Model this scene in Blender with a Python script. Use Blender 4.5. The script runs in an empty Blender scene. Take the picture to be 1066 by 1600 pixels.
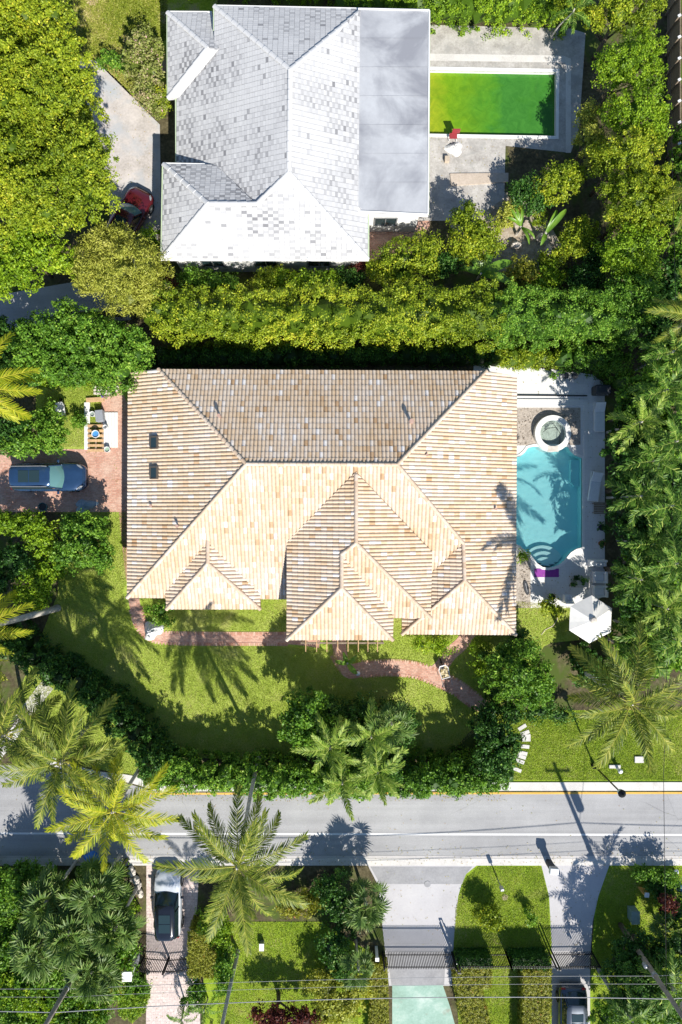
import bpy, bmesh, math, random
import numpy as np
from mathutils import Vector, Matrix
from mathutils.geometry import tessellate_polygon
PI = math.pi
sc = bpy.context.scene
COL = sc.collection
S = 0.042; H = 44.8          # metres of ground per photo pixel, drone height
R = math.radians

# ---------------------------------------------------------------- camera, sky, sun, exposure
cam = bpy.data.objects.new('camera', bpy.data.cameras.new('camera'))
COL.objects.link(cam); sc.camera = cam
cam.location = (0, 0, H); cam.rotation_euler = (0, 0, 0)
cam.data.sensor_fit = 'VERTICAL'; cam.data.sensor_height = 36; cam.data.lens = 24
cam.data.clip_end = 2000; cam.data.clip_start = 0.5
SUN_EL = R(41.5); SAZ = R(22.5)          # sun stands south-south-east (photo bottom, right)
world = bpy.data.worlds.new("World"); sc.world = world; world.use_nodes = True
wn = world.node_tree
sky = wn.nodes.new('ShaderNodeTexSky'); sky.sky_type = 'NISHITA'; sky.sun_disc = False
sky.sun_elevation = SUN_EL; sky.sun_rotation = PI - SAZ
sky.air_density = 1.0; sky.dust_density = 0.1; sky.ozone_density = 2.5
wn.links.new(sky.outputs[0], wn.nodes['Background'].inputs[0])
wn.nodes['Background'].inputs[1].default_value = 0.095
sl = bpy.data.lights.new('sun', 'SUN'); sl.energy = 5.0; sl.angle = R(0.5); sl.color = (1.0, 0.945, 0.86)
so = bpy.data.objects.new('sun', sl); COL.objects.link(so)
sd = Vector((math.sin(SAZ) * math.cos(SUN_EL), -math.cos(SAZ) * math.cos(SUN_EL), math.sin(SUN_EL)))
so.rotation_euler = sd.to_track_quat('Z', 'Y').to_euler(); so.location = sd * 60
sc.view_settings.view_transform = 'Standard'; sc.view_settings.look = 'None'
sc.view_settings.exposure = 0.5; sc.view_settings.gamma = 1
sc.render.engine = 'CYCLES'
sc.cycles.max_bounces = 7; sc.cycles.transparent_max_bounces = 12

# ---------------------------------------------------------------- helpers
def P(px, py, z=0.0):
    k = S * (H - z) / H
    return Vector(((px - 533) * k, (800 - py) * k, z))
def tag(o, label, cat, group=None, kind=None):
    if label: o['label'] = label
    if cat: o['category'] = cat
    if group: o['group'] = group
    if kind: o['kind'] = kind
    return o
def thing(name, label, cat, loc=(0, 0, 0), rz=0, group=None, scale=None):
    o = bpy.data.objects.new(name, None); COL.objects.link(o)
    o.empty_display_size = 0.3
    o.location = loc; o.rotation_euler = (0, 0, rz)
    if scale: o.scale = scale if hasattr(scale, '__len__') else (scale,) * 3
    return tag(o, label, cat, group)
def link_mesh(name, me, parent=None, loc=None, rot=None, scale=None):
    o = bpy.data.objects.new(name, me); COL.objects.link(o)
    if parent: o.parent = parent
    if loc is not None: o.location = loc
    if rot is not None: o.rotation_euler = rot
    if scale is not None: o.scale = scale if hasattr(scale, '__len__') else (scale,) * 3
    return o
def np_mesh(name, V, F, var=None, mat=None, smooth=False):
    """V (n,3), F (m,k) equal sized faces"""
    me = bpy.data.meshes.new(name)
    V = np.asarray(V, np.float32); F = np.asarray(F, np.int32)
    k = F.shape[1]
    me.vertices.add(len(V)); me.vertices.foreach_set('co', V.ravel())
    me.loops.add(F.size); me.loops.foreach_set('vertex_index', F.ravel())
    me.polygons.add(len(F)); me.polygons.foreach_set('loop_start', np.arange(0, F.size, k, dtype=np.int32))
    if smooth: me.polygons.foreach_set('use_smooth', np.ones(len(F), bool))
    if var is not None:
        a = me.attributes.new('var', 'FLOAT', 'POINT'); a.data.foreach_set('value', np.asarray(var, np.float32))
    if mat: me.materials.append(mat)
    me.update(calc_edges=True); me.validate()
    return me
class MB:
    def __init__(s): s.v = []; s.f = []; s.m = []; s.a = []; s.M = None
    def add(s, vs, fs, mi=0, a=0.5):
        b = len(s.v)
        for p in vs:
            p = Vector(p)
            if s.M is not None: p = s.M @ p
            s.v.append(p)
            s.a.append(a)
        for f in fs: s.f.append([b + i for i in f]); s.m.append(mi)
    def box(s, c, size, rz=0, mi=0, a=0.5, rot=None):
        x, y, z = [q / 2 for q in size]
        vs = [Vector((i * x, j * y, k * z)) for k in (-1, 1) for j in (-1, 1) for i in (-1, 1)]
        m = (rot.to_matrix() if rot is not None else Matrix.Rotation(rz, 3, 'Z'))
        c = Vector(c)
        s.add([m @ v + c for v in vs], [(0, 2, 3, 1), (4, 5, 7, 6), (0, 1, 5, 4), (2, 6, 7, 3), (0, 4, 6, 2), (1, 3, 7, 5)], mi, a)
    def prism(s, poly, z0, z1, mi=0, top_scale=1.0, a=0.5):
        n = len(poly); cx = sum(p[0] for p in poly) / n; cy = sum(p[1] for p in poly) / n
        ar = sum(poly[i][0] * poly[(i + 1) % n][1] - poly[(i + 1) % n][0] * poly[i][1] for i in range(n))
        if ar < 0: poly = poly[::-1]
        vs = [(p[0], p[1], z0) for p in poly] + [(cx + (p[0] - cx) * top_scale, cy + (p[1] - cy) * top_scale, z1) for p in poly]
        fs = [tuple(range(n))[::-1], tuple(range(n, 2 * n))] + [(i, (i + 1) % n, n + (i + 1) % n, n + i) for i in range(n)]
        s.add(vs, fs, mi, a)
    def tube(s, pts, r, n=8, mi=0, cap=True, a=0.5):
        pts = [Vector(p) for p in pts]; rs = r if hasattr(r, '__len__') else [r] * len(pts)
        vs = []; up = None
        for i, p in enumerate(pts):
            d = (pts[min(i + 1, len(pts) - 1)] - pts[max(i - 1, 0)]).normalized()
            if up is None:
                up = Vector((0, 0, 1)) if abs(d.z) < 0.9 else Vector((1, 0, 0))
            u = d.cross(up)
            if u.length < 1e-5: u = d.cross(Vector((0, 1, 0)))
            u.normalize(); w = u.cross(d).normalized(); up = w
            for k in range(n):
                t = 2 * PI * k / n
                vs.append(p + (u * math.cos(t) + w * math.sin(t)) * rs[i])
        fs = []
        for i in range(len(pts) - 1):
            for k in range(n):
                a0 = i * n + k; a1 = i * n + (k + 1) % n
                fs.append((a0, a1, a1 + n, a0 + n))
        if cap:
            fs.append(tuple(range(n))[::-1]); fs.append(tuple(range((len(pts) - 1) * n, len(pts) * n)))
        s.add(vs, fs, mi, a)
    def lathe(s, prof, c=(0, 0, 0), n=20, mi=0, a=0.5, cap=True):
        c = Vector(c); vs = []
        for r, z in prof:
            for k in range(n):
                t = 2 * PI * k / n
                vs.append(c + Vector((r * math.cos(t), r * math.sin(t), z)))
        fs = []
        for i in range(len(prof) - 1):
            for k in range(n):
                a0 = i * n + k; a1 = i * n + (k + 1) % n
                fs.append((a0, a1, a1 + n, a0 + n))
        if cap:
            fs.append(tuple(range(n))[::-1]); fs.append(tuple(range((len(prof) - 1) * n, len(prof) * n)))
        s.add(vs, fs, mi, a)
    def sheet(s, rings, z, mi=0):
        """flat polygon with holes; rings = [outer, hole, ...] of (x,y)"""
        ps = [[Vector((p[0], p[1], 0)) for p in r] for r in rings]
        flat = [p for r in ps for p in r]
        tris = tessellate_polygon(ps)
        out = []
        for t in tris:
            a, b, c = [flat[i] for i in t]
            out.append(t if (b - a).cross(c - a).z > 0 else (t[0], t[2], t[1]))
        s.add([(p.x, p.y, z) for p in flat], out, mi)
    def build(s, name, mats, parent=None, smooth=False, world=False, bevel=0, fix=False):
        me = bpy.data.meshes.new(name)
        off = parent.location if (world and parent) else Vector((0, 0, 0))
        me.from_pydata([tuple(v - off) for v in s.v], [], s.f)
        if not isinstance(mats, (list, tuple)): mats = [mats]
        for m in mats: me.materials.append(m)
        me.polygons.foreach_set('material_index', s.m)
        if smooth: me.polygons.foreach_set('use_smooth', [True] * len(s.f))
        at = me.attributes.new('var', 'FLOAT', 'POINT'); at.data.foreach_set('value', s.a)
        if fix:
            bm = bmesh.new(); bm.from_mesh(me); bmesh.ops.remove_doubles(bm, verts=bm.verts, dist=1e-4)
            bmesh.ops.recalc_face_normals(bm, faces=bm.faces); bm.to_mesh(me); bm.free()
        me.update()
        o = link_mesh(name, me, parent)
        if bevel:
            b = o.modifiers.new('bevel', 'BEVEL'); b.width = bevel; b.segments = 2; b.limit_method = 'ANGLE'
        return o
def copy_tree(o, parent=None):
    c = o.copy(); COL.objects.link(c)
    if parent: c.parent = parent
    for ch in list(o.children): copy_tree(ch, c)
    return c
def gp(pts): return [tuple(P(x, y)[:2]) for x, y in pts]
def smooth_line(pts, n=6):
    out = []; p = [Vector((a[0], a[1])) if len(a) == 2 else Vector(a) for a in pts]
    for i in range(len(p) - 1):
        p0 = p[max(i - 1, 0)]; p1 = p[i]; p2 = p[i + 1]; p3 = p[min(i + 2, len(p) - 1)]
        for k in range(n):
            t = k / n
            out.append(0.5 * ((2 * p1) + (p2 - p0) * t + (2 * p0 - 5 * p1 + 4 * p2 - p3) * t * t + (3 * p1 - p0 - 3 * p2 + p3) * t ** 3))
    out.append(p[-1]); return out
def ribbon(pts, w):
    """closed polygon (x,y) of a strip along photo points, width in metres"""
    c = [Vector(P(q[0], q[1])[:2]) for q in smooth_line(pts)]
    L = []; Rr = []
    for i, p in enumerate(c):
        d = (c[min(i + 1, len(c) - 1)] - c[max(i - 1, 0)]).normalized(); nrm = Vector((-d.y, d.x))
        ww = w if not hasattr(w, '__len__') else w[0] + (w[1] - w[0]) * i / (len(c) - 1)
        L.append(tuple(p + nrm * ww / 2)); Rr.append(tuple(p - nrm * ww / 2))
    return L + Rr[::-1]

# ---------------------------------------------------------------- materials
def new_mat(name):
    m = bpy.data.materials.new(name); m.use_nodes = True
    return m, m.node_tree, m.node_tree.nodes['Principled BSDF']
def ramp(nt, fac, cols, pos=None):
    r = nt.nodes.new('ShaderNodeValToRGB'); e = r.color_ramp.elements
    n = len(cols)
    while len(e) < n: e.new(0.5)
    for i, c in enumerate(cols):
        e[i].position = pos[i] if pos else i / (n - 1); e[i].color = (c[0], c[1], c[2], 1)
    if fac is not None: nt.links.new(fac, r.inputs[0])
    return r
def noise(nt, co, scale, detail=5, rough=0.6, dist=0):
    n = nt.nodes.new('ShaderNodeTexNoise'); n.inputs['Scale'].default_value = scale
    n.inputs['Detail'].default_value = detail; n.inputs['Roughness'].default_value = rough
    n.inputs['Distortion'].default_value = dist
    if co is not None: nt.links.new(co, n.inputs['Vector'])
    return n
def mixc(nt, fac, a, b, mode='MIX'):
    m = nt.nodes.new('ShaderNodeMix'); m.data_type = 'RGBA'; m.blend_type = mode
    if hasattr(fac, 'links'): nt.links.new(fac, m.inputs[0])
    else: m.inputs[0].default_value = fac
    for i, q in ((6, a), (7, b)):
        if hasattr(q, 'links'): nt.links.new(q, m.inputs[i])
        else: m.inputs[i].default_value = (*q, 1)
    return m.outputs[2]
def bump(nt, bs, h, strength, dist):
    b = nt.nodes.new('ShaderNodeBump'); b.inputs['Strength'].default_value = strength; b.inputs['Distance'].default_value = dist
    nt.links.new(h, b.inputs['Height']); nt.links.new(b.outputs[0], bs.inputs['Normal']); return b
def coords(nt):
    g = nt.nodes.new('ShaderNodeNewGeometry'); return g.outputs['Position']
def m_plain(name, col, rough=0.6, metal=0, var=0.12, scale=6, spec=0.4):
    m, nt, bs = new_mat(name); co = nt.nodes.new('ShaderNodeTexCoord').outputs['Object']
    n = noise(nt, co, scale, 4)
    lo = [c * (1 - var) for c in col]; hi = [min(1, c * (1 + var)) for c in col]
    r = ramp(nt, n.outputs[0], [lo, hi], [0.3, 0.7])
    nt.links.new(r.outputs[0], bs.inputs['Base Color'])
    bs.inputs['Roughness'].default_value = rough; bs.inputs['Metallic'].default_value = metal
    bs.inputs['Specular IOR Level'].default_value = spec
    return m
def m_ground(name, cols, s1, s2, rough=0.9, bumpd=0.02, bs_str=0.5, mixf=0.5, pos=None, blot=None):
    m, nt, bs = new_mat(name); co = coords(nt)
    a = noise(nt, co, s1, 6, 0.62); b = noise(nt, co, s2, 3, 0.7)
    mx = nt.nodes.new('ShaderNodeMix'); mx.data_type = 'FLOAT'; mx.inputs[0].default_value = mixf
    nt.links.new(a.outputs[0], mx.inputs[2]); nt.links.new(b.outputs[0], mx.inputs[3])
    r = ramp(nt, mx.outputs[0], cols, pos or [0.33 + 0.34 * i / (len(cols) - 1) for i in range(len(cols))])
    out = r.outputs[0]
    if blot:
        c = noise(nt, co, blot[0], 5, 0.6, 0.4)
        rr = ramp(nt, c.outputs[0], [(0, 0, 0), (1, 1, 1)], [blot[1], blot[2]])
        out = mixc(nt, rr.outputs[0], out, blot[3])
    nt.links.new(out, bs.inputs['Base Color'])
    bs.inputs['Roughness'].default_value = rough; bs.inputs['Specular IOR Level'].default_value = 0.2
    bump(nt, bs, mx.outputs[0], bs_str, bumpd)
    return m
def m_brick(name, c1, c2, mortar, bw, bh, ms=0.012, rot=0, rough=0.85, stain=(0.2, 0.15, 0.12), stainf=0.35, mot=0.24):
    m, nt, bs = new_mat(name); co = coords(nt)
    mp = nt.nodes.new('ShaderNodeMapping'); nt.links.new(co, mp.inputs[0]); mp.inputs['Rotation'].default_value = (0, 0, rot)
    t = nt.nodes.new('ShaderNodeTexBrick'); nt.links.new(mp.outputs[0], t.inputs[0])
    t.inputs['Color1'].default_value = (*c1, 1); t.inputs['Color2'].default_value = (*c2, 1); t.inputs['Mortar'].default_value = (*mortar, 1)
    t.inputs['Scale'].default_value = 1; t.inputs['Brick Width'].default_value = bw; t.inputs['Row Height'].default_value = bh
    t.inputs['Mortar Size'].default_value = ms; t.inputs['Bias'].default_value = 0
    n = noise(nt, co, 0.9, 6, 0.65); r = ramp(nt, n.outputs[0], [(0, 0, 0), (stainf,) * 3], [0.42, 0.7])
    out = mixc(nt, r.outputs[0], t.outputs[0], stain)
    n2 = noise(nt, co, 9, 4, 0.7); r2 = ramp(nt, n2.outputs[0], [(1 - mot,) * 3, (1 + mot * .8,) * 3], [0.3, 0.7])
    out = mixc(nt, 1.0, out, r2.outputs[0], 'MULTIPLY')
    nt.links.new(out, bs.inputs['Base Color']); bs.inputs['Roughness'].default_value = rough
    bs.inputs['Specular IOR Level'].default_value = 0.2
    bump(nt, bs, t.outputs['Fac'], -0.4, 0.01)
    return m
def m_leaf(name, cols, transl=0.25, rough=0.5, spec=0.3, pos=None):
    m, nt, bs = new_mat(name)
    at = nt.nodes.new('ShaderNodeAttribute'); at.attribute_name = 'var'
    r = ramp(nt, at.outputs['Fac'], cols, pos)
    nt.links.new(r.outputs[0], bs.inputs['Base Color'])
    bs.inputs['Roughness'].default_value = rough; bs.inputs['Specular IOR Level'].default_value = spec
    tr = nt.nodes.new('ShaderNodeBsdfTranslucent')
    tc = mixc(nt, 1.0, r.outputs[0], (1.35, 1.25, 0.5), 'MULTIPLY'); nt.links.new(tc, tr.inputs[0])
    ms = nt.nodes.new('ShaderNodeMixShader'); ms.inputs[0].default_value = transl
    nt.links.new(bs.outputs[0], ms.inputs[1]); nt.links.new(tr.outputs[0], ms.inputs[2])
    nt.links.new(ms.outputs[0], nt.nodes['Material Output'].inputs[0])
    return m
def m_var(name, cols, rough=0.8, pos=None, mot=0.12, spec=0.25, sc_=10, bumpd=0.0):
    m, nt, bs = new_mat(name); co = coords(nt)
    at = nt.nodes.new('ShaderNodeAttribute'); at.attribute_name = 'var'
    r = ramp(nt, at.outputs['Fac'], cols, pos); r.color_ramp.interpolation = 'LINEAR'
    n = noise(nt, co, sc_, 5, 0.65); r2 = ramp(nt, n.outputs[0], [(1 - mot,) * 3, (1 + mot,) * 3], [0.3, 0.7])
    out = mixc(nt, 1.0, r.outputs[0], r2.outputs[0], 'MULTIPLY')
    nt.links.new(out, bs.inputs['Base Color']); bs.inputs['Roughness'].default_value = rough
    bs.inputs['Specular IOR Level'].default_value = spec
    if bumpd: bump(nt, bs, n.outputs[0], 0.4, bumpd)
    return m
def m_paint(name, col, rough=0.25, flake=0.0):
    m, nt, bs = new_mat(name); co = nt.nodes.new('ShaderNodeTexCoord').outputs['Object']
    n = noise(nt, co, 2.5, 5); r = ramp(nt, n.outputs[0], [[c * 0.88 for c in col], [min(1, c * 1.1) for c in col]], [0.3, 0.7])
    nt.links.new(r.outputs[0], bs.inputs['Base Color'])
    bs.inputs['Roughness'].default_value = rough; bs.inputs['Metallic'].default_value = flake
    bs.inputs['Coat Weight'].default_value = 1.0; bs.inputs['Coat Roughness'].default_value = 0.04
    return m

G = {}
def m_road(name):
    m, nt, bs = new_mat(name); co = coords(nt)
    a = noise(nt, co, 0.22, 6, 0.62); f = noise(nt, co, 26, 3, 0.75)
    mp = nt.nodes.new('ShaderNodeMapping'); nt.links.new(co, mp.inputs[0]); mp.inputs['Scale'].default_value = (0.035, 1.1, 1)
    tr = noise(nt, mp.outputs[0], 1.0, 4, 0.6)
    base = ramp(nt, a.outputs[0], [(0.34, 0.34, 0.345), (0.44, 0.44, 0.44)], [0.35, 0.68])
    t2 = ramp(nt, tr.outputs[0], [(0.86,) * 3, (1.06,) * 3], [0.36, 0.62]); f2 = ramp(nt, f.outputs[0], [(0.84,) * 3, (1.14,) * 3], [0.3, 0.7])
    out = mixc(nt, 1.0, base.outputs[0], t2.outputs[0], 'MULTIPLY'); out = mixc(nt, 1.0, out, f2.outputs[0], 'MULTIPLY')
    v = nt.nodes.new('ShaderNodeTexVoronoi'); v.feature = 'DISTANCE_TO_EDGE'; v.inputs['Scale'].default_value = 0.22
    wn_ = noise(nt, co, 1.2, 4, 0.6); wm = mixc(nt, 0.12, co, wn_.outputs[1]); nt.links.new(wm, v.inputs['Vector'])
    cr = ramp(nt, v.outputs[0], [(0.55,) * 3, (1, 1, 1)], [0.0, 0.004]); ms = noise(nt, co, 0.15, 2, 0.5); mk = ramp(nt, ms.outputs[0], [(0, 0, 0), (1, 1, 1)], [0.5, 0.6])
    cc = mixc(nt, mk.outputs[0], (1, 1, 1), cr.outputs[0]); out = mixc(nt, 0.6, out, mixc(nt, 1.0, out, cc, 'MULTIPLY'))
    sp = noise(nt, co, 3.2, 3, 0.6); sr = ramp(nt, sp.outputs[0], [(0, 0, 0), (0.5,) * 3], [0.70, 0.76]); out = mixc(nt, sr.outputs[0], out, (0.24, 0.23, 0.22))
    nt.links.new(out, bs.inputs['Base Color']); bs.inputs['Roughness'].default_value = 0.9; bs.inputs['Specular IOR Level'].default_value = 0.2
    bump(nt, bs, f.outputs[0], 0.3, 0.008); return m
G['grass'] = m_ground('lawn_grass', [(0.17, 0.26, 0.02), (0.32, 0.42, 0.06), (0.46, 0.52, 0.13)], 0.9, 9.0, mixf=0.55, bumpd=0.06, bs_str=0.7, blot=(0.35, 0.56, 0.75, (0.44, 0.42, 0.16)))
G['grass_b'] = m_ground('verge_grass', [(0.10, 0.19, 0.01), (0.22, 0.33, 0.02), (0.36, 0.44, 0.04)], 1.0, 10.0, mixf=0.55, bumpd=0.06, bs_str=0.7, blot=(0.5, 0.6, 0.78, (0.30, 0.28, 0.10)))
G['earth'] = m_ground('planting_soil', [(0.035, 0.028, 0.016), (0.10, 0.085, 0.045), (0.20, 0.17, 0.10)], 0.8, 5, mixf=0.5, blot=(0.4, 0.5, 0.62, (0.075, 0.11, 0.02)))
G['asphalt'] = m_ground('asphalt', [(0.33, 0.33, 0.335), (0.39, 0.39, 0.395), (0.45, 0.45, 0.45)], 0.25, 22, mixf=0.35, bumpd=0.008, bs_str=0.3, blot=(0.7, 0.66, 0.8, (0.34, 0.33, 0.33)))
G['asphalt'] = m_road('worn_asphalt')
G['concrete'] = m_ground('kerb_concrete', [(0.50, 0.48, 0.45), (0.62, 0.60, 0.57), (0.72, 0.70, 0.66)], 0.5, 12, mixf=0.4, bumpd=0.008, blot=(1.1, 0.6, 0.75, (0.42, 0.39, 0.35)))
G['drive'] = m_ground('driveway_concrete', [(0.44, 0.43, 0.44), (0.51, 0.50, 0.51), (0.57, 0.56, 0.56)], 0.35, 9, mixf=0.3, bumpd=0.006, blot=(0.55, 0.62, 0.85, (0.38, 0.37, 0.37)))
G['drive_dark'] = m_ground('driveway_apron', [(0.26, 0.26, 0.27), (0.33, 0.33, 0.34), (0.40, 0.40, 0.41)], 0.9, 9, mixf=0.4, bumpd=0.006)
G['drive_green'] = m_ground('painted_green_concrete', [(0.24, 0.36, 0.29), (0.33, 0.49, 0.41), (0.52, 0.63, 0.56)], 0.7, 7, mixf=0.25, bumpd=0.006, blot=(0.9, 0.6, 0.75, (0.32, 0.31, 0.25)))
G['old_paving'] = m_ground('weathered_paving', [(0.36, 0.33, 0.30), (0.52, 0.48, 0.45), (0.64, 0.59, 0.55)], 0.9, 7, mixf=0.4, bumpd=0.01, blot=(0.45, 0.5, 0.66, (0.42, 0.44, 0.46)))
G['pooldeck'] = m_ground('worn_pool_deck', [(0.28, 0.26, 0.24), (0.44, 0.42, 0.39), (0.58, 0.56, 0.53)], 1.4, 8, mixf=0.4, bumpd=0.01, blot=(0.9, 0.56, 0.68, (0.36, 0.35, 0.33)))
G['redbrick'] = m_brick('red_brick_paving', (0.50, 0.24, 0.17), (0.66, 0.40, 0.30), (0.42, 0.30, 0.24), 0.22, 0.11, stain=(0.62, 0.47, 0.38), stainf=0.6)
G['pinkpaver'] = m_brick('pink_pavers', (0.62, 0.51, 0.48), (0.72, 0.62, 0.58), (0.48, 0.39, 0.37), 0.3, 0.2, stain=(0.66, 0.56, 0.52), stainf=0.4)
G['whitedeck'] = m_brick('white_deck_paving', (0.70, 0.70, 0.69), (0.74, 0.74, 0.73), (0.60, 0.60, 0.59), 0.6, 0.6, 0.008, stain=(0.64, 0.63, 0.62), stainf=0.3, mot=0.06)
G['gravel'] = m_ground('stone_gravel', [(0.20, 0.17, 0.14), (0.42, 0.37, 0.32), (0.60, 0.54, 0.47)], 2.5, 14, mixf=0.6, bumpd=0.03, bs_str=0.8)
G['white'] = m_ground('white_road_paint', [(0.70, 0.70, 0.70), (0.82, 0.82, 0.81)], 2, 20, bumpd=0.002)
G['yellow'] = m_ground('yellow_road_paint', [(0.62, 0.36, 0.08), (0.80, 0.50, 0.12)], 1.5, 14, bumpd=0.002)
G['tile'] = m_var('clay_barrel_tile', [(0.46, 0.30, 0.17), (0.58, 0.43, 0.28), (0.62, 0.49, 0.36), (0.64, 0.55, 0.46), (0.72, 0.70, 0.69)], pos=[0, 0.2, 0.5, 0.82, 1], mot=0.12, sc_=7)
G['ridge'] = m_var('clay_ridge_tile', [(0.46, 0.32, 0.21), (0.60, 0.46, 0.34), (0.64, 0.54, 0.44)], mot=0.12, sc_=8)
G['wtile'] = m_var('white_flat_tile', [(0.17, 0.17, 0.18), (0.27, 0.27, 0.28), (0.48, 0.48, 0.485), (0.61, 0.61, 0.61)], pos=[0, 0.35, 0.68, 1], mot=0.05, sc_=12)
G['wcap'] = m_plain('white_mortar_cap', (0.62, 0.62, 0.62), 0.7, var=0.05)
G['wall_white'] = m_plain('white_stucco', (0.80, 0.80, 0.78), 0.85, var=0.05, scale=3)
G['wall_cream'] = m_plain('cream_stucco', (0.70, 0.62, 0.48), 0.85, var=0.06, scale=3)
G['trim_white'] = m_plain('white_trim', (0.80, 0.80, 0.78), 0.5, var=0.04)
G['fascia'] = m_plain('brown_fascia', (0.20, 0.13, 0.09), 0.6)
G['gutter'] = m_plain('pale_green_gutter', (0.52, 0.62, 0.42), 0.5, var=0.08)
G['black'] = m_plain('black_metal', (0.015, 0.015, 0.017), 0.4, metal=0.4)
G['grey'] = m_plain('grey_metal', (0.36, 0.37, 0.38), 0.45, metal=0.5)
G['wood'] = m_plain('raw_timber', (0.55, 0.36, 0.19), 0.75, var=0.25, scale=9)
G['wood_w'] = m_plain('white_painted_board', (0.74, 0.74, 0.73), 0.6, var=0.06)
G['oldwood'] = m_plain('weathered_timber', (0.24, 0.19, 0.14), 0.85, var=0.3, scale=5)
G['polewood'] = m_plain('utility_pole_wood', (0.30, 0.25, 0.21), 0.85, var=0.25, scale=4)
G['trunk'] = m_plain('palm_bark', (0.46, 0.43, 0.38), 0.9, var=0.25, scale=5)
G['bark'] = m_plain('tree_bark', (0.13, 0.10, 0.07), 0.9, var=0.3, scale=5)
G['plastic_w'] = m_plain('white_plastic', (0.78, 0.79, 0.80), 0.35, var=0.04)
G['fabric_w'] = m_plain('white_canvas', (0.80, 0.79, 0.76), 0.85, var=0.05, scale=3)
G['fabric_d'] = m_plain('dark_grey_cover', (0.05, 0.055, 0.065), 0.8)
G['purple'] = m_plain('purple_mat', (0.26, 0.045, 0.32), 0.8, var=0.12)
G['terracotta'] = m_plain('terracotta_pot', (0.42, 0.17, 0.08), 0.8, var=0.15)
G['rubber'] = m_plain('tyre_rubber', (0.02, 0.02, 0.02), 0.8)
G['tarp'] = m_plain('blue_tarp', (0.03, 0.20, 0.62), 0.5, var=0.12)
G['redplastic'] = m_plain('red_plastic', (0.30, 0.04, 0.05), 0.5)
G['bluep'] = m_plain('blue_plastic', (0.08, 0.28, 0.60), 0.4)
G['orange'] = m_plain('orange_panel', (0.75, 0.42, 0.14), 0.6)
G['stone'] = m_plain('pale_stone', (0.62, 0.57, 0.51), 0.85, var=0.15, scale=5)
G['cushion'] = m_plain('pale_cushion', (0.76, 0.79, 0.82), 0.85, var=0.05)
m, nt, bs = new_mat('car_glass'); bs.inputs['Base Color'].default_value = (0.02, 0.04, 0.045, 1); bs.inputs['Roughness'].default_value = 0.04; bs.inputs['Specular IOR Level'].default_value = 0.9; G['glass'] = m
m, nt, bs = new_mat('tinted_windshield'); bs.inputs['Base Color'].default_value = (0.10, 0.22, 0.22, 1); bs.inputs['Roughness'].default_value = 0.06; bs.inputs['Specular IOR Level'].default_value = 0.9; G['wind'] = m
m, nt, bs = new_mat('headlight_lens'); bs.inputs['Base Color'].default_value = (0.28, 0.30, 0.32, 1); bs.inputs['Roughness'].default_value = 0.1; G['lens'] = m
m, nt, bs = new_mat('tail_lamp_lens'); bs.inputs['Base Color'].default_value = (0.4, 0.02, 0.02, 1); bs.inputs['Roughness'].default_value = 0.15; G['tail'] = m

def m_water(name, tint, rgh=0.02):
    m, nt, bs = new_mat(name); nt.nodes.remove(bs)
    tr = nt.nodes.new('ShaderNodeBsdfTransparent'); tr.inputs[0].default_value = (*tint, 1)
    gl = nt.nodes.new('ShaderNodeBsdfGlossy'); gl.inputs['Roughness'].default_value = rgh
    fr = nt.nodes.new('ShaderNodeFresnel'); fr.inputs[0].default_value = 1.33
    co = coords(nt); n = noise(nt, co, 3.0, 3, 0.5)
    b = nt.nodes.new('ShaderNodeBump'); b.inputs['Strength'].default_value = 0.05; b.inputs['Distance'].default_value = 0.01
    nt.links.new(n.outputs[0], b.inputs['Height']); nt.links.new(b.outputs[0], gl.inputs['Normal']); nt.links.new(b.outputs[0], fr.inputs['Normal'])
    ms = nt.nodes.new('ShaderNodeMixShader'); nt.links.new(fr.outputs[0], ms.inputs[0])
    nt.links.new(tr.outputs[0], ms.inputs[1]); nt.links.new(gl.outputs[0], ms.inputs[2])
    nt.links.new(ms.outputs[0], nt.nodes['Material Output'].inputs[0]); return m
G['water'] = m_water('clear_pool_water', (0.84, 0.99, 0.995))
G['plaster'] = m_ground('turquoise_pool_plaster', [(0.42, 0.80, 0.84), (0.50, 0.86, 0.88), (0.56, 0.90, 0.91)], 0.5, 5, mixf=0.3, bumpd=0.004)
G['plaster_d'] = m_ground('deep_pool_plaster', [(0.02, 0.34, 0.38), (0.03, 0.40, 0.42)], 0.6, 5, mixf=0.3, bumpd=0.004)
G['plaster_w'] = m_ground('white_pool_step', [(0.60, 0.78, 0.78), (0.70, 0.86, 0.86)], 0.6, 5, mixf=0.3, bumpd=0.004)
m, nt, bs = new_mat('algae_green_water'); co = coords(nt)
n = noise(nt, co, 0.55, 5, 0.6, 0.8)
sx = nt.nodes.new('ShaderNodeSeparateXYZ'); nt.links.new(co, sx.inputs[0])
mr = nt.nodes.new('ShaderNodeMapRange'); mr.inputs[1].default_value = 6.0; mr.inputs[2].default_value = 12.5; nt.links.new(sx.outputs[0], mr.inputs[0])
ad = nt.nodes.new('ShaderNodeMath'); ad.operation = 'MULTIPLY_ADD'; ad.inputs[1].default_value = 0.55; nt.links.new(n.outputs[0], ad.inputs[0]); nt.links.new(mr.outputs[0], ad.inputs[2])
r = ramp(nt, ad.outputs[0], [(0.30, 0.36, 0.02), (0.16, 0.31, 0.012), (0.075, 0.25, 0.022), (0.05, 0.20, 0.03)], [0.2, 0.45, 0.9, 1.0])
n2 = noise(nt, co, 1.6, 6, 0.7, 1.2); r2 = ramp(nt, n2.outputs[0], [(0.72, 0.80, 0.72), (1.12, 1.08, 1.0)], [0.34, 0.66])
n3 = noise(nt, co, 5.5, 4, 0.7); r3 = ramp(nt, n3.outputs[0], [(0, 0, 0), (0.55,) * 3], [0.68, 0.74])
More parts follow.
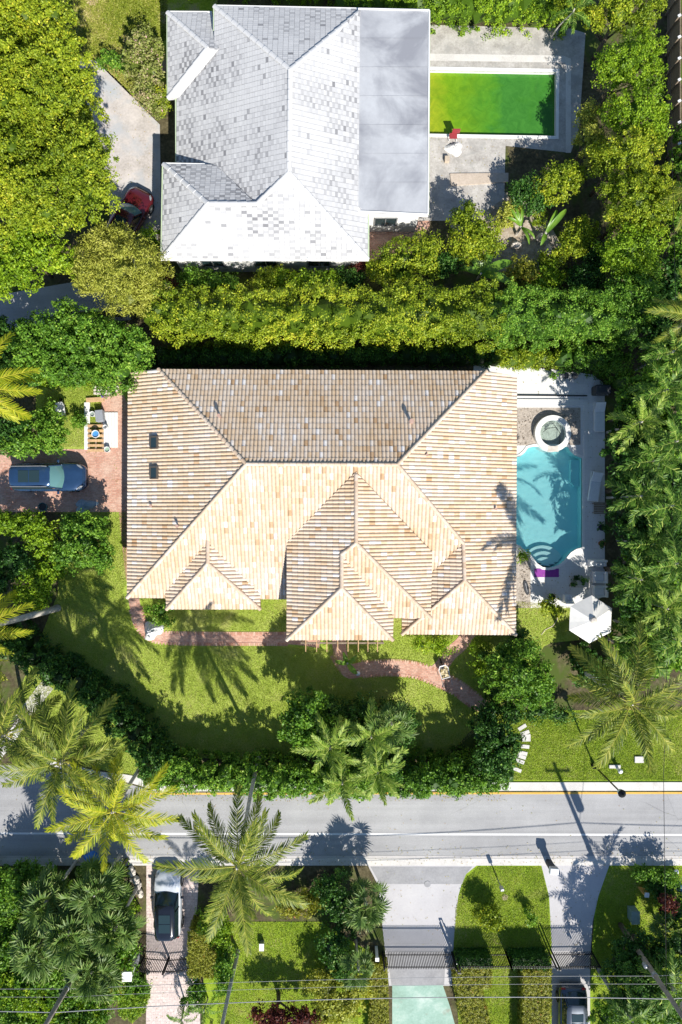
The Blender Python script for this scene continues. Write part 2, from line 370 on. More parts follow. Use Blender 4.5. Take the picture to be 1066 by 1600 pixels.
o_ = mixc(nt, 1.0, r.outputs[0], r2.outputs[0], 'MULTIPLY'); o_ = mixc(nt, r3.outputs[0], o_, (0.22, 0.26, 0.05))
nt.links.new(o_, bs.inputs['Base Color']); bs.inputs['Roughness'].default_value = 0.07; bs.inputs['IOR'].default_value = 1.33
bump(nt, bs, noise(nt, co, 2.2, 3, 0.5).outputs[0], 0.25, 0.01); G['algae'] = m
# flat roof membrane
G['membrane'] = m_ground('grey_roof_membrane', [(0.37, 0.385, 0.41), (0.42, 0.435, 0.46), (0.48, 0.50, 0.525)], 0.35, 3, mixf=0.3, bumpd=0.003, blot=(0.30, 0.46, 0.64, (0.25, 0.26, 0.29)))

LEAF = {
 'yellow': m_leaf('yellow_green_leaves', [(0.0598, 0.114, 0.0068), (0.1938, 0.285, 0.016), (0.399, 0.4788, 0.0285), (0.7068, 0.6612, 0.057)], pos=[0, 0.36, 0.72, 1]),
 'bright': m_leaf('bright_green_leaves', [(0.0539, 0.114, 0.0068), (0.171, 0.3078, 0.0137), (0.3306, 0.4902, 0.0251), (0.57, 0.6384, 0.0456)], pos=[0, 0.36, 0.74, 1]),
 'mid': m_leaf('mid_green_leaves', [(0.031, 0.0826, 0.0094), (0.1003, 0.236, 0.0212), (0.236, 0.4248, 0.0413), (0.472, 0.6136, 0.0944)], pos=[0, 0.38, 0.76, 1]),
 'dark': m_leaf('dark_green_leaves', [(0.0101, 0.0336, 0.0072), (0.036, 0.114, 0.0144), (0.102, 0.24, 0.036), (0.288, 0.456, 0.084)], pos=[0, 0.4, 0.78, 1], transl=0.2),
 'olive': m_leaf('olive_leaves', [(0.12, 0.15, 0.02), (0.34, 0.38, 0.05), (0.52, 0.54, 0.09), (0.68, 0.66, 0.18)], pos=[0, 0.36, 0.74, 1]),
 'pink': m_leaf('pink_flowering_leaves', [(0.09, 0.13, 0.02), (0.24, 0.30, 0.05), (0.36, 0.37, 0.14), (0.80, 0.50, 0.48)], pos=[0, 0.36, 0.72, 1]),
 'red': m_leaf('red_leaves', [(0.04, 0.012, 0.010), (0.12, 0.03, 0.025), (0.22, 0.06, 0.05), (0.40, 0.16, 0.08)]),
 'rusty': m_leaf('rusty_green_leaves', [(0.10, 0.12, 0.01), (0.28, 0.31, 0.03), (0.42, 0.42, 0.06), (0.52, 0.20, 0.06)], pos=[0, 0.4, 0.85, 1]),
 'coco': m_leaf('coconut_frond', [(0.022, 0.05, 0.005), (0.085, 0.14, 0.012), (0.24, 0.29, 0.03), (0.60, 0.56, 0.12)], transl=0.2, spec=0.3, rough=0.5),
 'cocoy': m_leaf('yellow_coconut_frond', [(0.07, 0.11, 0.005), (0.24, 0.32, 0.012), (0.48, 0.50, 0.025), (0.75, 0.66, 0.08)], transl=0.28, spec=0.3, rough=0.5),
 'adon': m_leaf('feather_palm_frond', [(0.0141, 0.0504, 0.0056), (0.0504, 0.1344, 0.0134), (0.1568, 0.28, 0.0336), (0.56, 0.6496, 0.1568)], transl=0.18, spec=0.3, rough=0.5),
 'fan': m_leaf('fan_palm_frond', [(0.025, 0.06, 0.012), (0.075, 0.15, 0.025), (0.18, 0.28, 0.06), (0.55, 0.58, 0.22)], transl=0.15, spec=0.3, rough=0.5),
 'adonb': m_leaf('bright_feather_frond', [(0.03, 0.08, 0.008), (0.11, 0.21, 0.02), (0.27, 0.38, 0.05), (0.56, 0.62, 0.16)], transl=0.2, spec=0.3, rough=0.5),
 'dead': m_leaf('dry_brown_frond', [(0.14, 0.09, 0.04), (0.28, 0.19, 0.09), (0.42, 0.30, 0.16), (0.52, 0.40, 0.24)], transl=0.1),
 'banana': m_leaf('broad_paddle_leaf', [(0.06, 0.16, 0.015), (0.15, 0.32, 0.03), (0.26, 0.44, 0.05)], transl=0.35, spec=0.6, rough=0.35),
}

# ---------------------------------------------------------------- roof tiles
resid = []
def plane_fit(poly):
    A = np.array([[p[0], p[1], 1] for p in poly]); z = np.array([p[2] for p in poly])
    c, *_ = np.linalg.lstsq(A, z, rcond=None)
    resid.append(round(float(np.abs(A @ c - z).max()), 3))
    return c
def tile_slope(mb, deck, poly, d, pu, pv, hb, rng, shape='barrel', tint=None, lift=0.02):
    """poly: 3D points; d: downslope plan direction 'N','S','E','W'"""
    c = plane_fit(poly)
    dv = {'N': (0, -1), 'S': (0, 1), 'E': (-1, 0), 'W': (1, 0)}[d]   # v grows upslope
    du = (dv[1], -dv[0])
    uv = [(p[0] * du[0] + p[1] * du[1], p[0] * dv[0] + p[1] * dv[1]) for p in poly]
    n = len(uv)
    def span(u):
        vs = []
        for i in range(n):
            (u0, v0), (u1, v1) = uv[i], uv[(i + 1) % n]
            if (u0 <= u < u1) or (u1 <= u < u0):
                vs.append(v0 + (v1 - v0) * (u - u0) / (u1 - u0))
        return (min(vs), max(vs)) if len(vs) >= 2 else None
    ua = min(q[0] for q in uv) + 1e-3; ub = max(q[0] for q in uv) - 1e-3
    va = min(q[1] for q in uv)
    K = 5 if shape == 'barrel' else 1
    prof = [hb * max(0.0, math.sin(PI * j / K)) ** 0.8 for j in range(K + 1)] if shape == 'barrel' else [0, 0]
    def W(u, v, dz):
        x = u * du[0] + v * dv[0]; y = u * du[1] + v * dv[1]
        return (x, y, c[0] * x + c[1] * y + c[2] + dz)
    nc = int(math.ceil((ub - ua) / pu))
    vmax = max(q[1] for q in uv); nr = int(math.ceil((vmax - va) / pv))
    for k in range(nc):
        us = [min(ub, ua + (k + j / K) * pu) for j in range(K + 1)]
        sp = [span(u) for u in us]
        if any(q is None for q in sp): continue
        for r in range(nr):
            off = 0
            v0 = va + r * pv - off; v1 = v0 + pv
            lo = [min(max(v0, q[0]), q[1]) for q in sp]; hi = [min(max(v1, q[0]), q[1]) for q in sp]
            if max(h - l for l, h in zip(lo, hi)) < 0.02: continue
            x, y, _ = W(us[0], (lo[0] + hi[0]) / 2, 0)
            t = tint(x, y, rng, k, r)
            jit = rng.uniform(-0.006, 0.006)
            g = 0.012 if shape != 'barrel' else 0
            uu = list(us)
            if g: uu[0] += g / 2; uu[-1] -= g / 2
            bot = [W(uu[j], lo[j], prof[j] + lift + jit) for j in range(K + 1)]
            top = [W(uu[j], hi[j], prof[j] * 0.92 + jit * 0.3) for j in range(K + 1)]
            dn = [W(uu[j], lo[j], prof[j] * 0.5 - 0.02) for j in range(K + 1)]
            m_ = K + 1
            fs = [(j, j + 1, m_ + j + 1, m_ + j) for j in range(K)] + [(2 * m_ + j, 2 * m_ + j + 1, j + 1, j) for j in range(K)]
            mb.add(bot + top + dn, fs, 0, t)
    # closed underlay
    up = [(p[0], p[1], c[0] * p[0] + c[1] * p[1] + c[2] - 0.03) for p in poly]
    lo = [(p[0], p[1], p[2] - 0.16) for p in up]
    ar = sum(up[i][0] * up[(i + 1) % n][1] - up[(i + 1) % n][0] * up[i][1] for i in range(n))
    o = list(range(n)) if ar > 0 else list(range(n))[::-1]
    deck.add(up + lo, [tuple(o), tuple(n + i for i in o[::-1])] + [(i, (i + 1) % n, n + (i + 1) % n, n + i) for i in range(n)])
def caps(mb, a, b, r, seg, rng, lift=0.05, h=1.0, tint=(0.2, 0.9)):
    a = Vector(a); b = Vector(b); L = (b - a).length; n = max(1, int(round(L / seg))); d = (b - a) / n
    dd = d.normalized(); u = dd.cross(Vector((0, 0, 1))).normalized(); w = u.cross(dd).normalized()
    if w.z < 0: w = -w
    for i in range(n):
        p0 = a + d * i + w * lift; p1 = a + d * (i + 1.08) + w * (lift - 0.025)
        vs = []
        for p, rr in ((p0, r), (p1, r * 0.9)):
            for k in range(7):
                t = PI * k / 6
                vs.append(p + u * math.cos(t) * rr + w * (math.sin(t) * rr * h - 0.04))
        fs = [(k, k + 1, 8 + k, 7 + k) for k in range(6)] + [tuple(range(7))]
        mb.add(vs, fs, 0, rng.uniform(*tint))

# ---------------------------------------------------------------- GROUND
allt = dict()
def sheet(name, rings, z, mat, kind='structure'):
    mb = MB(); mb.sheet(rings, z); o = mb.build(name, mat); o['kind'] = kind; return o
def slab(name, poly, z, mat, kind='structure'):
    mb = MB(); mb.prism(poly, -0.05, z); o = mb.build(name, mat); o['kind'] = kind; return o
POOL = [(792, 715), (806, 715), (813, 713), (820, 707), (825, 700), (833, 698), (888, 698), (892, 705), (898, 711), (909.5, 716), (909.5, 855), (900, 858), (892, 863), (887, 869),
        (882, 876), (874, 882), (865, 886), (857, 887), (848, 886), (839, 880), (833, 872), (829, 866), (822, 862), (813, 853), (806, 850), (792, 850)]
GPOOL = [(640, 109), (869, 113), (868, 213), (640, 209)]
def grow(poly, m):
    cx = sum(p[0] for p in poly) / len(poly); cy = sum(p[1] for p in poly) / len(poly)
    xs = [p[0] for p in poly]; ys = [p[1] for p in poly]; hx = (max(xs) - min(xs)) / 2; hy = (max(ys) - min(ys)) / 2
    return [(cx + (p[0] - cx) * (1 + m / hx), cy + (p[1] - cy) * (1 + m / hy)) for p in poly]
BIG = 260
sheet('ground', [[(-BIG, -BIG), (BIG, -BIG), (BIG, BIG), (-BIG, BIG)], gp(grow(POOL, 3)), gp(grow(GPOOL, 2))], 0, G['earth'])
Z = 0.006
# lawns
sheet('lawn', [gp([(55, 600), (200, 600), (215, 840), (230, 915), (450, 915), (820, 940), (900, 945), (900, 985), (850, 1010), (800, 1080), (780, 1105), (760, 1115), (700, 1180), (460, 1185), (330, 1185), (240, 1180), (215, 1215), (60, 1180), (30, 1080), (90, 930), (100, 800), (60, 720)])], Z, G['grass'])
sheet('verge_lawn', [gp([(760, 1110), (1120, 1110), (1120, 1222), (760, 1222)])], 2 * Z, G['grass_b'])
sheet('meadow', [gp([(90, -60), (340, -60), (340, 20), (262, 30), (262, 175), (250, 178), (205, 150), (150, 95), (100, 85)])], 2 * Z, m_ground('weedy_meadow', [(0.12, 0.20, 0.015), (0.28, 0.36, 0.03), (0.42, 0.40, 0.12)], 1.3, 8, mixf=0.5, bumpd=0.08, bs_str=0.8, blot=(0.6, 0.5, 0.65, (0.40, 0.30, 0.20))))
sheet('front_lawn', [gp([(722, 1351), (862, 1351), (862, 1600), (862, 1700), (722, 1700), (714, 1560), (706, 1480), (710, 1420), (722, 1375)])], 2 * Z, G['grass_b'])
sheet('shady_lawn', [gp([(945, 1351), (1120, 1351), (1120, 1700), (915, 1700), (925, 1480), (930, 1410)])], 2 * Z, G['grass_b'])
sheet('garden_lawn', [gp([(320, 1440), (500, 1440), (600, 1500), (612, 1700), (315, 1700)])], 2 * Z, G['grass_b'])
# road and kerbs
sheet('road', [gp([(-700, 1205), (0, 1195), (60, 1198), (130, 1214), (190, 1222), (250, 1238), (1700, 1238), (1700, 1340), (-700, 1337)])], 2 * Z + 0.004, G['asphalt'])
slab('sidewalk', gp([(246, 1224), (600, 1222), (1700, 1221), (1700, 1234.5), (600, 1235), (252, 1236)]), 0.07, G['concrete'])
slab('kerb', gp([(-700, 1341), (1700, 1341), (1700, 1352), (-700, 1352)]), 0.035, G['concrete'])
sheet('gutter_strip', [gp([(-700, 1337), (1700, 1337), (1700, 1342), (-700, 1342)])], 0.024, m_ground('gutter_concrete', [(0.46, 0.44, 0.43), (0.60, 0.58, 0.56)], 0.7, 14, bumpd=0.005))
sheet('white_lane_line', [gp([(-700, 1299), (1700, 1304), (1700, 1307), (-700, 1302)])], 0.021, G['white'])
sheet('yellow_edge_line', [gp([(236, 1238.6), (1700, 1236.4), (1700, 1239.6), (236, 1241.6)])], 0.021, G['yellow'])
slab('sidewalk_corner', ribbon([(66, 1182), (100, 1196), (150, 1210), (205, 1217), (246, 1230)], 0.5), 0.07, G['concrete'])
sheet('side_path', [ribbon([(-30, 1205), (5, 1165), (40, 1115), (75, 1070)], 0.9)], 0.026, G['concrete'])
# driveways
sheet('left_driveway', [gp([(229, 1351), (312, 1351), (308, 1420), (305, 1500), (313, 1560), (313, 1720), (228, 1720), (229, 1500)])], 0.021, G['pinkpaver'])
sheet('centre_driveway', [gp([(575, 1352), (745, 1352), (725, 1368), (716, 1400), (709, 1470), (706, 1540), (608, 1540), (598, 1450), (592, 1385)])], 0.021, G['drive'])
sheet('driveway_apron', [gp([(579, 1354), (738, 1354), (728, 1366), (722, 1381), (594, 1381)])], 0.026, G['drive_dark'])
sheet('dark_drive_strip', [gp([(604, 1486), (697, 1486), (694, 1539), (612, 1539)])], 0.030, G['drive_dark'])  # darker strip of drive behind the gate
sheet('green_driveway', [gp([(613, 1539), (692, 1539), (704, 1575), (716, 1620), (730, 1720), (613, 1720)])], 0.026, G['drive_green'])
sheet('right_driveway', [gp([(846, 1352), (952, 1352), (935, 1400), (926, 1440), (922, 1500), (922, 1720), (850, 1720), (862, 1600), (862, 1470), (858, 1400)])], 0.021, G['drive'])
sheet('brick_driveway', [gp([(-60, 703), (60, 701), (130, 702), (158, 700), (158, 605), (186, 603), (205, 640), (205, 800), (186, 800), (100, 800), (-60, 800)])], 0.012, G['redbrick'])
sheet('brick_side_path', [gp([(186, 800), (212, 800), (218, 925), (203, 925), (196, 900)])], 0.012, m_ground('narrow_brick_edge', [(0.40, 0.22, 0.15), (0.55, 0.36, 0.27)], 1, 9))
def path(name, pts, w, z=0.016): sheet(name, [ribbon(pts, w)], z, G['redbrick'])
path('brick_path_west', [(208, 925), (212, 950), (222, 978), (240, 993), (270, 997), (340, 998), (450, 998), (500, 1004)], 0.72)
path('brick_path_east', [(525, 1020), (545, 1048), (565, 1046), (610, 1043), (650, 1047), (680, 1058), (715, 1075), (745, 1098), (775, 1110)], 0.95, 0.020)
path('brick_path_door', [(530, 960), (530, 1005), (535, 1040)], 0.9, 0.024)
path('brick_path_branch', [(735, 985), (722, 1005), (703, 1022), (688, 1043), (672, 1056)], 0.9, 0.028)
# brick edging rows of lighter bricks
mb = MB()
rng = random.Random(4)
for pts, w in (([(212, 950), (222, 978), (240, 993), (270, 997), (340, 998), (450, 998)], 0.72), ([(565, 1046), (610, 1043), (650, 1047), (680, 1058), (715, 1075), (745, 1098)], 0.95)):
    poly = ribbon(pts, w); n = len(poly) // 2
    for side in (poly[:n], poly[n:]):
        for i in range(len(side) - 1):
            a = Vector(side[i]); b = Vector(side[i + 1]); L = (b - a).length; k = max(1, int(L / 0.13))
            for j in range(k):
                c = a.lerp(b, (j + .5) / k); an = math.atan2(b.y - a.y, b.x - a.x)
                mb.box((c.x, c.y, 0.02), (0.12, 0.2, 0.04), an, a=rng.random())
tag(mb.build('path_edging', m_var('edging_brick', [(0.45, 0.22, 0.15), (0.66, 0.44, 0.34)])), None, None, kind='structure')
# old house paving
sheet('old_driveway', [gp([(105, 80), (150, 92), (185, 122), (215, 160), (250, 195), (252, 340), (240, 420), (170, 430), (175, 370), (168, 300), (160, 250), (150, 200), (125, 130)])], 0.012, G['old_paving'])
sheet('shaded_side_street', [gp([(-80, 475), (60, 450), (120, 440), (200, 452), (205, 500), (120, 505), (40, 508), (-80, 545)])], 0.012, G['asphalt'])
sheet('old_pool_deck', [gp([(600, 37), (893, 45), (915, 52), (905, 200), (892, 239), (790, 228), (788, 310), (735, 345), (660, 345), (600, 340)]), gp(grow(GPOOL, 1.5))], 0.012, G['pooldeck'])
sheet('side_patio', [gp([(575, 330), (672, 330), (672, 352), (640, 400), (560, 415)])], 0.010, G['redbrick'])
slab('concrete_step', gp([(703, 272), (794, 271), (794, 285), (705, 291)]), 0.09, m_ground('sandy_concrete', [(0.42, 0.35, 0.28), (0.58, 0.50, 0.42)], 1, 8))
sheet('rocky_ground', [gp([(700, 340), (735, 300), (800, 300), (850, 335), (885, 395), (860, 435), (790, 440), (720, 400)])], 0.008, m_ground('pale_rocky_ground', [(0.16, 0.12, 0.08), (0.38, 0.32, 0.25), (0.60, 0.54, 0.47)], 1.2, 5, mixf=.5, bumpd=.05))
sheet('deck_border', [gp([(672, 84), (880, 87), (892, 92), (892, 239), (884, 239), (884, 98), (672, 95)])], 0.018, G['concrete'])
# pool terrace
deck_o = gp([(740, 568), (790, 570), (860, 577), (925, 585), (945, 600), (945, 900), (949, 930), (900, 950), (835, 950), (740, 950)])
SPA_C = (861.4, 678)
sheet('pool_terrace', [deck_o, gp(POOL)], 0.02, G['whitedeck'])
mb = MB(); mb.sheet([gp([(800, 637), (907, 637), (907, 695), (890, 696), (800, 696)])], 0.026); o = mb.build('planting_bed', G['gravel']); o['kind'] = 'structure'
mb = MB(); mb.sheet([gp([(790, 868), (829, 868), (829, 950), (790, 950)])], 0.026); o = mb.build('gravel_bed', G['gravel']); o['kind'] = 'structure'
sheet('garden_corner_lawn', [gp([(800, 950), (900, 950), (905, 1000), (800, 1010)])], 0.022, G['grass'])
mb = MB()
for i in range(260):
    x, y = (rng.uniform(802, 906), rng.uniform(638, 695)) if i < 190 else (rng.uniform(812, 828), rng.uniform(872, 948))
    if math.hypot(x - SPA_C[0], y - SPA_C[1]) < 30: continue
    p = P(x, y); s = rng.uniform(0.03, 0.09)
    mb.box((p.x, p.y, 0.03), (s, s * rng.uniform(.6, 1.2), s * .6), rng.uniform(0, 3), a=rng.random())
tag(mb.build('bed_stones', m_var('bed_stone', [(0.16, 0.12, 0.09), (0.5, 0.44, 0.37)])), 'loose grey and brown stones scattered in the beds by the blue pool', 'stones', kind='stuff')

# ---- blue pool
pool = thing('swimming_pool', 'curved turquoise swimming pool with white coping and rounded steps', 'swimming pool', P(850, 790))
poly = gp(POOL)
def inner_step(cx, cy, r, z0, z1, mat, name, parent, a0=0, a1=PI):
    mb = MB(); pts = [(P(cx + r * math.cos(t), cy - r * math.sin(t))) for t in [a0 + (a1 - a0) * i / 24 for i in range(25)]]
    mb.prism([(p.x, p.y) for p in pts], z0, z1); return mb.build(name, mat, parent, world=True)
mb = MB(); n = len(poly); zb = -0.9; zt = 0.0
vs = [(x, y, zt) for x, y in poly] + [(x, y, zb) for x, y in poly]
mb.add(vs, [(i, n + i, n + (i + 1) % n, (i + 1) % n) for i in range(n)], 0)
mb.sheet([poly], zb)
mb.build('pool_basin', G['plaster'], pool, world=True)
mb = MB(); mb.sheet([gp([(885, 722), (907, 722), (907, 850), (885, 850)])], -.892); mb.build('deep_floor_panel', G['plaster'], pool, world=True)
# long bench along the east side
mb = MB()
mb.prism(gp([(896, 718), (909, 718), (909, 760), (902, 760), (896, 752)]), -.89, -0.5); mb.build('bench', G['plaster'], pool, world=True)
for i, (r, z1) in enumerate(((38, -.68), (29, -.50), (20, -.34), (11, -.19))):
    cy = 891
    pts = [(853 + r * .95 * math.cos(t), cy - r * math.sin(t)) for t in [0.02 + (PI - 0.04) * k / 24 for k in range(25)]]
    pts = [(x, min(y, 886)) for x, y in pts]
    def bay(x, y):   # keep each step inside the rounded bay
        dx, dy = x - 857, y - 858; q = math.hypot(dx, dy); return (857 + dx * 28 / q, 858 + dy * 28 / q) if (dy > 4 and q > 28) else (max(832, x), y)
    pts = [bay(x, y) for x, y in pts]
    mb = MB(); mb.prism(gp(pts), -.89 + .001 * i, z1); mb.build('step', G['plaster_w'], pool, world=True)
mb = MB(); mb.sheet([poly], -0.10); mb.build('water_surface', G['water'], pool, world=True)
# coping
def ring_strip(mb, inner, w, z0, z1, a=0.5):
    n = len(inner); ar = sum(inner[i][0] * inner[(i + 1) % n][1] - inner[(i + 1) % n][0] * inner[i][1] for i in range(n)); sg = 1 if ar > 0 else -1
    out = []
    for i in range(n):
        p = Vector(inner[i]); e0 = (p - Vector(inner[i - 1])).normalized(); e1 = (Vector(inner[(i + 1) % n]) - p).normalized()
        nrm = Vector(((e0 + e1).y, -(e0 + e1).x)) * sg; nrm.normalize()
        k = max(0.5, nrm.dot(Vector((e0.y, -e0.x)) * sg)); out.append(p + nrm * w / k)
    for i in range(n):
        j = (i + 1) % n; a_, b_, c_, d_ = inner[i], inner[j], out[j], out[i]
        vs = [(q[0], q[1], z) for z in (z0, z1) for q in (a_, b_, c_, d_)]
        mb.add(vs, [(0, 1, 2, 3), (4, 7, 6, 5), (0, 4, 5, 1), (2, 6, 7, 3)], 0, a)
mb = MB(); ring_strip(mb, gp(POOL), 0.16, -0.12, 0.06); mb.build('coping', G['trim_white'], pool, world=True, fix=True)
# spa
spa = thing('spa_tub', 'round raised white hot tub at the head of the turquoise pool', 'hot tub', P(*SPA_C))
mb = MB(); mb.lathe([(0.86, -1.3), (0.86, 0.40), (0.84, 0.42), (1.17, 0.42), (1.19, 0.38), (1.17, -1.3)], n=48, cap=False)
mb.build('rim', G['trim_white'], spa, smooth=False)
mb = MB(); mb.lathe([(0.001, -0.7), (0.5, -0.7), (0.5, -0.25), (0.86, -0.25)], n=40, cap=False); mb.build('basin', m_ground('spa_plaster', [(0.07, 0.33, 0.36), (0.10, 0.40, 0.42)], .6, 2), spa)
mb = MB(); mb.lathe([(0.001, 0.27), (0.862, 0.27)], n=40, cap=False); mb.build('water_surface', G['water'], spa)
mb = MB(); mb.box((0, -1.02, 0.40), (0.7, 0.36, 0.07)); mb.build('spillway', G['stone'], spa)
mb = MB(); mb.tube([(0.45, -0.75, .3), (0.5, 0, .285), (0.25, 0.4, .285), (-0.3, 0.35, .285), (-0.6, 0.1, .285)], 0.02, 6); mb.build('hose', G['black'], spa)
# raised wall between terrace levels
mb = MB(); mb.prism(gp([(800, 617), (917, 618), (917, 619.5), (800, 618.5)]), 0, 0.10); o = mb.build('terrace_dark_line', G['black']); o['kind'] = 'structure'  # black strip along the raised curb
slab('terrace_step', gp([(800, 624), (918, 624), (918, 716), (912, 716), (912, 634), (800, 634)]), 0.10, G['whitedeck'])
# ---- green pool
gpool = thing('swimming_pool', 'rectangular pool of algae green water with white coping', 'swimming pool', P(760, 160))
g = gp(GPOOL); n = 4
mb = MB(); mb.add([(x, y, 0) for x, y in g] + [(x, y, -1.5) for x, y in g], [(i, 4 + i, 4 + (i + 1) % 4, (i + 1) % 4) for i in range(4)]); mb.sheet([g], -1.5)
mb.build('pool_basin', G['wall_white'], gpool, world=True)
mb = MB(); mb.sheet([g], -0.25); mb.build('water_surface', G['algae'], gpool, world=True)
mb = MB(); ring_strip(mb, g, 0.2, -0.1, 0.05); mb.build('coping', G['trim_white'], gpool, world=True, fix=True)

# ---------------------------------------------------------------- MAIN HOUSE
house = thing('tiled_house', 'large house with hipped roof of tan and white barrel tiles, beside the blue pool', 'house', P(505, 780))
rng = random.Random(11)
from mathutils import noise as mnoise
def tint_main(x, y, rg, k, r):
    n = mnoise.noise(Vector((x * 0.35, y * 0.35, 2)))
    t = 0.54 + 0.14 * rg.gauss(0, 1) + 0.30 * n
    if rg.random() < 0.05: t = rg.uniform(0.85, 1.0)
    if rg.random() < 0.03: t = rg.uniform(0.0, 0.15)
    return min(1, max(0, t))
def Q(*pts): return [P(*p) for p in pts]
ZR = 6.2
main = {
 'W': [Q((200, 583, 3.0), (248, 577, 3.72), (385, 725, ZR), (199, 934, 3.0))],
 'N': [Q((248, 577, 3.72), (760, 580, 3.72), (621, 726, ZR), (385, 725, ZR))],
 'E': [Q((760, 580, 3.72), (808, 588, 3.0), (806, 992, 3.0), (726, 907, 4.45), (724, 849, 4.45), (621, 726, ZR)),
       Q((556.5, 737.6, 6.1), (675.5, 862.7, 4.3), (673, 965.5, 4.3), (556.5, 848.6, 6.1)),
       Q((534, 866, 5.8), (534, 919, 5.8), (614, 1000, 4.4), (615.5, 947, 4.4)),
       Q((325, 842.7, 4.4), (407, 912, 3.15), (407, 952, 3.15), (325, 880, 4.4))],
 'S': [Q((385, 725, ZR), (621, 726, ZR), (724, 849, 4.45), (628, 938, 3.0), (199, 934, 3.0)),
       Q((726, 907, 4.45), (628, 991, 3.0), (806, 992, 3.0)),
       Q((556.5, 848.6, 6.1), (673, 965.5, 4.3), (560, 965.5, 4.3), (534, 866, 5.8)),
       Q((534, 919, 5.8), (448, 1000, 4.4), (614, 1000, 4.4)),
       Q((325, 880, 4.4), (260.5, 952, 3.15), (407, 952, 3.15))],
}
mainW2 = [Q((556.5, 737.6, 6.1), (556.5, 848.6, 6.1), (534, 866, 5.8), (534, 919, 5.8), (448, 1000, 4.4), (448.4, 846.5, 4.4)),
          Q((724, 849, 4.45), (726, 907, 4.45), (628, 991, 3.0), (628, 938, 3.0)),
          Q((325, 842.7, 4.4), (325, 880, 4.4), (260.5, 952, 3.15), (258, 912, 3.15))]
main['W'] += mainW2
tm = MB(); dk = MB()
for d, polys in main.items():
    for q in polys: tile_slope(tm, dk, q, d, 0.222, 0.345, 0.085, rng, 'barrel', tint_main)
roof = dk.build('roof', G['fascia'], house, world=True)
tl = tm.build('roof_tiles', G['tile'], None, smooth=False)
def reparent(o, p):
    o.parent = p; o.matrix_parent_inverse = Matrix.Identity(4)
    me = o.data; off = np.tile(np.array(house_loc(p), np.float32), len(me.vertices))
    co = np.empty(len(me.vertices) * 3, np.float32); me.vertices.foreach_get('co', co); me.vertices.foreach_set('co', co - off); me.update()
def house_loc(p):
    v = Vector((0, 0, 0))
    while p: v += p.location; p = p.parent
    return v
reparent(tl, roof)
cp = MB()
for a, b in (((385, 725, ZR), (621, 726, ZR)), ((248, 577, 3.72), (385, 725, ZR)), ((199, 934, 3.0), (385, 725, ZR)), ((760, 580, 3.72), (621, 726, ZR)), ((724, 849, 4.45), (621, 726, ZR)),
             ((726, 907, 4.45), (724, 849, 4.45)), ((628, 991, 3.0), (726, 907, 4.45)), ((806, 992, 3.0), (726, 907, 4.45)), ((556.5, 848.6, 6.1), (556.5, 742, 6.1)), ((673, 965.5, 4.3), (556.5, 848.6, 6.1)),
             ((534, 866, 5.8), (556.5, 848.6, 6.1)), ((534, 919, 5.8), (534, 866, 5.8)), ((448, 1000, 4.4), (534, 919, 5.8)), ((614, 1000, 4.4), (534, 919, 5.8)),
             ((325, 880, 4.4), (325, 845, 4.4)), ((260.5, 952, 3.15), (325, 880, 4.4)), ((407, 952, 3.15), (325, 880, 4.4))):
    cp = MB(); caps(cp, P(*a), P(*b), 0.12, 0.36, rng, 0.08, tint=(0.3, 1.0)); o = cp.build('ridge_tiles', G['ridge'], None); reparent(o, roof)
# skylights, vents
def z_on(poly, x, y):
    c = plane_fit(poly); return c[0] * x + c[1] * y + c[2]
def on_roof(px, py, poly):
    z = 4.0
    for _ in range(8):
        p = P(px, py, z); z = z_on(poly, p.x, p.y)
    return P(px, py, z)
for px, py in ((243.5, 692), (243.5, 739)):
    p = on_roof(px, py, main['W'][0]); e = roof
    slope = math.atan(0.415)
    mb = MB(); mb.M = Matrix.Translation(p) @ Matrix.Rotation(-slope, 4, 'Y')
    for dx, dy, sx_, sy_ in ((0, .34, .54, .07), (0, -.34, .54, .07), (.235, 0, .07, .61), (-.235, 0, .07, .61)): mb.box((dx, dy, 0.12), (sx_, sy_, .24))
    f = mb.build('skylight', m_plain('bronze_frame', (0.10, 0.085, 0.07), 0.5), None); reparent(f, roof)
    mb = MB(); mb.M = Matrix.Translation(p) @ Matrix.Rotation(-slope, 4, 'Y'); mb.box((0, 0, 0.20), (0.40, 0.60, 0.02)); g_ = mb.build('pane', G['glass'], None); reparent(g_, f)
for (px, py, poly, hh, rr) in ((344, 651, main['N'][0], 0.42, .07), (642, 660, main['N'][0], .5, .09), (279, 822, main['W'][0], .35, .06), (237, 790, main['W'][0], .18, .05), (667, 711, main['E'][0], .15, .05), (774, 795, main['E'][0], .2, .05)):
    p = on_roof(px, py, poly); mb = MB(); mb.tube([p - Vector((0, 0, .1)), p + Vector((0, 0, hh))], rr, 10); mb.tube([p + Vector((0, 0, hh)), p + Vector((0, 0, hh + .06))], rr * 1.6, 10)
    o = mb.build('vent_pipe', m_plain('terracotta_vent', (0.45, 0.30, 0.24), .6), None); reparent(o, roof)
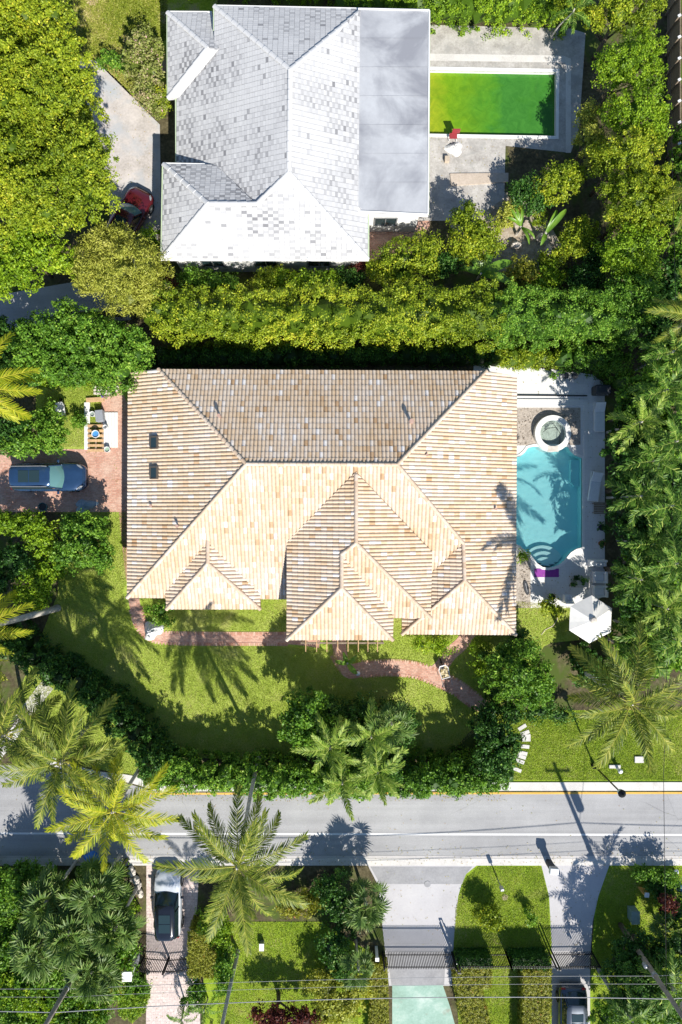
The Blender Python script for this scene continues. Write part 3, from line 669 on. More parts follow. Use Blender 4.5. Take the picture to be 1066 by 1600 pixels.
# walls (behind the eaves) with windows and doors
def wall_block(mb, x0, y0, x1, y1, z1):
    mb.box(((x0 + x1) / 2, (y0 + y1) / 2, z1 / 2), (abs(x1 - x0), abs(y1 - y0), z1))
def T(px, py): return P(px, py)      # ground coords
def rectg(a, b):
    p, q = P(*a), P(*b); return p.x, q.y, q.x, p.y
mb = MB()
for a, b, zt in (((233, 608), (777, 914), 2.95), ((466, 880), (600, 968), 4.2), ((600, 870), (650, 935), 4.0), ((634, 900), (777, 967), 2.9), ((288, 900), (405, 930), 2.9)):
    x0, y0, x1, y1 = rectg(a, b); wall_block(mb, x0, y0, x1, y1, zt)
mb.build('wall', G['wall_cream'], house, world=True)
def window_at(parent, p, w, h, zc, ax, frame_mat, sgn):
    """ax 'x': wall runs along x, facing sgn*y"""
    f = MB(); g_ = MB()
    for i in range(5):
        if i < 2: c, s_ = (0, (h / 2) * (1 if i else -1)), (w + .08, .08)
        elif i < 4: c, s_ = ((w / 2) * (1 if i == 2 else -1), 0), (.08, h)
        else: c, s_ = (0, 0), (.05, h)
        if ax == 'x': f.box((p[0] + c[0], p[1] + sgn * .02, zc + c[1]), (s_[0], .08, s_[1]))
        else: f.box((p[0] + sgn * .02, p[1] + c[0], zc + c[1]), (.08, s_[0], s_[1]))
    if ax == 'x': g_.box((p[0], p[1] + sgn * .008, zc), (w - .06, .03, h - .06))
    else: g_.box((p[0] + sgn * .008, p[1], zc), (.03, w - .06, h - .06))
    fo = f.build('window', frame_mat, parent, world=True); go = g_.build('pane', G['glass'], None); reparent(go, fo)
for px in (255, 435, 680, 745): window_at(house, (P(px, 914 if px < 600 else 967).x, P(px, 914 if px < 600 else 967).y), 1.2, 1.2, 1.6, 'x', G['trim_white'], -1)
for px in (310, 380): window_at(house, (P(px, 930).x, P(px, 930).y), 1.0, 1.2, 1.6, 'x', G['trim_white'], -1)
for px in (300, 420, 540, 660): window_at(house, (P(px, 608).x, P(px, 608).y), 1.1, 1.1, 1.7, 'x', G['trim_white'], 1)
for py in (660, 740, 820): window_at(house, (P(777, py).x, P(777, py).y), 1.8, 2.0, 1.2, 'y', G['trim_white'], 1)
for py in (660, 860): window_at(house, (P(233, py).x, P(233, py).y), 1.3, 1.2, 1.6, 'y', G['trim_white'], -1)
p = P(530, 968); mb = MB(); mb.box((p.x, p.y - .03, 1.1), (1.1, .08, 2.2)); d = mb.build('door', G['oldwood'], house, world=True)
mb = MB(); mb.tube([(p.x + .4, p.y - .12, 1.0), (p.x + .4, p.y - .12, 1.25)], .02, 6); o = mb.build('handle', G['grey'], None); reparent(o, d)
p = P(233, 730); mb = MB(); mb.box((p.x - .03, p.y, 1.1), (.08, 2.4, 2.2)); mb.build('garage_door', G['trim_white'], house, world=True)
# pergola over the front door
pg = thing('pergola', 'small timber pergola with pale rafters below the front eave', 'pergola', P(520, 990))
mb = MB()
a = P(470, 1005, 2.7); b = P(600, 1005, 2.7); mb.box(((a.x + b.x) / 2, a.y, 2.62), (b.x - a.x, .10, .14)); mb.build('beam', G['oldwood'], pg, world=True)
for px in (478, 495, 511, 528, 544, 560, 575, 590):
    a = P(px, 992, 2.7); b = P(px, 1018, 2.7); mb = MB(); mb.box(((a.x + b.x) / 2, (a.y + b.y) / 2, 2.74), (.05, a.y - b.y, .09)); mb.build('rafter', G['wood'], pg, world=True)
for px in (472, 598):
    a = P(px, 1005, 2.6); mb = MB(); mb.tube([(a.x, a.y, 0), (a.x, a.y, 2.55)], .07, 8); mb.build('post', G['oldwood'], pg, world=True)

# ---------------------------------------------------------------- WHITE ROOFED HOUSE
wh = thing('white_roofed_house', 'house with weathered white flat tile roof and grey membrane section, beside the green pool', 'house', P(460, 250))
def tint_white(x, y, rg, k, r):
    n = mnoise.noise(Vector((x * 0.28, y * 0.28, 7))) + 0.5 * mnoise.noise(Vector((x * 0.9, y * 0.9, 3)))
    n2 = mnoise.noise(Vector((x * 0.12, y * 0.12, 9)))
    dirty = max(0, min(1, 0.50 + 0.9 * n + 0.5 * n2))
    if rg.random() < .12: dirty = rg.random()
    t = 0.93 - dirty * (0.66 * rg.uniform(.35, 1.1) if ((k + r) % 2 == 0 and rg.random() < .88) else 0.22 * rg.random()) - 0.06 * dirty + rg.gauss(0, 0.03)
    return min(1, max(0.10, t))
ZW = 5.35
wr = {
 'W': [Q((335, 9.3, 3.4), (453.6, 108.4, ZW), (451.3, 270, ZW), (401, 319, 4.78), (338, 258, 3.62), (276, 258, 2.5), (276, 152.7, 2.5), (335, 85, 3.45), (335, 47, 3.4)),
       Q((261.7, 19.2, 2.5), (324.6, 74.3, 3.6), (262.3, 153.8, 2.5)),
       Q((255.5, 256.4, 3.6), (324.6, 318, 4.8), (252.8, 404, 3.6))],
 'N': [Q((335, 9.3, 3.4), (565, 14, 3.4), (453.6, 108.4, ZW)),
       Q((261.7, 19.2, 2.5), (331, 19.6, 2.5), (343, 76, 3.6), (324.6, 74.3, 3.6)),
       Q((255.5, 256.4, 3.6), (338, 257.5, 3.6), (400, 318, 4.8), (324.6, 318, 4.8))],
 'E': [Q((453.6, 108.4, ZW), (563, 16, 3.62), (560, 329, 3.68), (575, 330, 3.5), (575, 405, 3.5), (451.5, 270, ZW))],
 'S': [Q((324.6, 74.3, 3.6), (343, 76, 3.6), (278, 152.7, 2.5), (262.3, 153.8, 2.5)),
       Q((451.5, 270, ZW), (575, 405, 3.6), (252.8, 404, 3.6), (324.6, 318, 4.8), (401, 318.5, 4.8))],
}
tm = MB(); dk = MB(); rng = random.Random(5)
for d, polys in wr.items():
    for q in polys: tile_slope(tm, dk, q, d, 0.31, 0.165, 0.0, rng, 'flat', tint_white, lift=0.012)
wroof = dk.build('roof', G['wtile'], wh, world=True)
for i in wroof.data.attributes['var'].data: i.value = 0.9
o = tm.build('roof_tiles', G['wtile'], None); reparent(o, wroof)
cp = MB()
for a, b in (((335, 9.3, 3.4), (453.6, 108.4, ZW)), ((453.6, 108.4, ZW), (451.3, 270, ZW)), ((451.3, 270, ZW), (401, 319, 4.8)), ((401, 318.5, 4.8), (324.6, 318, 4.8)), ((324.6, 318, 4.8), (252.8, 404, 3.6)),
             ((324.6, 318, 4.8), (255.5, 256.4, 3.6)), ((453.6, 108.4, ZW), (565, 16, 3.5)), ((451.5, 270, ZW), (575, 405, 3.55)), ((261.7, 19.2, 2.5), (324.6, 74.3, 3.6)), ((262.3, 153.8, 2.5), (324.6, 74.3, 3.6))):
    cp = MB(); caps(cp, P(*a), P(*b), 0.15, 0.6, rng, 0.05, h=0.5); o = cp.build('ridge_cap', G['wcap'], None); reparent(o, wroof)
# white sheet over the small wing's south slope, its sunlit brightness put into colour
mb = MB(); q = Q((326, 76, 3.66), (341, 78, 3.66), (280, 152, 2.57), (265, 153, 2.57)); mb.add(q, [(0, 3, 2, 1)]); o = mb.build('sunlit_slope_sheet', G['wcap'], None); reparent(o, wroof)
mb = MB()
q = Q((560, 14, 3.62), (670.8, 16.4, 3.45), (668.7, 335, 3.45), (560, 330, 3.66)); lo = [v - Vector((0, 0, .2)) for v in q]
mb.add(q + lo, [(0, 3, 2, 1), (4, 5, 6, 7), (0, 1, 5, 4), (1, 2, 6, 5), (2, 3, 7, 6), (3, 0, 4, 7)]); fr = mb.build('flat_roof', G['membrane'], wh, world=True)
mb = MB()
for i in range(3): mb.tube([q[i] + Vector((0, 0, .02)), q[i + 1] + Vector((0, 0, .02))], .05, 6)
o = mb.build('edge_trim', G['trim_white'], None); reparent(o, fr)
# membrane seams
mb = MB()
for py in (60, 105, 150, 195, 240, 285):
    a = P(562, py, 3.64); b = P(668, py, 3.46); mb.add([a + Vector((0, .012, .012)), b + Vector((0, .012, .012)), b + Vector((0, -.012, .012)), a + Vector((0, -.012, .012))], [(0, 3, 2, 1)])
o = mb.build('membrane_seam', G['membrane'], None); reparent(o, fr)
mb = MB()
def gut(a, b, w=.1): 
    a = P(*a); b = P(*b); mb.tube([a + Vector((0, 0, -.04)), b + Vector((0, 0, -.04))], w / 2, 6)
for a, b in (((261, 19, 2.45), (261.7, 154, 2.45)), ((274.5, 154, 2.45), (275, 257, 2.45)), ((254, 256, 3.55), (251.5, 405, 3.55)), ((334, 9, 3.35), (334, 47, 3.35)), ((576, 335, 3.45), (576, 406, 3.45)), ((671.5, 16, 3.38), (669.5, 335, 3.38))): mb = MB(); gut(a, b); mb.build('gutter', G['gutter'], wh, world=True)
for a, b in (((251.5, 405.5, 3.55), (576, 406, 3.45)), ((334, 8.5, 3.35), (671, 15.4, 3.38)), ((261, 18, 2.45), (331, 18.6, 2.45)), ((254, 255, 3.55), (320, 256.4, 3.55)), ((576, 336, 3.38), (669, 336.4, 3.38))): mb = MB(); gut(a, b, .14); mb.build('fascia_board', G['trim_white'], wh, world=True)
mb = MB()
for a, b, zt in (((345, 120), (560, 425), 3.3), ((298, 160), (350, 300), 2.42), ((286, 310), (400, 425), 3.35), ((292, 95), (370, 190), 2.4), ((372, 85), (560, 300), 3.2), ((555, 85), (648, 362), 3.2)):
    x0, y0, x1, y1 = rectg(a, b); wall_block(mb, x0, y0, x1, y1, zt)
mb.build('wall', G['wall_white'], wh, world=True)
for px in (340, 420, 500): window_at(wh, (P(px, 425).x, P(px, 425).y), 1.4, 1.1, 1.6, 'x', G['grey'], -1)
for py in (150, 240, 310): window_at(wh, (P(648, py).x, P(648, py).y), 1.8, 2.0, 1.2, 'y', G['grey'], 1)
window_at(wh, (P(600, 362).x, P(600, 362).y), 1.4, 1.1, 1.6, 'x', G['grey'], -1)
for py in (340, 390): window_at(wh, (P(286, py).x, P(286, py).y), 1.1, 1.1, 1.6, 'y', G['grey'], -1)
print('plane residuals', resid)

# ---------------------------------------------------------------- VEGETATION
def leaf_quads(C, N, size, asp, rg, up=0.5, jit=1.0):
    """one folded leaf per centre; returns (V, F)"""
    n = len(C)
    nr = N * up + rg.normal(size=(n, 3)) * 0.55 * jit; nr[:, 2] += 0.25
    nr /= np.linalg.norm(nr, axis=1, keepdims=True) + 1e-9
    t = rg.normal(size=(n, 3)); t -= (t * nr).sum(1, keepdims=True) * nr; t /= np.linalg.norm(t, axis=1, keepdims=True) + 1e-9
    s = np.cross(nr, t); L = (size * rg.uniform(0.65, 1.35, n))[:, None]; Wd = L * asp
    V = np.stack([C - t * L * .5, C + s * Wd * .5 + nr * L * .06 - t * L * .05, C + t * L * .5 - nr * L * .1, C - s * Wd * .5 + nr * L * .06 - t * L * .05], 1).reshape(-1, 3)
    F = np.arange(4 * n, dtype=np.int32).reshape(-1, 4)
    return V, F
def clump_leaves(CC, NN, rc, nl, size, asp, rg, up=0.5, flat=0.6, vr=0.5):
    """CC clump centres, NN outward normals"""
    n = len(CC); k = nl
    off = rg.normal(size=(n, k, 3)); off /= np.linalg.norm(off, axis=2, keepdims=True); off *= (rg.random((n, k, 1)) ** 0.45)
    off *= rc[:, None, None]; off[:, :, 2] *= flat
    C = (CC[:, None, :] + off).reshape(-1, 3)
    N = np.repeat(NN, k, axis=0) * 0.6 + (off / (rc[:, None, None] + 1e-6)).reshape(-1, 3) * 0.5
    V, F = leaf_quads(C, N, size, asp, rg, up)
    cv = rg.normal(0.5, 0.17, n)
    var = np.clip(np.repeat(cv, k) * vr + (1 - vr) * 0.5 + rg.normal(0, 0.13, n * k), 0, 1)
    yl = rg.random(n * k) < 0.02; var[yl] = rg.uniform(.85, 1, yl.sum())
    return V, F, np.repeat(var, 4)
def icos(c, r, rg, sub=2):
    bm = bmesh.new(); bmesh.ops.create_icosphere(bm, subdivisions=sub, radius=1)
    V = np.array([v.co[:] for v in bm.verts]); F = np.array([[v.index for v in f.verts] for f in bm.faces]); bm.free()
    V = V * (1 + rg.normal(0, .06, (len(V), 1))) * np.array(r) + np.array(c); return V, F
def crown_mesh(name, blobs, mat, rg, dens=7.0, rc=0.31, nl=42, size=0.13, asp=0.55, core=0.55, up=0.5, flat=0.6, low=-0.25, rough=0.25):
    """blobs: (x,y,z,rx,ry,rz) in local metres"""
    B = np.array(blobs, float); VV = []; FF = []; VA = []; nb = 0
    CC = []; NN = []
    for i, b in enumerate(B):
        c = b[:3]; r = b[3:6]; A = 4 * PI * ((r[0] * r[1]) ** 1.6 / 3 + 2 * (r[0] * r[2]) ** 1.6 / 3) ** (1 / 1.6)
        n = max(8, int(A * dens * 0.62))
        d = rg.normal(size=(n * 2, 3)); d /= np.linalg.norm(d, axis=1, keepdims=True); d = d[d[:, 2] > low][:n]
        rr = 1 + rg.normal(0, rough, (len(d), 1)) - rg.random((len(d), 1)) ** 3 * 0.25
        p = c + d * r * np.clip(rr, .5, 1.28)
        keep = np.ones(len(p), bool)
        for j, q in enumerate(B):
            if j == i: continue
            keep &= ((((p - q[:3]) / q[3:6]) ** 2).sum(1) > 0.62)
        CC.append(p[keep]); NN.append((d / r * min(r))[keep])
    CC = np.concatenate(CC); NN = np.concatenate(NN); NN /= np.linalg.norm(NN, axis=1, keepdims=True)
    ok = CC[:, 2] > 0.08; CC = CC[ok]; NN = NN[ok]
    V, F, var = clump_leaves(CC, NN, rc * rg.uniform(.5, 1.45, len(CC)), nl, size, asp, rg, up, flat)
    ph = rg.uniform(0, 6, 8); q = CC
    drift = .09 * np.sin(q[:, 0] * 1.1 + ph[0]) * np.sin(q[:, 1] * 1.2 + ph[1]) + .07 * np.sin(q[:, 0] * .45 + q[:, 1] * .5 + ph[2]) + .06 * np.sin(q[:, 0] * 2.7 + ph[3]) * np.sin(q[:, 1] * 2.4 + ph[4])
    var = np.clip(var + np.repeat(drift, nl * 4), 0, 1)
    me = np_mesh(name, V, F, var, mat)
    core_me = None
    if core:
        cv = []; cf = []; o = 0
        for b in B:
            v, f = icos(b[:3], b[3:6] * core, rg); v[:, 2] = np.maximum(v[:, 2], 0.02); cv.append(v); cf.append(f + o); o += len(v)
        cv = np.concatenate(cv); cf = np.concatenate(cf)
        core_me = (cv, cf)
    return me, core_me
def add_core(me, core, val=0.05):  # solid core in the darkest leaf tone: inner shade put into its colour
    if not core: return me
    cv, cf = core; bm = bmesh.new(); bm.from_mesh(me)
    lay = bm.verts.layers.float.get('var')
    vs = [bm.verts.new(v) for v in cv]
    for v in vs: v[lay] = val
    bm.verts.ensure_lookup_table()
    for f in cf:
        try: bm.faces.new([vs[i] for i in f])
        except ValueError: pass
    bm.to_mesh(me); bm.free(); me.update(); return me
VEG = []
def plant(name, label, cat, px, py, z, blobs, leaf, seed, group=None, trunk=True, tr=0.12, **kw):
    """px,py photo position of the crown centre at height z; blobs given as (dx_px, dy_px, top_z, rx_px, ry_px, rz_m)
       relative to the centre; converted at their own height"""
    rg = np.random.default_rng(seed)
    base = P(px, py, z); base.z = 0
    t = thing(name, label, cat, base, 0, group)
    L = []
    for dx, dy, tz, rx, ry, rz in blobs:
        zc = max(0.2, tz - rz * 0.8); c = P(px + dx, py + dy, tz - rz * 0.5); k = S * (H - tz) / H
        L.append((c.x - base.x, c.y - base.y, zc, rx * k, ry * k, rz))
    me, core = crown_mesh('crown', L, LEAF[leaf], rg, **kw)
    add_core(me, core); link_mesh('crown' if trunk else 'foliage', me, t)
    if trunk:
        mb = MB(); zc = L[0][2]; rr = random.Random(seed)
        mb.tube([(0, 0, -0.1), (rr.uniform(-.1, .1), rr.uniform(-.1, .1), zc * .5), (L[0][0] * .5, L[0][1] * .5, zc * .9)], [tr * 1.25, tr, tr * .7], 8)
        for b in L[:9]:
            a = Vector((0, 0, zc * .45)); e = Vector((b[0], b[1], b[2])); mid = a.lerp(e, .5) + Vector((rr.uniform(-.2, .2), rr.uniform(-.2, .2), .1))
            mb.tube([a, mid, e], [tr * .7, tr * .45, tr * .2], 6)
        mb.build('trunk', G['bark'], t, smooth=True)
    return t
def scatter_blobs(rg, pts, r, rz, z, jz=.6, jr=.25):
    out = []
    for x, y in pts:
        q = rg.uniform(1 - jr, 1 + jr); out.append((x, y, z + rg.uniform(-jz, jz), r * q, r * q * rg.uniform(.85, 1.15), rz * q))
    return out
def fill_poly(poly, step, rg, jit=0.35):
    xs = [p[0] for p in poly]; ys = [p[1] for p in poly]; out = []
    y = min(ys)
    while y <= max(ys):
        x = min(xs)
        while x <= max(xs):
            qx = x + rg.uniform(-jit, jit) * step; qy = y + rg.uniform(-jit, jit) * step
            ins = False; n = len(poly)
            for i in range(n):
                (x0, y0), (x1, y1) = poly[i], poly[(i + 1) % n]
                if (y0 > qy) != (y1 > qy) and qx < (x1 - x0) * (qy - y0) / (y1 - y0) + x0: ins = not ins
            if ins: out.append((qx, qy))
            x += step
        y += step
    return out
def thicket(name, label, cat, poly, z, leaf, seed, step=24, r=20, rz=0.9, jz=.6, group=None, trunk=True, **kw):
    rg = np.random.default_rng(seed + 1000); cx = sum(p[0] for p in poly) / len(poly); cy = sum(p[1] for p in poly) / len(poly)
    pts = fill_poly(poly, step, rg)
    return plant(name, label, cat, cx, cy, z, scatter_blobs(rg, [(x - cx, y - cy) for x, y in pts], r, rz, z, jz), leaf, seed, group, trunk, **kw)
def hedge(name, label, pts, w, h, leaf, seed, dens=9, rc=0.28, nl=44, size=0.125, asp=.55, group=None, cat='hedge', wob=0.25, hw=0.35, shape=2.6, clean=0, var2=None):
    """pts: ground photo points; w,h metres (or lists per point)"""
    rg = np.random.default_rng(seed); line = [P(x, y) for x, y in pts]
    Wp = w if hasattr(w, '__len__') else [w] * len(pts); Hp = h if hasattr(h, '__len__') else [h] * len(pts)
    base = line[len(line) // 2].copy(); t = thing(name, label, cat, base, 0, group)
    seg = [(line[i + 1] - line[i]).length for i in range(len(line) - 1)]; Lt = sum(seg)
    n = int(Lt * (max(Wp) * .8 + 2 * max(Hp) * .8) * dens * (0.6))
    u = rg.random(n) * Lt; cum = np.concatenate([[0], np.cumsum(seg)])
    idx = np.clip(np.searchsorted(cum, u) - 1, 0, len(seg) - 1); f = (u - cum[idx]) / np.array(seg)[idx]
    A = np.array([[p.x, p.y] for p in line]); D = A[1:] - A[:-1]; D /= np.linalg.norm(D, axis=1, keepdims=True)
    pos = A[idx] * (1 - f[:, None]) + A[idx + 1] * f[:, None]; nr = np.stack([-D[idx, 1], D[idx, 0]], 1)
    ww = np.array(Wp)[idx] * (1 - f) + np.array(Wp)[idx + 1] * f; hh = np.array(Hp)[idx] * (1 - f) + np.array(Hp)[idx + 1] * f
    ph = rg.uniform(0, 6, 6)
    wb = 1 + wob * .5 * (np.sin(u * 1.3 + ph[0]) + np.sin(u * 2.9 + ph[1]) * .6 + np.sin(u * .55 + ph[2]) * .7) / 1.6
    hb = 1 + hw * .5 * (np.sin(u * 1.1 + ph[3]) + np.sin(u * 3.3 + ph[4]) * .5 + np.sin(u * .4 + ph[5]) * .6) / 1.6
    th = rg.uniform(-0.02, 1.02, n) * PI; e = 2 / shape
    cx_ = np.sign(np.cos(th)) * np.abs(np.cos(th)) ** e; sz = np.clip(np.sin(th), 0, 1) ** e
    rad = 1 + rg.normal(0, 0.05 if clean else 0.09, n) - rg.random(n) ** 3 * (0.05 if clean else .2)
    x = cx_ * ww / 2 * wb * rad; z = np.maximum(0.1, sz * hh * hb * rad - rc * .4)
    CC = np.stack([pos[:, 0] + nr[:, 0] * x - base.x, pos[:, 1] + nr[:, 1] * x - base.y, z], 1)
    NN = np.stack([nr[:, 0] * np.cos(th), nr[:, 1] * np.cos(th), np.sin(th)], 1)
    V, F, var = clump_leaves(CC, NN, rc * rg.uniform(.6, 1.3, n), nl, size, asp, rg, .6 if not clean else 1.0, .7)
    # slow change of leaf colour along the hedge
    vv = V.reshape(-1, 4, 3)[:, 0]; g2 = np.sin(vv[:, 0] * 0.8 + ph[0]) * np.sin(vv[:, 1] * 0.9 + ph[1]) * .10 + np.sin(vv[:, 0] * 0.31 + ph[2]) * .07
    var = np.clip(var + np.repeat(g2, 4), 0, 1)
    me = np_mesh('foliage', V, F, var, LEAF[leaf])
    # solid inner core; its darkest leaf tone puts the inner shade into colour
    cv = []; cf = []; o = 0
    for i in range(len(line) - 1):
        k = max(1, int(seg[i] / 0.9))
        for j in range(k + 1):
            q = line[i].lerp(line[i + 1], j / k) - base; w_ = (Wp[i] * (1 - j / k) + Wp[i + 1] * j / k) / 2 * .68; h_ = (Hp[i] * (1 - j / k) + Hp[i + 1] * j / k)
            v, fc = icos((q.x, q.y, h_ * .42), (max(.62, w_), max(.62, w_), h_ * .40), rg); v[:, 2] = np.maximum(v[:, 2], 0.02); cv.append(v); cf.append(fc + o); o += len(v)
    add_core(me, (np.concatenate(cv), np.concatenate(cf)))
    link_mesh('foliage', me, t); return t

# ---- palm fronds
def frond_mesh(name, mat, L, droop, seed, nleaf=46, ll=0.85, lw=0.05, ang=62, hang=0.5, start=0.16, vee=0.25, r0=0.035, fluff=.06, twist=.35):
    rg = np.random.default_rng(seed); n = 16
    # rachis curve in x-z plane, starts at the origin pointing +x with slope 0 -> bends downward
    pts = []; x = z = 0; a = 0.0
    side = rg.uniform(-.12, .12)
    for i in range(n + 1):
        pts.append((x, side * (i / n) ** 2 * L * .5, z)); a = -droop * (i / n) ** 1.3; x += math.cos(a) * L / n; z += math.sin(a) * L / n
    Pt = np.array(pts)
    mb = MB(); mb.tube([tuple(p) for p in pts], [r0 * (1 - .85 * i / n) for i in range(n + 1)], 5, a=0.8)
    V = [tuple(v) for v in mb.v]; F4 = [f for f in mb.f if len(f) == 4]; var = [0.82] * len(V)
    for i in range(nleaf):
        s = start + (1 - start) * (i + rg.uniform(-.3, .3)) / nleaf; s = min(max(s, 0), 0.999); q = s * n; k = int(q); f = q - k
        p = Pt[k] * (1 - f) + Pt[k + 1] * f; d = Pt[k + 1] - Pt[k]; d /= np.linalg.norm(d)
        up = np.cross(np.cross(d, [0, 0, 1]), d); up /= np.linalg.norm(up)
        env = math.sin(PI * (0.12 + 0.80 * (s - start) / (1 - start))) ** 0.6
        for sg in (-1, 1):
            lat = np.cross(d, up) * sg; q2 = (s - start) / (1 - start)
            aa = R(ang * (1 - .5 * q2) + rg.uniform(-9, 9)); dr = d * math.cos(aa) + lat * math.sin(aa) + up * (vee + rg.normal(0, fluff))
            dr /= np.linalg.norm(dr); ln = ll * (1 - .62 * q2 ** 1.6) * min(1, .45 + q2 * 4) * rg.uniform(.8, 1.12)
            if rg.random() < .04: continue
            wd = lw * rg.uniform(.75, 1.15); wv = np.cross(dr, up); wv /= np.linalg.norm(wv); nn = np.cross(wv, dr); tw = rg.normal(0, twist); wv = wv * math.cos(tw) + nn * math.sin(tw)
            h_ = hang * rg.uniform(.6, 1.4)
            m1 = p + dr * ln * .45 - np.array([0, 0, h_ * ln * .10]); m2 = p + dr * ln * (.92 - .12 * h_) - np.array([0, 0, h_ * ln * .5])
            b = len(V)
            V += [tuple(p + wv * wd * .3), tuple(p - wv * wd * .3), tuple(m1 - wv * wd * .5), tuple(m1 + wv * wd * .5), tuple(m2 - wv * .008), tuple(m2 + wv * .008)]
            F4 += [(b, b + 1, b + 2, b + 3), (b + 3, b + 2, b + 4, b + 5)]
            t = float(np.clip(rg.normal(0.40 + .12 * q2, .15), 0, 1)); var += [min(1, t + .2)] * 2 + [t] * 2 + [min(1, t + .1)] * 2
    return np_mesh(name, V, F4, var, mat)
def fan_mesh(name, mat, seed, r=0.75, pet=0.8, nseg=26):
    rg = np.random.default_rng(seed)
    mb = MB(); mb.tube([(0, 0, 0), (pet * .5, 0, .03), (pet, 0, -.06)], [.02, .015, .012], 5); V = [tuple(v) for v in mb.v]; F = [f for f in mb.f if len(f) == 4]; var = [.7] * len(V)
    c = np.array([pet, 0, -.06])
    for i in range(nseg):
        t = R(-125 + 250 * i / (nseg - 1) + rg.uniform(-3, 3)); ln = r * (1 - .2 * (abs(t) / PI) ** 2) * rg.uniform(.8, 1.08)
        d = np.array([math.cos(t), math.sin(t), 0.25 - .25 * math.cos(t)]); s = np.array([-math.sin(t), math.cos(t), 0])
        w = r * .085; h = rg.uniform(.3, .9)
        m1 = c + d * ln * .55 + np.array([0, 0, .03 * (i % 2) - .05]); m2 = c + d * ln * (1 - .2 * h) - np.array([0, 0, h * ln * .5]); b = len(V); k = .025 * (1 if i % 2 else -1)
        V += [tuple(c), tuple(c + s * .01), tuple(m1 + s * w * .5 + np.array([0, 0, k])), tuple(m1 - s * w * .5 - np.array([0, 0, k])), tuple(m2 + s * .006), tuple(m2 - s * .006)]
        F += [(b, b + 1, b + 2, b + 3), (b + 3, b + 2, b + 4, b + 5)]
        q = float(np.clip(rg.normal(.45, .14), 0, 1)); var += [.6, .6, q, max(0, q - .15), min(1, q + .3), min(1, q + .3)]
    return np_mesh(name, V, F, var, mat)
FR = {}
for key, mat in (('coco', 'coco'), ('cocoy', 'cocoy')):
    FR[key] = [frond_mesh('frond', LEAF[mat], 4.0, dr, 40 + i, nleaf=62, ll=0.84, lw=0.050, hang=hg, ang=60, twist=.25) for i, (dr, hg) in enumerate(((0.55, .4), (0.85, .55), (1.1, .7), (1.4, .9), (1.75, 1.1), (2.1, 1.2)))]
FR['adon'] = [frond_mesh('frond', LEAF['adon'], 2.3, dr, 60 + i, nleaf=34, ll=0.55, lw=0.06, hang=.5, vee=.4, start=.12, r0=.024, fluff=.25, twist=.4) for i, dr in enumerate((0.9, 1.3, 1.7, 2.1))]
FR['adonb'] = [frond_mesh('frond', LEAF['adonb'], 2.3, dr, 65 + i, nleaf=36, ll=0.52, lw=0.06, hang=.5, vee=.3, start=.12, r0=.026, fluff=.12, twist=.25) for i, dr in enumerate((0.9, 1.3, 1.7, 2.1))]
FR['dead'] = [frond_mesh('frond', LEAF['dead'], 3.2, 1.6, 77, nleaf=30, ll=0.6, lw=0.045, hang=1.0, ang=40)]
FR['fan'] = [fan_mesh('frond', LEAF['fan'], 80 + i, r=rr, pet=pp) for i, (rr, pp) in enumerate(((.75, .9), (.85, .8), (.7, 1.2), (.8, .6)))]
def palm(kind, label, crown, base, z, seed, nf, group=None, scale=1.0, tr=0.14, name=None, cat='palm tree', emin=-35, emax=75, az0=0, avoid=None):
    """crown: photo px of the crown at height z, base: photo px of the foot on the ground"""
    rr = random.Random(seed); b = P(*base); c = P(crown[0], crown[1], z)
    t = thing(name or {'coco': 'coconut_palm', 'cocoy': 'coconut_palm', 'adon': 'feather_palm', 'adonb': 'feather_palm', 'fan': 'fan_palm'}[kind], label, cat, b, 0, group)
    top = c - b; mid = Vector((top.x * .38, top.y * .38, z * .5)); q1 = Vector((top.x * .14, top.y * .14, z * .22))
    line = smooth_line([(0, 0, -.1), tuple(q1), tuple(mid), tuple(top)], 5)
    n = len(line); rad = [tr * (1.35 if i == 0 else 1.0 - .3 * i / n) for i in range(n)]
    mb = MB(); mb.tube(line, rad, 9); mb.tube([top, top + Vector((0, 0, .35))], [tr * 1.1, tr * .5], 8); mb.build('trunk', G['trunk'], t, smooth=True)
    meshes = FR[kind]
    for i in range(nf):
        u = (i + .5) / nf
        el = R(emax - (emax - emin) * u ** 0.85 + rr.uniform(-7, 7)); az = az0 + i * 2.39996 + rr.uniform(-.25, .25)
        if avoid is not None and el < 1.1:
            df = (az - avoid + PI) % (2 * PI) - PI
            if abs(df) < .42: az += (.5 if df > 0 else -.5)
        # young fronds are stiffer, old ones droop
        k = min(len(meshes) - 1, int(u * len(meshes) * .95 + rr.uniform(-.6, .6))); k = max(0, k)
        if kind in ('coco', 'cocoy'): k = (1, 2, 3, 4, 4, 5)[k] if el > .5 else (0, 0, 1, 1, 2, 2)[k]
        s = scale * rr.uniform(.85, 1.1) * (0.8 if u < .12 else 1)
        o = link_mesh('frond', meshes[k], t, top + Vector((0, 0, .2 - .25 * u)), (rr.uniform(-.25, .25) * (3.2 if kind == 'fan' else 1), -el + (rr.uniform(-.4, .4) if kind == 'fan' else 0), az + (rr.uniform(-.6, .6) if kind == 'fan' else 0)), s)
        o.rotation_mode = 'XYZ'
    if kind in ('coco', 'cocoy'):
        for i in range(3):
            o = link_mesh('dead_frond', FR['dead'][0], t, top + Vector((0, 0, -.2)), (rr.uniform(-.3, .3), R(rr.uniform(35, 60)), rr.uniform(0, 6.28)), scale * rr.uniform(.6, .9))
        for i in range(rr.randint(4, 7)):
            a = rr.uniform(0, 6.28); mb = MB(); mb.lathe([(.001, -.13), (.08, -.1), (.11, 0), (.08, .1), (.001, .14)], (0, 0, 0), 8, cap=False, a=.3)
            o = mb.build('coconut', G['coconut'], t, smooth=True); o.location = top + Vector((math.cos(a) * .3, math.sin(a) * .3, -.12))
    return t
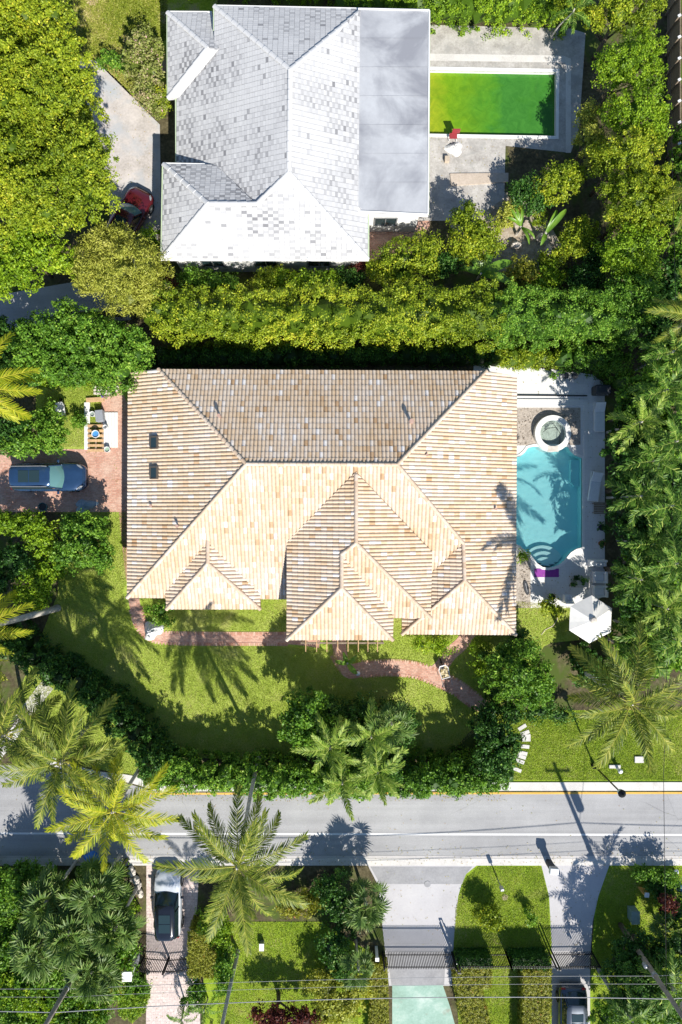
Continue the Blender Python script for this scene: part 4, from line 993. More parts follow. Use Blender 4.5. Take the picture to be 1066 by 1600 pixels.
G['coconut'] = m_plain('coconut_husk', (0.30, 0.27, 0.06), 0.6)

# coconut palms -------------------------------------------------
palm('coco', 'tall coconut palm with its crown over the road kerb, right of the silver car', (372, 1352), (405, 1182), 10, 1, 24, scale=.98, az0=.5, avoid=R(-152))
palm('cocoy', 'yellow green coconut palm over the road at left, above the blue tarp', (178, 1266), (238, 1172), 8.3, 22, 22, scale=.86)
palm('coco', 'grey green coconut palm over the left verge between side path and road', (98, 1190), (150, 1120), 8.2, 3, 22, scale=1.0)
palm('coco', 'coconut palm at the left photo edge above the pale side path', (8, 1148), (40, 1110), 7.0, 4, 19, scale=.95)
palm('coco', 'wide coconut palm on the right verge, leaning over the street lamp', (984, 1098), (900, 1042), 10, 5, 20, scale=.98)
palm('cocoy', 'leaning coconut palm with a bare pale trunk crossing the shaded lawn at left', (-40, 985), (90, 950), 5.5, 6, 18, scale=.85, tr=.23)
palm('cocoy', 'yellow coconut palm hanging in from the left edge beside the white wheelbarrow', (-42, 606), (-10, 640), 6.5, 7, 19, scale=.95)
palm('coco', 'palm with bare grey trunk rising at the right edge behind the pool hedge', (1085, 497), (1001, 543), 7, 8, 16, scale=.7)
palm('coco', 'curved palm trunk at the bottom edge beside the garden lawn', (335, 1660), (372, 1485), 7, 9, 12, scale=.5)
palm('coco', 'coconut palm peeking in at the right edge beside the timber fence', (1085, 300), (1070, 310), 5, 10, 14, scale=.6)
# feather palms (front hedge)
gfe = 'feather palms in the front hedge'
for i, (x, y, z, lab) in enumerate(((516, 1168, 4.3, 'feather palm left of the hedge group, fronds arching over the shaded lawn'), (580, 1150, 4.6, 'feather palm at the top right of the hedge group'),
                    (590, 1205, 4.4, 'feather palm over the hedge at the road side, right one'), (535, 1222, 4.0, 'feather palm over the hedge at the road side, left one'))):
    palm('adonb', lab, (x, y), (533 + (x - 533) * .92, 800 + (y - 800) * .91), z, 30 + i, 14, gfe, tr=.08, emin=-20, scale=.98)
palm('fan', 'spreading blue green palm at the edge of the front lawn beside the feather palms', (612, 1130), (606, 1098), 4.5, 36, 18, tr=.09)
ge = 'feather palms along the east boundary'
ep = [(1000, 660, 5.2), (1040, 610, 5.5), (1020, 720, 5.4), (1055, 690, 6), (1000, 775, 5), (1048, 790, 5.8), (1018, 850, 4.6), (1055, 880, 6), (1000, 905, 5.0), (1040, 950, 5.6), (1012, 990, 3.6), (1060, 1000, 5.6), (1000, 1022, 3.2), (1050, 550, 5.6)]
EL = ['beside the upper lounger', 'at the right edge below the bare grey trunk', 'third palm down, behind the gap between the loungers', 'at the right edge level with the hot tub', 'behind the lower lounger',
      'at the right edge level with the pool middle', 'behind the potted plants', 'at the right edge level with the pool steps', 'behind the white outdoor chairs', 'at the right edge level with the umbrella', 'right beside the umbrella',
      'at the right edge below the umbrella', 'just below the umbrella', 'topmost, under the leaning grey trunk']
for i, (x, y, z) in enumerate(ep):
    palm('adonb' if i in (0, 9) else 'adon', 'feather palm in the east thicket, ' + EL[i], (x, y), (533 + (x - 533) * .89, 800 + (y - 800) * .89), z, 50 + i, 13, ge, tr=.08, emin=-25, scale=1.0)
gf = 'fan palms in the lower left garden'
fp = [(75, 1405, 4.2, 'upper left one'), (150, 1395, 4.8, 'one just below the blue tarp'), (110, 1455, 5.0, 'one in the middle'), (180, 1450, 4.6, 'one nearest the silver and black car'), (60, 1480, 4.0, 'lower left one'), (145, 1515, 4.2, 'lowest one, above the pole')]
for i, (x, y, z, lab) in enumerate(fp):
    palm('fan', 'fan palm in the lower left garden, ' + lab, (x, y), (533 + (x - 533) * .9, 800 + (y - 800) * .9), z, 70 + i, 38, gf, tr=.12, emin=-30, scale=1.12)
palm('fan', 'bright fan palm beside the concrete driveway apron', (572, 1412), (566, 1386), 2.3, 81, 30, scale=1.0, tr=.12)
palm('fan', 'small fan palm in the shrubs left of the iron gate', (560, 1510), (556, 1470), 3.0, 82, 20, scale=.8, tr=.1)
palm('fan', 'fan palm in shade under the utility pole at lower right', (1040, 1450), (1022, 1432), 1.8, 83, 20, scale=.8, tr=.1)
palm('adon', 'glossy palm at the bottom right corner, left one', (985, 1590), (935, 1515), 4.4, 84, 16, 'palms in the bottom right corner', scale=.95)
palm('adon', 'glossy palm at the bottom right corner, right one', (1052, 1545), (995, 1480), 4.6, 85, 16, 'palms in the bottom right corner', scale=1.0)
palm('adon', 'small palm beside the pink paver driveway at the bottom edge', (285, 1590), (290, 1565), 1.6, 86, 10, scale=.5, tr=.06)
palm('adon', 'tiny palm shrub at the bottom edge beside the curved trunk', (320, 1575), (325, 1560), 1.4, 87, 10, scale=.55, tr=.06)
palm('adon', 'palm with pale stem over the hedge at the top of the photo', (895, 20), (860, 60), 4.0, 88, 8, scale=.7, tr=.06)

# broadleaf trees ----------------------------------------------------
thicket('shade_tree', 'huge yellow green tree filling the upper left corner beside the old driveway', 'tree', [(-60, -40), (60, -30), (95, 30), (110, 80), (140, 150), (146, 230), (140, 300), (110, 360), (60, 350), (-60, 380)], 7.5, 'yellow', 101, step=33, r=32, rz=1.3, jz=.8, tr=.3, dens=6.5, nl=54, size=.14)
thicket('shade_tree', 'lower yellow green tree at the left edge above the shaded side street', 'tree', [(-40, 350), (60, 345), (110, 385), (90, 420), (40, 440), (-40, 440)], 4.0, 'bright', 102, step=27, r=22, rz=1.0, size=.16)
plant('spiky_tree', 'pale olive tree with spiky twigs covering the rear of the red car', 'tree', 187, 420, 5.0, [(0, 0, 5.4, 45, 42, 1.6), (-40, 10, 4.8, 32, 28, 1.2), (38, -8, 4.8, 30, 30, 1.2), (10, 42, 4.6, 34, 26, 1.1), (-12, -42, 4.8, 34, 24, 1.1), (42, 30, 4.4, 24, 22, 1.0), (-42, -22, 4.5, 24, 20, 1.0)], 'olive', 103, dens=8, nl=46, rc=.4, size=.20, asp=.22, rough=.2)
plant('flowering_shrub', 'pink flowering shrub beside the old driveway and the white roofed house', 'shrub', 228, 100, 2.2, [(-5, -30, 2.4, 24, 22, .9), (8, 5, 2.3, 24, 26, .9), (5, 38, 2.0, 20, 22, .8), (-18, 0, 2, 18, 22, .8), (15, 62, 1.6, 14, 16, .6)], 'pink', 104, size=.14, dens=8)
plant('shrub', 'yellow shrub at the corner of the old driveway against the house wall', 'shrub', 252, 160, 1.3, [(0, 0, 1.4, 12, 18, .6)], 'yellow', 105, trunk=False, dens=9)
plant('shrub', 'small dark green shrub at the top of the old driveway', 'shrub', 170, 92, 1.0, [(0, 0, 1.1, 17, 11, .5), (22, 10, .9, 13, 9, .4)], 'mid', 106, trunk=False, dens=9)
plant('shrub', 'green bush between the red car and the white roofed house', 'shrub', 235, 378, 2.6, [(0, 0, 2.6, 17, 20, .9), (-8, 14, 2.4, 14, 12, .8)], 'bright', 107, dens=8)
thicket('laurel_thicket', 'broad dense green thicket between the side street and the left lawn', 'shrub', [(40, 515), (95, 500), (170, 508), (225, 520), (226, 555), (190, 588), (130, 588), (70, 578), (40, 556)], 4.2, 'mid', 108, step=24, r=22, rz=1.1, jz=.5, size=.16, dens=6.5)
hedge('clipped_hedge', 'clipped lime green south edge of the thicket above the wheelbarrow', [(62, 588), (120, 590), (188, 588)], 1.3, 2.9, 'bright', 109, dens=10, hw=.1, wob=.1)
hedge('tall_hedge', 'very tall yellow green hedge between the two houses, in front of the white roofed house', [(262, 508), (420, 512), (600, 514), (760, 512)], [2.9, 3.1, 3.4, 3.4], [4.6, 4.8, 5.0, 4.9], 'yellow', 110, dens=8.5, size=.125, wob=.3, hw=.2, shape=3.0, nl=48, rc=.31)
hedge('tall_hedge', 'tall green hedge on the right between the two pools, darker than the hedge beside it', [(755, 512), (870, 516), (960, 522)], [3.4, 3.2, 3.0], [4.9, 4.7, 4.4], 'mid', 111, dens=8.5, size=.12, wob=.25, hw=.2, shape=3.0, nl=50, rc=.31)
hedge('back_hedge', 'tall bright hedge behind the green pool at the top of the photo', [(540, 22), (700, 30), (880, 32)], 2.2, [2.2, 2.6, 3.0], 'bright', 112, dens=9, hw=.12, wob=.15)
hedge('back_hedge', 'hedge at the top edge above the white roof', [(250, -28), (420, -20), (560, -14)], 2.2, 2.6, 'bright', 113, dens=8)
gt = 'trees along the right boundary'
for i, (x, y, z, leaf, bl, lab) in enumerate((
    (970, 15, 4.4, 'yellow', [(0, 0, 4.4, 34, 24, 1.1), (38, 4, 4.2, 24, 24, 1), (-34, 10, 3.6, 22, 18, .9), (-70, -10, 3.4, 24, 16, .8)], 'yellow green tree top right, above the corner of the green pool deck'),
    (985, 95, 5.0, 'bright', [(0, 0, 5, 40, 30, 1.2), (25, -25, 4.8, 24, 24, 1), (-28, 12, 4.4, 24, 22, 1), (26, 26, 4.6, 24, 22, 1)], 'rounded green tree right of the top corner of the green pool'),
    (1000, 170, 5.2, 'bright', [(0, 0, 5.2, 38, 32, 1.3), (-34, 6, 4.4, 22, 24, 1), (18, 28, 4.8, 24, 22, 1)], 'green tree level with the middle of the green pool'),
    (975, 240, 5.2, 'yellow', [(0, 0, 5.2, 36, 30, 1.2), (34, -12, 5, 24, 26, 1.1), (-32, 6, 4.2, 20, 24, .9), (20, 25, 5, 26, 24, 1)], 'yellow green tree just below the level of the green pool'),
    (1000, 310, 5.5, 'yellow', [(0, 0, 5.6, 40, 30, 1.3), (32, -22, 5.2, 24, 24, 1.1), (-34, -12, 4.8, 22, 24, 1), (18, 26, 5.2, 30, 22, 1.1), (-24, 22, 4.8, 24, 22, 1)], 'bright tree bulging towards the right edge, widest of its row'),
    (985, 385, 5.0, 'bright', [(0, 0, 5, 38, 30, 1.2), (28, -10, 4.8, 24, 26, 1), (-22, 18, 4.4, 24, 22, 1), (14, 30, 4.6, 24, 20, 1)], 'green tree below the widest tree of the right row'),
    (985, 455, 4.4, 'mid', [(0, 0, 4.4, 34, 28, 1.1), (26, -16, 4.2, 22, 22, .9), (-26, 12, 4, 22, 20, .9), (20, 26, 4, 22, 20, .9)], 'dark green tree where the right row meets the tall hedge'),
    (925, 215, 3.2, 'olive', [(0, 0, 3.2, 18, 26, .9), (-6, -34, 2.6, 14, 18, .7), (6, 30, 3, 16, 20, .8)], 'small olive tree at the inner side of the right row beside the deck corner'))):
    plant('boundary_tree', lab, 'tree', x, y, z, bl, leaf, 120 + i, gt, dens=8, size=.13, nl=48)
gs = 'rounded shrubs behind the white roofed house'
for i, (x, y, z, leaf, bl, lab) in enumerate((
    (632, 405, 3.0, 'yellow', [(0, 0, 3, 38, 26, 1), (-30, 14, 2.8, 26, 20, .9), (28, -18, 2.8, 24, 24, .9), (-8, 26, 2.6, 30, 20, .8), (30, 10, 2.8, 22, 20, .9)], 'wide yellow green shrub against the corner of the white roof'),
    (742, 360, 3.0, 'yellow', [(0, 0, 3, 30, 26, 1), (-16, -22, 2.8, 22, 20, .9), (18, 16, 2.8, 24, 20, .9), (-14, 20, 2.8, 24, 20, .9)], 'yellow green shrub in the middle of the old patio'),
    (875, 283, 3.0, 'yellow', [(0, 0, 3, 28, 24, 1), (18, -10, 2.8, 18, 18, .8), (-14, 12, 2.6, 20, 18, .8)], 'yellow green shrub just below the green pool deck corner'),
    (905, 370, 2.6, 'yellow', [(0, 0, 2.6, 22, 22, .9), (12, -10, 2.4, 16, 16, .7), (-10, 12, 2.4, 18, 16, .7)], 'small yellow green shrub right of the big paddle leaves'),
    (825, 295, 2.2, 'dark', [(0, 0, 2.2, 22, 18, .8), (-18, 14, 2, 14, 14, .7), (12, 20, 2.2, 18, 16, .7)], 'dark shrub at the patio edge between two lit shrubs'),
    (812, 425, 1.8, 'rusty', [(0, 0, 1.8, 20, 20, .7), (22, 8, 1.8, 18, 16, .7)], 'rusty green shrub among the rocks'),
    (855, 430, 2.0, 'bright', [(0, 0, 2, 24, 16, .7), (-8, 12, 1.8, 20, 12, .6)], 'low green shrub near the tall hedge at the end of the old patio'),
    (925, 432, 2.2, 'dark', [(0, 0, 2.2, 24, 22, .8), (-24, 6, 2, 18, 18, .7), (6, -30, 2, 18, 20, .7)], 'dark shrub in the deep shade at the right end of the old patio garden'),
    (795, 330, 1.5, 'olive', [(0, 0, 1.5, 15, 13, .6), (-10, 16, 1.4, 12, 12, .5)], 'olive shrub at the edge of the old patio paving'),
    (700, 412, 2.0, 'dark', [(0, 0, 2.0, 22, 14, .7), (-16, 8, 1.8, 16, 12, .6)], 'dark shrub between the two wide yellow green shrubs'),
    (866, 402, 1.8, 'yellow', [(0, 0, 1.8, 17, 13, .6), (-16, 8, 1.6, 13, 11, .5)], 'yellow green shrub growing over the pale rocks'),
    (480, 440, 2.8, 'bright', [(0, 0, 2.8, 26, 16, .9), (-36, -4, 2.4, 20, 14, .8), (32, 2, 2.6, 20, 16, .8)], 'bright bush below the white wall, in the middle'),
    (430, 438, 2.4, 'yellow', [(0, 0, 2.4, 22, 16, .8), (-20, 2, 2.2, 16, 14, .7)], 'yellow green bush below the white wall, left of the middle one'),
    (330, 442, 2.2, 'mid', [(0, 0, 2.2, 24, 16, .8), (-30, -4, 2.2, 22, 14, .8), (28, 4, 2, 18, 14, .7)], 'green bush at the left end of the white wall'),
    (545, 435, 2.0, 'dark', [(0, 0, 2, 18, 15, .7), (14, 8, 1.8, 14, 14, .6)], 'dark bush below the corner of the white house'))):
    plant('shrub', lab, 'shrub', x, y, z, bl, leaf, 140 + i, gs, dens=9, size=.13, asp=.62, nl=46)
plant('shrub', 'red leaved shrub under the corner of the white roof', 'shrub', 560, 418, 1.6, [(0, 0, 1.6, 13, 10, .6)], 'red', 155, trunk=False, dens=10)
plant('shrub', 'red leaved shrub by the white post between tree and hedge', 'shrub', 262, 448, 1.4, [(0, 0, 1.4, 11, 16, .5), (10, 22, 1.2, 12, 14, .5)], 'red', 156, trunk=False, dens=9)
plant('shrub', 'small yellow shrub in front of the traveller palm leaves', 'shrub', 843, 342, 1.5, [(0, 0, 1.5, 10, 9, .5)], 'yellow', 157, trunk=False, dens=10)
hedge('hedge_row', 'lit lime hedge at the top of the pool terrace', [(770, 562), (870, 564)], 1.0, 1.7, 'yellow', 160, dens=12, hw=.2)
hedge('hedge_row', 'shaded green hedge along the top right of the pool terrace', [(870, 564), (950, 568), (962, 600)], 1.5, 2.4, 'mid', 161, dens=10, hw=.2)
hedge('shade_fill_hedge', 'hedge of shade-dark leaves filling the shadowed gap north of the tiled house', [(240, 562), (500, 560), (765, 560)], .9, 1.6, 'dark', 162, dens=9, hw=.3)  # dark leaf tone carries the house's shadow across this gap
for i, (poly, z, leaf, lab) in enumerate((
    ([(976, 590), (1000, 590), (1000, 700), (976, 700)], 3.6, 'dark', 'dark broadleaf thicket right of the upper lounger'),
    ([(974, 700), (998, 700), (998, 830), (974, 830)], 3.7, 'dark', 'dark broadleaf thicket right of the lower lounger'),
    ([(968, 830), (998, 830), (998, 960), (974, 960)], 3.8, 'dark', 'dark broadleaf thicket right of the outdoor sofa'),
    ([(990, 570), (1090, 540), (1090, 720), (990, 720)], 3.6, 'mid', 'dense green thicket under the east palms, upper part'),
    ([(990, 720), (1090, 720), (1090, 880), (990, 880)], 3.6, 'dark', 'dense green thicket under the east palms, middle part'),
    ([(985, 880), (1090, 880), (1090, 1060), (975, 1040)], 3.2, 'mid', 'dense green thicket under the east palms, lower part'),
    ([(1005, 440), (1075, 400), (1090, 540), (1000, 560)], 3.0, 'dark', 'dark thicket around the bare trunk at the right edge'),
    ([(1045, 200), (1090, 200), (1090, 400), (1050, 400)], 2.6, 'mid', 'green thicket behind the timber fence at the right edge'))):
    thicket('thicket', lab, 'shrubs', poly, z, leaf, 170 + i, step=26, r=22, rz=.9, jz=.7, group='thickets on the east boundary', size=.19, dens=6, nl=34, asp=.6)
plant('broadleaf_tree', 'dark green tree with rounded crown below the right corner of the tiled roof', 'tree', 815, 1050, 4.0, [(0, 0, 4.2, 34, 34, 1.3), (28, 12, 3.8, 24, 24, 1), (-26, 16, 3.6, 26, 24, 1), (10, -32, 3.6, 24, 18, .9), (-22, -16, 3.6, 22, 22, .9), (14, 32, 3.4, 28, 20, .9)], 'mid', 180, size=.19, asp=.45, dens=7)
thicket('shrub', 'dark shrubs added for palm shade on bare ground between umbrella and right coconut palm', 'shrubs', [(885, 1015), (965, 1005), (965, 1070), (880, 1075)], 1.6, 'dark', 191, step=26, r=17, rz=.7, trunk=False, size=.15)  # added dark foliage stands in for palm shade on the ground
plant('shrub', 'dark shrub against the roof corner above the rounded tree', 'shrub', 812, 1000, 2.4, [(0, 0, 2.4, 14, 16, .8), (-20, 22, 2.2, 16, 16, .8), (-40, 30, 2, 14, 14, .7)], 'dark', 181)
plant('shrub', 'low dark shrubs between the rounded tree and the stepping stones', 'shrub', 800, 1110, 1.8, [(0, 0, 1.8, 30, 16, .7), (40, 2, 1.6, 30, 14, .6), (75, 8, 1.3, 26, 12, .5), (-26, -22, 1.8, 16, 18, .7)], 'dark', 182, trunk=False)
plant('shrub', 'yellow shrub beside the brick path junction at the right', 'shrub', 752, 1022, 1.4, [(0, 0, 1.4, 13, 18, .6), (-4, 26, 1.2, 11, 14, .5)], 'bright', 183, trunk=False)
plant('shrub', 'bright bush under the eave left of the brick path branch', 'shrub', 678, 1006, 1.2, [(0, 0, 1.2, 20, 12, .5), (-18, 2, 1.1, 14, 9, .4), (14, 8, 1.1, 14, 10, .4)], 'bright', 184, trunk=False)
plant('broadleaf_tree', 'round green tree on the front lawn left of the feather palms', 'tree', 478, 1118, 4.2, [(0, 0, 4.3, 28, 30, 1.2), (-16, 20, 4, 22, 22, 1), (18, 24, 3.8, 22, 22, 1), (8, -22, 3.8, 20, 16, .9)], 'mid', 185, size=.2)
thicket('shrub', 'dark undergrowth under the feather palms of the front hedge', 'shrubs', [(505, 1100), (640, 1090), (650, 1200), (500, 1210)], 2.6, 'dark', 186, step=26, r=20, rz=.9, trunk=False)
hedge('front_hedge', 'tall dark front hedge along the road, right of the feather palms', [(615, 1199), (700, 1198), (775, 1190)], [2.1, 2.1, 2.3], [3.2, 3.3, 3.3], 'mid', 187, dens=9, size=.17, hw=.25, wob=.3, shape=2.3)
hedge('front_hedge', 'tall dark front hedge along the road, left of the feather palms', [(255, 1186), (360, 1198), (480, 1200), (620, 1199)], [2.1, 2.1, 2.1, 2.1], [3.1, 3.0, 3.0, 3.2], 'mid', 188, dens=9, size=.17, hw=.25, wob=.3, shape=2.3)
plant('shrub', 'dark rounded bush at the right end of the front hedge', 'shrub', 775, 1150, 3.6, [(0, 0, 3.6, 32, 34, 1.2), (-4, 40, 3.6, 28, 26, 1.1), (-14, -24, 3, 24, 20, 1), (14, 22, 3.2, 20, 24, 1)], 'dark', 189, size=.17)
hedge('diagonal_hedge', 'dark hedge running diagonally along the left side of the front lawn', [(28, 985), (90, 1035), (160, 1075), (225, 1130), (262, 1180)], [1.7, 1.8, 1.8, 1.8, 1.9], [2.8, 2.9, 3.0, 3.2, 3.5], 'dark', 190, dens=9, size=.18, hw=.3, wob=.35, shape=2.2)
gl = 'shrubs on the left edge beside the driveway'
for i, (x, y, z, leaf, bl, lab) in enumerate((
    (132, 848, 2.8, 'mid', [(0, 0, 2.9, 32, 28, 1.1), (-24, 20, 2.6, 24, 22, .9), (22, 18, 2.4, 24, 22, .9), (0, -24, 2.6, 34, 18, .9)], 'large leafy shrub below the blue car, nearest the roof'),
    (40, 822, 2.4, 'bright', [(0, 0, 2.4, 34, 18, .9), (-40, -4, 2.4, 28, 16, .9), (24, 26, 2.2, 24, 22, .8)], 'bright shrub below the rear of the blue car'),
    (60, 905, 2.2, 'bright', [(0, 0, 2.2, 26, 24, .8), (-10, 26, 2, 24, 18, .7), (24, -14, 2, 18, 18, .7)], 'yellow green shrub above the bare leaning trunk'),
    (15, 880, 2.6, 'dark', [(0, 0, 2.6, 30, 26, .9), (-20, 30, 2.4, 26, 24, .9)], 'dark shrub at the left edge under the palm fronds'),
    (70, 672, 2.4, 'mid', [(0, 0, 2.4, 26, 24, .9), (-30, 22, 2.6, 34, 16, .9), (10, -24, 2, 16, 16, .7), (18, 12, 2, 16, 18, .7)], 'leafy shrub above the blue car beside the lawn'),
    (15, 668, 2.8, 'dark', [(0, 0, 2.8, 30, 24, .9), (-20, 22, 2.6, 28, 20, .9)], 'dark shrub at the left edge under the yellow palm'),
    (30, 590, 2.6, 'dark', [(0, 0, 2.6, 26, 20, .9), (-26, -16, 2.8, 26, 20, .9), (28, -18, 2.4, 18, 16, .8)], 'dark shrub at the left edge above the yellow palm'),
    (22, 540, 2.6, 'dark', [(0, 0, 2.6, 28, 22, .9), (-22, -22, 2.6, 22, 20, .9)], 'dark shrub at the left edge below the shaded street'))):
    plant('shrub', lab, 'shrub', x, y, z, bl, leaf, 200 + i, gl, size=.17, dens=8, nl=38)
plant('shrub', 'small dark shrub tucked against the roof edge above the white bag', 'shrub', 250, 955, 1.6, [(0, 0, 1.6, 15, 15, .7), (8, 14, 1.4, 11, 10, .5)], 'mid', 215, trunk=False, size=.15)
plant('sapling', 'tiny sapling beside the building materials', 'shrub', 128, 660, .9, [(0, 0, .9, 8, 5, .35), (-10, -4, .8, 5, 8, .3)], 'mid', 216, dens=10, tr=.03)
gb = 'shrubs and clipped hedges in the lower gardens'
thicket('undergrowth', 'shaded undergrowth filling the lower left garden', 'shrubs', [(-30, 1362), (185, 1366), (195, 1480), (180, 1600), (-30, 1640)], 2.0, 'mid', 220, step=30, r=24, rz=.8, trunk=False, size=.18, nl=34)
plant('shrub', 'bright round shrub beside the white stones at the road kerb', 'shrub', 183, 1368, 2.0, [(0, 0, 2, 14, 18, .8)], 'bright', 221, gb)
plant('shrub', 'ragged shrub along the left side of the pink driveway', 'shrub', 206, 1440, 1.5, [(0, 0, 1.5, 10, 30, .6), (-6, -40, 1.4, 10, 16, .5)], 'bright', 222, gb)
def boxhedge(lab, poly, h, leaf, seed, top=None):
    """clipped block; poly = photo outline of its top at height h"""
    rg = np.random.default_rng(seed); pts = [P(x, y, h) for x, y in poly]; base = sum(pts, Vector()) / len(pts); base.z = 0
    t = thing('clipped_hedge', lab, 'hedge', base, 0, 'clipped block hedges'); n = len(pts); CC = []; NN = []
    lp = [(p.x - base.x, p.y - base.y) for p in pts]
    cand = fill_poly(lp, 0.15, rg, .5)
    for x, y in cand: CC.append((x, y, h - .02 + rg.normal(0, .04))); NN.append((0, 0, 1))
    for i in range(n):
        a, b = np.array(lp[i]), np.array(lp[(i + 1) % n]); L = np.linalg.norm(b - a); k = int(L * h * 22); d = (b - a) / L
        ar = sum(lp[q][0] * lp[(q + 1) % n][1] - lp[(q + 1) % n][0] * lp[q][1] for q in range(n)); nr = np.array([d[1], -d[0]]) * (1 if ar > 0 else -1)
        for _ in range(k):
            p = a + (b - a) * rg.random(); CC.append((p[0], p[1], rg.uniform(.05, h))); NN.append((nr[0], nr[1], .2))
    CC = np.array(CC); NN = np.array(NN)
    V, F, var = clump_leaves(CC, NN, .13 * rg.uniform(.6, 1.3, len(CC)), 22, .085, .6, rg, 1.0, .7)
    me = np_mesh('foliage', V, F, var, LEAF[leaf])
    link_mesh('foliage', me, t)
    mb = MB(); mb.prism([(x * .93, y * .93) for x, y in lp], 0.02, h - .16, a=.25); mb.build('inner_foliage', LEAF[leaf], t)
    return t
boxhedge('clipped block hedge right of the pink paver driveway, beside the iron gate', [(295, 1455), (338, 1453), (338, 1528), (293, 1528)], 1.7, 'rusty', 230)
boxhedge('clipped olive hedge left of the white gate pillar', [(130, 1500), (196, 1492), (192, 1552), (130, 1556)], 1.5, 'olive', 231)
boxhedge('rounded clipped bush at the bottom left of the pink driveway', [(185, 1560), (205, 1553), (222, 1562), (224, 1585), (206, 1597), (186, 1588)], 1.4, 'bright', 232)
boxhedge('low rusty hedge left of the green driveway', [(580, 1508), (604, 1508), (608, 1660), (578, 1660)], 1.0, 'rusty', 233)
boxhedge('low rusty hedge right of the green driveway', [(708, 1520), (728, 1512), (768, 1512), (768, 1545), (752, 1548), (766, 1600), (772, 1660), (745, 1660), (716, 1570)], 1.0, 'rusty', 234)
boxhedge('clipped hedge between the lawn strip and the right driveway', [(818, 1518), (862, 1516), (860, 1600), (850, 1660), (818, 1660)], 1.3, 'rusty', 235)
boxhedge('dark low hedge behind the iron fence, left half', [(716, 1500), (770, 1500), (770, 1511), (716, 1511)], 1.3, 'dark', 236)
boxhedge('dark low hedge behind the iron fence, right half', [(800, 1500), (860, 1500), (860, 1514), (800, 1514)], 1.3, 'dark', 237)
for i, (x, y, z, leaf, bl, lab) in enumerate((
    (530, 1410, 2.2, 'dark', [(0, 0, 2.2, 26, 26, .9), (-14, -28, 1.8, 24, 16, .7), (18, 26, 2, 20, 22, .8)], 'dark bush between the tall palm and the fan palm'),
    (492, 1400, 1.4, 'rusty', [(0, 0, 1.4, 24, 18, .6), (-30, 18, 1.4, 22, 16, .6)], 'low rusty shrub under the tall palm'),
    (520, 1480, 2.4, 'dark', [(0, 0, 2.4, 22, 26, .9), (14, 30, 2.2, 20, 20, .8)], 'dark shrub right of the small garden lawn'),
    (510, 1545, 2.0, 'olive', [(0, 0, 2, 30, 24, .8), (26, 26, 2, 28, 20, .8), (50, -4, 1.8, 22, 24, .8), (0, 36, 1.8, 26, 20, .8)], 'loose olive shrub below the small garden lawn'),
    (330, 1440, 2.4, 'bright', [(0, 0, 2.4, 20, 20, .9), (18, 24, 2.2, 18, 22, .8)], 'yellow green shrub under the tall palm, right of the car'),
    (352, 1500, 2.4, 'mid', [(0, 0, 2.4, 12, 30, .9), (-2, 34, 2.2, 12, 20, .8)], 'narrow green shrub between block hedge and garden lawn'),
    (430, 1590, 2.2, 'red', [(0, 0, 2.2, 34, 14, .8), (44, 4, 2, 26, 14, .7)], 'dark reddish shrubs at the bottom edge'),
    (305, 1545, 1.5, 'mid', [(0, 0, 1.5, 14, 14, .6), (-4, 20, 1.4, 12, 12, .5)], 'small shrub below the block hedge'),
    (205, 1530, 1.4, 'mid', [(0, 0, 1.4, 20, 12, .6), (14, 16, 1.2, 14, 10, .5)], 'small shrub below the white gate pillar'),
    (50, 1560, 2.4, 'bright', [(0, 0, 2.4, 30, 26, .9), (-34, -10, 2.4, 26, 22, .9), (30, 20, 2.2, 22, 20, .8)], 'green shrub at the bottom left corner'),
    (140, 1580, 1.8, 'bright', [(0, 0, 1.8, 24, 20, .7), (10, -16, 1.6, 16, 14, .6)], 'yellow green shrub beside the leaning utility pole'),
    (763, 1434, 1.3, 'yellow', [(0, 0, 1.35, 17, 14, .6), (-7, -5, 1.25, 12, 10, .5), (7, 6, 1.2, 12, 10, .5)], 'round lime shrub on the island lawn casting a dark round shadow'),
    (829, 1436, 1.0, 'mid', [(0, 0, 1.0, 6, 8, .5)], 'tiny shrub set on a shadow spot on the island lawn near the fence'),  # stands in for a dark spot that is a small plant's shadow
    (1042, 1392, 1.0, 'dark', [(0, 0, 1.0, 22, 18, .5), (14, 34, 1.6, 24, 24, .7), (-22, -10, .8, 14, 10, .4)], 'dark shrub standing in for low shade at the right edge below the kerb'),  # dark leaves stand in for the low shade at this spot
    (1045, 1415, 1.8, 'red', [(0, 0, 2.0, 14, 12, .6)], 'purple red shrub in the shaded right garden'),
    (1000, 1490, 3.0, 'dark', [(0, 0, 3, 30, 26, 1), (34, 8, 3.2, 28, 26, 1), (66, -10, 3, 24, 30, 1), (-30, 20, 2.6, 24, 24, .9)], 'dark shrubs in front of the utility pole at lower right'),
    (1030, 1570, 3.0, 'mid', [(0, 0, 3, 34, 26, 1), (-44, 10, 2.8, 28, 24, 1), (30, 24, 3, 30, 26, 1), (-80, 20, 2.4, 24, 24, .9)], 'green shrubs at the bottom right corner'),
    (1000, 1365, 1.2, 'mid', [(0, 0, 1.2, 10, 8, .5), (22, 2, 1.4, 14, 9, .5), (44, 4, 1.5, 14, 10, .5)], 'low shrubs along the right kerb'))):
    plant('shrub', lab, 'shrub', x, y, z, bl, leaf, 240 + i, gb, trunk=z > 1.6, dens=8, size=.16)
plant('broadleaf_tree', 'dark tree in the bottom right corner left of the leaning view of the utility pole', 'tree', 1008, 1552, 4.4, [(0, 0, 4.4, 34, 30, 1.2), (-30, 14, 4, 24, 22, 1), (26, 18, 4.2, 26, 24, 1), (-10, -26, 4, 22, 18, .9)], 'dark', 271)
